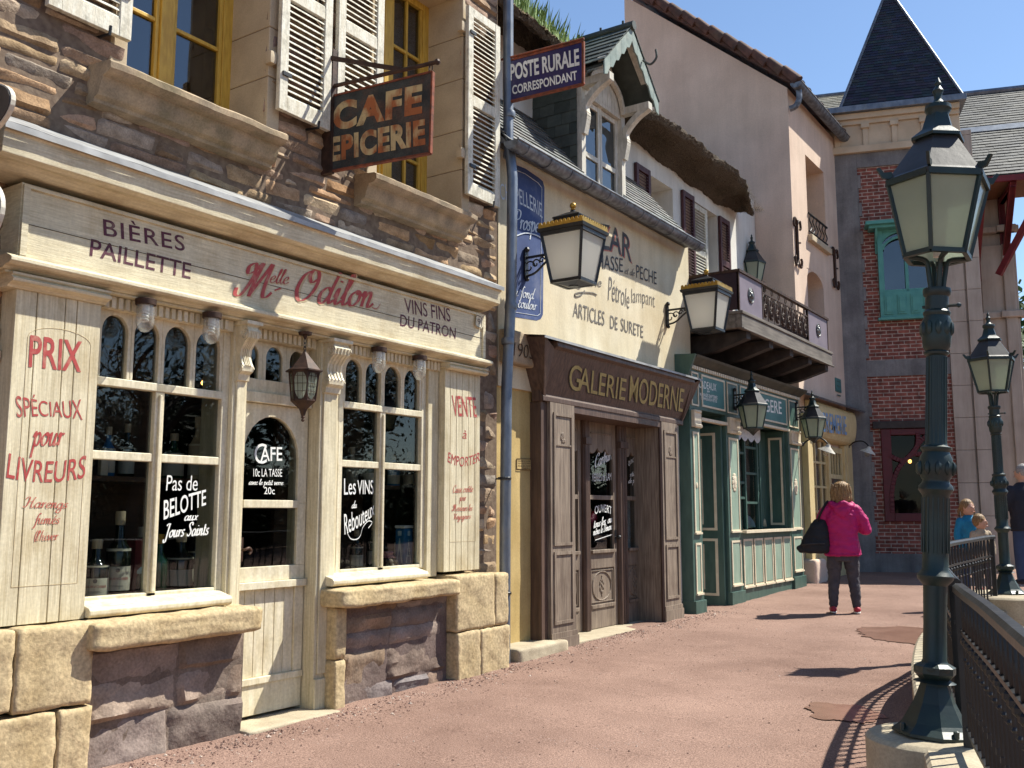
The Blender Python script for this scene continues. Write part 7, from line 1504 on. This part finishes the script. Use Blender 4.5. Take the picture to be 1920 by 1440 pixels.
m = MB(); sweep(m, 0.0, sE, [(.17, -9), (.17, -.015), (.155, 0), (-.13, 0), (-.15, -.02), (-.15, -9)], ztop, 110)
lw = m.build('low_wall', M['paleconc'], None, smooth=True, auto=40); tag(lw, 'low pale concrete curb wall carrying the curved black railing', 'wall')
for (b_, r_, lb) in ((base, .275, 'concrete plinth under the near lamp post'), (base2, .50, 'concrete plinth under the farther lamp post')):
    m = MB(); z0 = b_.z-.001
    m.lathe([(r_, -.3), (r_, z0-.02), (r_-.015, z0-.006), (r_-.03, z0-.001)], (b_.x, b_.y, 0), 40); tag(m.build('lamp_plinth', M['paleconc'], None, smooth=True, auto=35), lb, 'plinth')
q = hd(1868, 1178, 7.6); m = MB(); m.box(q.x-.05, q.x+.55, q.y-.25, q.y+.25, -.2, q.z); bo = m.build('stair_block', M['paleconc'], None, bevel=.02); tag(bo, 'pale stone stair cheek block seen through the near railing', 'block')
def railing(name, s0, s1, label, ends=(True, True)):
    p, d = at_len(s0); t = empty(name, (0, 0, 0), label, 'railing', 'black iron terrace railings')
    zt = lambda s: ztop(s)+.625
    n = max(8, int((s1-s0)*10))
    m = MB(); sweep(m, s0, s1, [(.027, -.012), (.027, .010), (.014, .022), (-.014, .022), (-.027, .010), (-.027, -.012)], zt, n); m.build('handrail', M['iron_worn'], t, smooth=True, auto=40)
    for nm, dz in (('mid_rail', -.165), ('bottom_rail', -.545)):
        m = MB(); sweep(m, s0, s1, [(.010, -.008), (.010, .008), (-.010, .008), (-.010, -.008)], lambda s: zt(s)+dz, n); m.build(nm, M['iron'], t)
    for s in (s0+.02, s1-.02):
        p, d = at_len(s); m = MB(); z = zt(s); m.box(p.x-.018, p.x+.018, p.y-.018, p.y+.018, ztop(s)-.02, z-.01); m.build('post', M['iron'], t)
    bm_ = MB(); H_ = .615
    bm_.tube([(0,0,.075), (0,0,H_)], .0075, 6); bm_.lathe([(.004, .40), (.017, .415), (.017, .43), (.004, .445)], (0,0,0), 8); bm_.lathe([(.004, .34), (.013, .352), (.004, .365)], (0,0,0), 8)
    P = [(0, .452), (.012, .47), (.030, .52), (.020, .57), (.006, .605)]     # pierced leaf between the two upper rails
    for s_ in (-1, 1): bm_.tube(spline([(x*s_, 0, z) for x, z in P], 4), .006, 5)
    bm_.ball((0, 0, .53), .016, 6, (.8, .5, 1.8)); bm_.ball((0,0,.20), .011, 6, (1,1,1.6))
    k = int((s1-s0)/.108); first = None
    for i in range(1, k):
        s = s0+(s1-s0)*i/k; p, d = at_len(s)
        if first is None: first = bm_.build('baluster', M['iron'], t); o = first
        else: o = first.copy(); COL.objects.link(o); o.parent = t
        o.location = (p.x, p.y, ztop(s)+.005); o.rotation_euler.z = math.atan2(d.y, d.x)
railing('railing', .15, sA-.12, 'nearest straight stretch of black railing at the right picture edge')
railing('railing', sA+.16, sB-.3, 'curved black railing between the two lamp posts')
railing('railing', sB+.3, sE-.05, 'farthest black railing beyond the second lamp post')
# ================================================================ PEOPLE
def bake(name, mb, mat, parent, vox=.012, sm=3, fac=.5, wr=None):
    o = mb.build(name, mat, None); md = o.modifiers.new('r', 'REMESH'); md.mode = 'VOXEL'; md.voxel_size = vox; s = o.modifiers.new('s', 'SMOOTH'); s.iterations = sm; s.factor = fac
    bpy.context.view_layer.update(); dg = bpy.context.evaluated_depsgraph_get(); me = bpy.data.meshes.new_from_object(o.evaluated_get(dg)); old = o.data; o.modifiers.clear(); o.data = me; bpy.data.meshes.remove(old); me.name = name
    if wr:
        for v in me.vertices:
            p = v.co; n_ = noise.noise(V((p.x*wr[1], p.y*wr[1], p.z*wr[1]*1.5)))+.6*noise.noise(V((p.x*wr[1]*2.3+5, p.y*wr[1]*2.3, p.z*wr[1]*4))); v.co = p+v.normal*n_*wr[0]
    if not me.materials: me.materials.append(mat)
    me.polygons.foreach_set('use_smooth', [True]*len(me.polygons)); o.parent = parent; return o
def rings(m, L, n=20):     # L: (z, rx, ry, cx, cy) stacked ellipses, closed at both ends
    b = len(m.v)
    for z, rx, ry, cx, cy in L:
        for k in range(n): a = 2*PI*k/n; m.v.append(V((cx+rx*math.cos(a), cy+ry*math.sin(a), z)))
    for i in range(len(L)-1):
        for k in range(n): j = (k+1) % n; m.face([b+i*n+k, b+i*n+j, b+(i+1)*n+j, b+(i+1)*n+k])
    m.face([b+k for k in range(n-1, -1, -1)]); e = b+(len(L)-1)*n; m.face([e+k for k in range(n)])
def limb(m, pts, rs, n=12):
    P = spline(pts, 5); m_ = len(P); R = []
    for i in range(m_): t = i/(m_-1)*(len(rs)-1); k = min(int(t), len(rs)-2); R.append(rs[k]*(1-(t-k))+rs[k+1]*(t-k))
    m.tube(P, R, n)
    m.ball(P[0], R[0], 10); m.ball(P[-1], R[-1], 10)
def hand(m, wrist, d, nrm, s=1.0, curl=.7):
    d = V(d).normalized(); nrm = V(nrm).normalized(); sd = d.cross(nrm).normalized(); w = V(wrist)
    m.hexa([w+sd*.025*s+nrm*.012*s, w-sd*.025*s+nrm*.012*s, w-sd*.025*s-nrm*.012*s, w+sd*.025*s-nrm*.012*s]+[w+d*.085*s+q for q in (sd*.040*s+nrm*.012*s, -sd*.040*s+nrm*.012*s, -sd*.040*s-nrm*.012*s, sd*.040*s-nrm*.012*s)])
    for k, (o, l) in enumerate(((-.030, .065), (-.010, .075), (.010, .070), (.030, .052))):
        p = w+d*.082*s+sd*o*s; P = [p]; a = 0
        for j in range(3): a += curl*.5; p = p+(d*math.cos(a)-nrm*math.sin(a))*l*s/3; P.append(p)
        m.tube(P, [.009*s, .0088*s, .008*s, .0065*s], 7); m.ball(P[-1], .0068*s, 6)
    p = w+d*.025*s-sd*.028*s; m.tube([p, p-sd*.03*s+d*.025*s-nrm*.008*s, p-sd*.035*s+d*.052*s-nrm*.018*s], [.012*s, .010*s, .008*s], 7)
def head(m, c, r, face, s=1.0):      # face: facing direction (unit, horizontal)
    f = V(face).normalized(); sd = V((f.y, -f.x, 0)); c = V(c)
    m.ball(c, r, 16, (.80, .88, 1.15)); m.ball(c+f*r*.25-V((0,0,r*.55)), r*.62, 12, (.85, .9, .8)); m.ball(c+f*r*.88-V((0,0,r*.12)), r*.16, 8, (1,1,1.6))
    for s_ in (-1, 1): m.ball(c+sd*s_*r*.80-V((0,0,r*.05)), r*.20, 8, (.6, .8, 1.3)); m.ball(c+f*r*.78+sd*s_*r*.33+V((0,0,r*.12)), r*.13, 8)
    m.ball(c+f*r*.80-V((0,0,r*.55)), r*.20, 8, (1.2, 1.2, .5))
def face_parts(c, r, face, root):
    f = V(face).normalized(); sd = V((f.y, -f.x, 0)); c = V(c); e = MB(); mo = MB()
    for s_ in (-1, 1): e.ball(c+f*r*.885+sd*s_*r*.33+V((0,0,r*.13)), r*.085, 8, (1, 1, .7))
    e.build('eyes', M['navy'], root, smooth=True); mo.ball(c+f*r*.965-V((0,0,r*.55)), r*.10, 8, (1.8, 1.8, .35)); mo.build('mouth', M['shoe'], root, smooth=True)
def place_root(t, loc, rz, s=1.0): t.location = loc; t.rotation_euler.z = rz; t.scale = (s, s, s)
# ---- woman in the magenta jacket (built facing +Y, 1.62 m)
wo_t = empty('person', (0, 0, 0), 'person with dark blond hair in a magenta jacket and grey jeans seen from behind', 'person')
m = MB(); rings(m, [(.76, .165, .12, 0, 0), (.86, .17, .125, 0, 0), (.98, .145, .11, 0, 0), (1.12, .155, .115, 0, 0), (1.24, .165, .11, 0, 0), (1.33, .12, .085, 0, 0), (1.38, .052, .052, 0, .01), (1.44, .047, .05, 0, .015)])
for s in (-1, 1):
    limb(m, [(s*.09, 0, .82), (s*.105, .01, .46), (s*.135, -.01, .09)], [.085, .060, .045, .034]); limb(m, [(s*.135, -.02, .07), (s*.15, .12, .03)], [.042, .032])
WR = [(.10, .33, 1.20), (-.08, .33, 1.18)]
limb(m, [(.17, 0, 1.29), (.27, .03, 1.04), WR[0]], [.055, .045, .032]); limb(m, [(-.17, 0, 1.29), (-.23, .06, 1.05), WR[1]], [.055, .045, .032])
hand(m, WR[0], (-.55, .35, .5), (0, 1, -.2), 1, 1.0); hand(m, WR[1], (.55, .35, .5), (0, 1, -.2), 1, 1.0)
hc = (.015, .03, 1.525); fd = (.35, 1, 0); head(m, hc, .098, fd)
bake('body', m, M['skin'], wo_t, .008, 2); face_parts(hc, .098, fd, wo_t)
m = MB()
rings(m, [(.70, .215, .155, .0, 0), (.72, .222, .16, .0, 0), (.82, .215, .155, 0, 0), (.95, .195, .145, 0, 0), (1.08, .20, .15, 0, 0), (1.20, .205, .15, 0, -.005), (1.28, .185, .135, 0, -.005), (1.335, .12, .10, 0, 0), (1.375, .085, .085, 0, .01)], 24)
limb(m, [(.165, -.01, 1.275), (.235, .0, 1.17), (.285, .03, 1.03)], [.078, .082, .076]); limb(m, [(.285, .03, 1.03), (.21, .20, 1.08), (.115, .31, 1.19)], [.076, .066, .050])
limb(m, [(-.165, -.01, 1.275), (-.225, .02, 1.17), (-.25, .05, 1.04)], [.078, .080, .072]); limb(m, [(-.25, .05, 1.04), (-.17, .2, 1.10), (-.085, .31, 1.18)], [.072, .062, .050])
for k in range(15):      # hood rolled behind the neck
    a = PI*(1.02+.96*k/14); m.ball((.125*math.cos(a), -.01+.12*math.sin(a), 1.335+.02*math.sin(k)), .052, 8, (1, 1, .8))
rings(m, [(1.19, .03, .02, 0, -.155), (1.25, .085, .03, 0, -.15), (1.33, .12, .05, 0, -.115), (1.37, .11, .06, 0, -.08)], 14)
bake('jacket', m, M['pink'], wo_t, .010, 2, wr=(.011, 10))
m = MB()
for k in range(26): z = .725; a0, a1 = 2*PI*k/26, 2*PI*(k+1)/26; m.tube([(.222*math.cos(a0), .16*math.sin(a0), z), (.222*math.cos(a1), .16*math.sin(a1), z)], .0075, 5)
m.build('jacket_hem', M['pink'], wo_t, smooth=True)
m = MB(); rings(m, [(.64, .155, .12, 0, 0), (.75, .17, .135, 0, 0), (.86, .155, .12, 0, 0)])
for s in (-1, 1): limb(m, [(s*.085, 0, .78), (s*.105, .012, .60), (s*.115, .015, .44), (s*.13, -.01, .24), (s*.138, -.015, .085)], [.105, .095, .075, .065, .052])
bake('jeans', m, M['jeans'], wo_t, .009, 2, wr=(.008, 15))
for s in (-1, 1):
    m = MB(); x = s*.142; limb(m, [(x, -.065, .045), (x, .02, .05), (x*1.05, .12, .035)], [.040, .045, .036]); sh_ = bake('shoe', m, M['shoe'], wo_t, .009, 2)
    m = MB(); m.prism([V((x+.043*math.cos(a)*(1.0 if math.sin(a) < 0 else .95), .025+.14*math.sin(a), .002)) for a in [2*PI*k/20 for k in range(20)]], (0, 0, .018)); m.build('sole', M['sole'], sh_, bevel=.004)
m = MB(); c = V(hc)
rings(m, [(1.36, .06, .04, .01, -.055), (1.39, .105, .075, .012, -.025), (1.44, .122, .10, .012, -.01), (1.50, .122, .115, .015, .01), (1.56, .112, .115, .018, .018), (1.61, .085, .09, .018, .022), (1.638, .04, .045, .018, .022)], 20)
for k in range(170):
    a = PI+PI*random.uniform(-.15, 1.15); r0 = random.uniform(.95, 1.08); x = .012+.115*math.cos(a)*r0; y = .0+.10*math.sin(a)*r0; z = random.uniform(1.42, 1.58); l = random.uniform(.06, .12)
    m.tube([(x*.9, y*.9, z+.03), (x*1.06, y*1.06, z-l*.4), (x*1.0+random.uniform(-.01, .02), y*1.03, z-l)], [.007, .0065, .002], 5)
bake('hair', m, M['blond'], wo_t, .0048, 1, .3, wr=(.003, 60))
wp = hz(1585, 1149, gz(13.2)); place_root(wo_t, wp, YAW-math.radians(14), 1.0)
# black shoulder bag hanging at her left side
bg_ = empty('shoulder_bag', (0, 0, 0), 'large black shoulder bag hanging at the left side of the person in magenta', 'bag')
m = MB(); rings(m, [(.735, .16, .07, -.335, -.06), (.75, .20, .09, -.335, -.06), (.85, .19, .095, -.325, -.06), (.98, .15, .085, -.30, -.05), (1.10, .105, .065, -.275, -.04), (1.16, .06, .04, -.255, -.03)], 20)
m.ball((-.53, -.06, .80), .035, 8); bake('bag_body', m, M['bagblack'], bg_, .012, 2, wr=(.010, 9))
m = MB(); m.tube(spline([(-.30, -.05, 1.10), (-.26, -.10, 1.22), (-.185, -.09, 1.355), (-.15, .0, 1.375), (-.17, .09, 1.33), (-.25, .07, 1.18), (-.29, .0, 1.06)], 5), .022, 8, sq=.5); m.build('strap', M['bagblack'], bg_, smooth=True)
m = MB(); m.tube(spline([(-.50, -.125, .84), (-.38, -.158, .855), (-.22, -.15, .86)], 5), .008, 6); m.build('zip_piping', M['lamp_roof'], bg_, smooth=True)
place_root(bg_, wp, YAW-math.radians(14), 1.0)
# ---- generic standing figure for the people beyond the railing
def figure(label, jacket, pants, hairm, hs=1.0, face=(0, -1, 0), arm=((.25, -.02, 1.05), (.22, -.10, .84)), longhair=False, shoe='shoe', bulk=1.0):
    t = empty('person', (0, 0, 0), label, 'person'); b = bulk
    m = MB(); rings(m, [(.78, .15, .11, 0, 0), (.95, .14, .11, 0, 0), (1.15, .16, .11, 0, 0), (1.30, .15, .10, 0, 0), (1.40, .10, .07, 0, 0), (1.44, .055, .055, 0, 0), (1.54, .05, .05, 0, 0)])
    for s in (-1, 1): limb(m, [(s*.09, 0, .84), (s*.10, 0, .47), (s*.11, 0, .09)], [.08, .058, .045, .036]); limb(m, [(s*.11, .02*-face[1]*-1, .06), (s*.12, face[1]*.12, .035)], [.04, .03])
    for s in (-1, 1): e, w_ = [V((p[0]*s, p[1], p[2])) for p in arm]; limb(m, [(s*.17, 0, 1.36), e, w_], [.05, .042, .03]); hand(m, w_, (0, face[1]*.4, -1), (s, 0, 0), 1, .6)
    hc = (0, 0, 1.60); head(m, hc, .105*hs, face); bake('body', m, M['skin'], t, .010, 2); face_parts(hc, .105*hs, face, t)
    m = MB(); rings(m, [(.76, .19*b, .15*b, 0, 0), (.95, .18*b, .14*b, 0, 0), (1.18, .195*b, .145*b, 0, 0), (1.34, .18*b, .125*b, 0, 0), (1.42, .11*b, .09*b, 0, 0), (1.46, .075, .075, 0, 0)], 20)
    for s in (-1, 1): e, w_ = [V((p[0]*s, p[1], p[2])) for p in arm]; limb(m, [(s*.165*b, 0, 1.34), e, w_*.9+e*.1], [.075*b, .066*b, .048])
    bake('jacket', m, M[jacket], t, .013, 2, wr=(.006, 11))
    m = MB(); rings(m, [(.68, .155, .12, 0, 0), (.80, .165, .13, 0, 0), (.88, .15, .12, 0, 0)])
    for s in (-1, 1): limb(m, [(s*.085, 0, .80), (s*.105, 0, .47), (s*.11, 0, .08)], [.10, .08, .055])
    bake('trousers', m, M[pants], t, .013, 2)
    for s in (-1, 1): m = MB(); limb(m, [(s*.11, -face[1]*.05, .045), (s*.12, face[1]*.12, .04)], [.045, .038]); bake('shoe', m, M[shoe], t, .011, 2)
    m = MB(); f = V(face).normalized(); r = .105*hs; c = V(hc)
    m.ball(c-f*r*.16+V((0,0,r*.22)), r*1.02, 14, (.92, .95, 1.05))
    if longhair:
        rings(m, [(c.z-r*1.5, r*.5, r*.35, 0, -f.y*r*.5), (c.z-r*.7, r*.8, r*.5, 0, -f.y*r*.45), (c.z, r*.9, r*.6, 0, -f.y*r*.4)], 12)
        for k in range(20): a = random.uniform(0, 2*PI); m.tube([c+V((.7*r*math.cos(a), -f.y*r*.3, r*.7)), c+V((1.15*r*math.cos(a), -f.y*r*.6, -.3*r)), c+V((1.25*r*math.cos(a), -f.y*r*.6, -1.1*r))], [.012, .012, .004], 5)
    o = bake('hair', m, M[hairm], t, .009, 1)
    return t
ch = figure('child with light hair in a turquoise jacket standing behind the curved railing', 'bluejk', 'jean_b', 'blond', 1.35, (.5, -.9, 0), longhair=True)
p = hd(1824, 1108, 12.4); place_root(ch, p, YAW, (1.56-p.z)/1.745)
ch2 = figure('small blond child beside the child in turquoise, mostly hidden by railing', 'sandcloth', 'jeans', 'blond', 1.5, (.9, -.5, 0))
p2 = hd(1846, 1112, 12.0); place_root(ch2, p2, YAW, (hd(1846, 966, 12.0).z-p2.z)/1.76)
mn = figure('grey haired adult in a dark navy coat at the right picture edge', 'navy', 'jean_b', 'greyhair', 1.0, (-.6, .6, 0), arm=((.27, .05, 1.12), (.15, .26, 1.02)), shoe='navy', bulk=1.1)
p3 = hd(1930, 1096, 11.6); place_root(mn, p3, YAW, (hd(1930, 868, 11.6).z-p3.z)/1.73)
# ================================================================ GROUND, PUDDLES, PEBBLES, TREES
m = MB()
def gfn(u, v):
    y = -30+110*v if True else 0; x = -60+120*u; return (x, y, gz(y))
m.grid(gfn, 60, 110); m.poly([(-400, -300, -.02), (400, -300, -.02), (400, 600, -.02), (-400, 600, -.02)])
m2 = MB()
m2.grid(lambda u, v: (-5.3+6*u, 1+17*v, gz(1+17*v)+.004+.018*math.exp(-((u*6-.15)/.22)**2)*(.5+noise.noise(V((u*8, v*60, 0))))+.006*noise.noise(V((u*20, v*60, 3)))), 90, 240)
g = m.build('ground', M['ground'], None); tag(g, 'red brown gravel ground', 'ground', kind='structure')
g2 = m2.build('path', M['ground'], None, smooth=True); tag(g2, 'red brown rolled gravel footpath along the shopfronts', 'path', kind='structure')
for (px, py, rx, ry) in ((1700, 1198, .52, .20), (1580, 1328, .24, .10)):
    c = hz(px, py, gz(9)); m = MB(); n_ = 160; e1 = V((_R.x, _R.y, 0)); e2 = V((_F0.x, _F0.y, 0)); zz = gz(c.y)+.0065
    P = []
    for k in range(n_): a = 2*PI*k/n_; r = 1+.3*noise.noise(V((math.cos(a)*1.5+px, math.sin(a)*1.5, 0)))+.14*noise.noise(V((math.cos(a)*5+px, math.sin(a)*5, 0)))+.06*noise.noise(V((math.cos(a)*14+px, math.sin(a)*14, 0))); q = c+e1*rx*r*math.cos(a)+e2*ry*3.0*r*math.sin(a); P.append((q.x, q.y, gz(q.y)+.0112))
    m.poly(P); o = m.build('puddle', M['puddle'], None); tag(o, 'shallow muddy puddle on the footpath', 'puddle', kind='structure')
def pebbles(name, n, fn, rr, mat, label):
    m = MB()
    for i in range(n):
        x, y = fn(); r = random.uniform(*rr)*(1 if random.random() < .85 else 1.7); a = random.uniform(0, PI); z = gz(y)+.006+max(0, .018*math.exp(-((x+5.15)/.22)**2)*.4)
        b = len(m.v); e1 = V((math.cos(a), math.sin(a), 0)); e2 = V((-math.sin(a), math.cos(a), 0)); s1_, s2_ = r*random.uniform(.7, 1.4), r*random.uniform(.6, 1.0); h_ = r*random.uniform(.4, .8); c = V((x, y, z))
        m.v += [c+e1*s1_, c+e2*s2_, c-e1*s1_*.8, c-e2*s2_*1.1, c+V((0,0,h_))+e1*s1_*random.uniform(-.3,.3), c-V((0,0,.01))]
        for f in ((0,1,4),(1,2,4),(2,3,4),(3,0,4)): m.face([b+k for k in f])
    tag(m.build(name, M[mat], None), label, 'pebbles', kind='stuff')
def near_wall(): y = random.uniform(2.5, 12); return (-4.95+min(1.6, abs(random.gauss(0, .20)))-(0.1 if y > 7.3 else 0), y)
def spread(): y = random.uniform(2.5, 13); return (-5+3.6*random.random()**1.7, y)
pebbles('pale_pebbles', 700, near_wall, (.004, .011), 'pebble', 'pale pebbles gathered along the foot of the walls')
pebbles('dark_pebbles', 2600, near_wall, (.003, .009), 'pebble_d', 'dark gravel gathered along the foot of the walls')
pebbles('scattered_pebbles', 500, spread, (.003, .007), 'pebble', 'small pale stones scattered over the path')
pebbles('scattered_gravel', 2600, spread, (.002, .006), 'pebble_d', 'small dark gravel scattered over the path')
# trees: one green crown at the right edge, bare and leafing trees across the square (seen mirrored in the shop windows), two more added to darken the brown shop doors
def tree(loc, H_, R_, label, seed, leaves=3000, mat='leaf', lsz=.10, bare=.0, trunkr=.18, cz=.62):
    rd = random.Random(seed); loc = V(loc); t = empty('leafy_tree' if leaves > 1500 else 'bare_tree', loc, label, 'tree'); m = MB(); tips = []
    def br(p, d, l, r, lev):
        pts = [p]; q = p; dd = d
        for k in range(4): dd = (dd+V((rd.uniform(-.22, .22), rd.uniform(-.22, .22), rd.uniform(-.08, .16)))).normalized(); q = q+dd*l/4; pts.append(q)
        m.tube(pts, [r, r*.88, r*.76, r*.66, r*.55], 6 if lev > 1 else 8)
        if lev >= (5 if leaves < 1500 else 4): tips.append(q); return
        for k in range(rd.choice((2, 3, 3)) if lev else 5):
            a = rd.uniform(0, 2*PI); s = rd.uniform(.45, .95); o = V((math.cos(a), math.sin(a), 0)); nd = (dd*.75+o*s+V((0, 0, .12))).normalized(); br(pts[rd.choice((2, 3, 4))], nd, l*rd.uniform(.6, .8), r*.52, lev+1)
        tips.append(q)
    br(loc, V((0, 0, 1)), H_*.36, trunkr, 0); m.build('trunk', M['bark'], t, smooth=True, auto=60)
    m = MB(); c = loc+V((0, 0, H_*cz))
    for i in range(leaves):
        if rd.random() < .8 and tips: p = rd.choice(tips)+V((rd.gauss(0, .45), rd.gauss(0, .45), rd.gauss(0, .38)))*R_*.22
        else: d = V((rd.gauss(0, 1), rd.gauss(0, 1), rd.gauss(0, .8))).normalized(); p = c+d*R_*rd.uniform(.55, 1.0)
        a = V((rd.uniform(-1, 1), rd.uniform(-1, 1), rd.uniform(-1, 1))).normalized()*lsz*rd.uniform(.6, 1.3); b = a.orthogonal().normalized()*lsz*rd.uniform(.35, .7); m.poly([p-a, p+b, p+a, p-b])
    if leaves: m.build('crown', M[mat], t)
e = hd(1935, 1000, 30); tree((e.x+.1, e.y, .3), 8.4, 3.3, 'sunlit green tree at the right picture edge behind the lamp post', 3, 9000, 'leaf', .14)
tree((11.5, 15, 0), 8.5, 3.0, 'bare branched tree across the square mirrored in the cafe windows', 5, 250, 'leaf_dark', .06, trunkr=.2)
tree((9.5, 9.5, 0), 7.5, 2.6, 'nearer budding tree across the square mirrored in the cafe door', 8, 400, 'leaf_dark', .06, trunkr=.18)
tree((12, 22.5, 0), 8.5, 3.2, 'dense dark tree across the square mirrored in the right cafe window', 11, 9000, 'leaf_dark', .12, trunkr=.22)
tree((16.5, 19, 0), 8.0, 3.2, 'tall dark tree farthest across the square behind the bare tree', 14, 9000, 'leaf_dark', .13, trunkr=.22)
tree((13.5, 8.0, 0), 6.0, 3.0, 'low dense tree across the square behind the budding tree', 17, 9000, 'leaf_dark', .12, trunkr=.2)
tree((10.5, 37, 0), 9.0, 3.4, 'added unseen dense tree far down the square, darkening what the brown shop doors mirror', 19, 8000, 'leaf_dark', .14, trunkr=.22)  # added out of view so the door glass mirrors dark leaves, not bright sky
tree((15.5, 46, 0), 10.0, 3.8, 'added unseen farthest big tree beyond the hedge, darkening what the brown shop doors mirror', 23, 8000, 'leaf_dark', .15, trunkr=.25)  # second tree added out of view to darken the same door reflections
# unseen hedge across the square, lengthened to darken the low shop door reflections
m = MB(); rd = random.Random(4)
for i in range(22000):
    y = rd.uniform(2, 56); x = 15+rd.gauss(0, .5); z = rd.uniform(.1, 3.2)+.3*math.sin(y*1.3); p = V((x, y, z)); a = V((rd.uniform(-1, 1), rd.uniform(-1, 1), rd.uniform(-1, 1))).normalized()*.16; b = a.orthogonal().normalized()*.1; m.poly([p-a, p+b, p+a, p-b])
m.box(15.2, 15.8, 2, 56, 0, 2.8)
h_ = m.build('hedge', M['leaf_dark'], None); tag(h_, 'tall dark unseen hedge across the square, lengthened to darken window reflections', 'hedge')
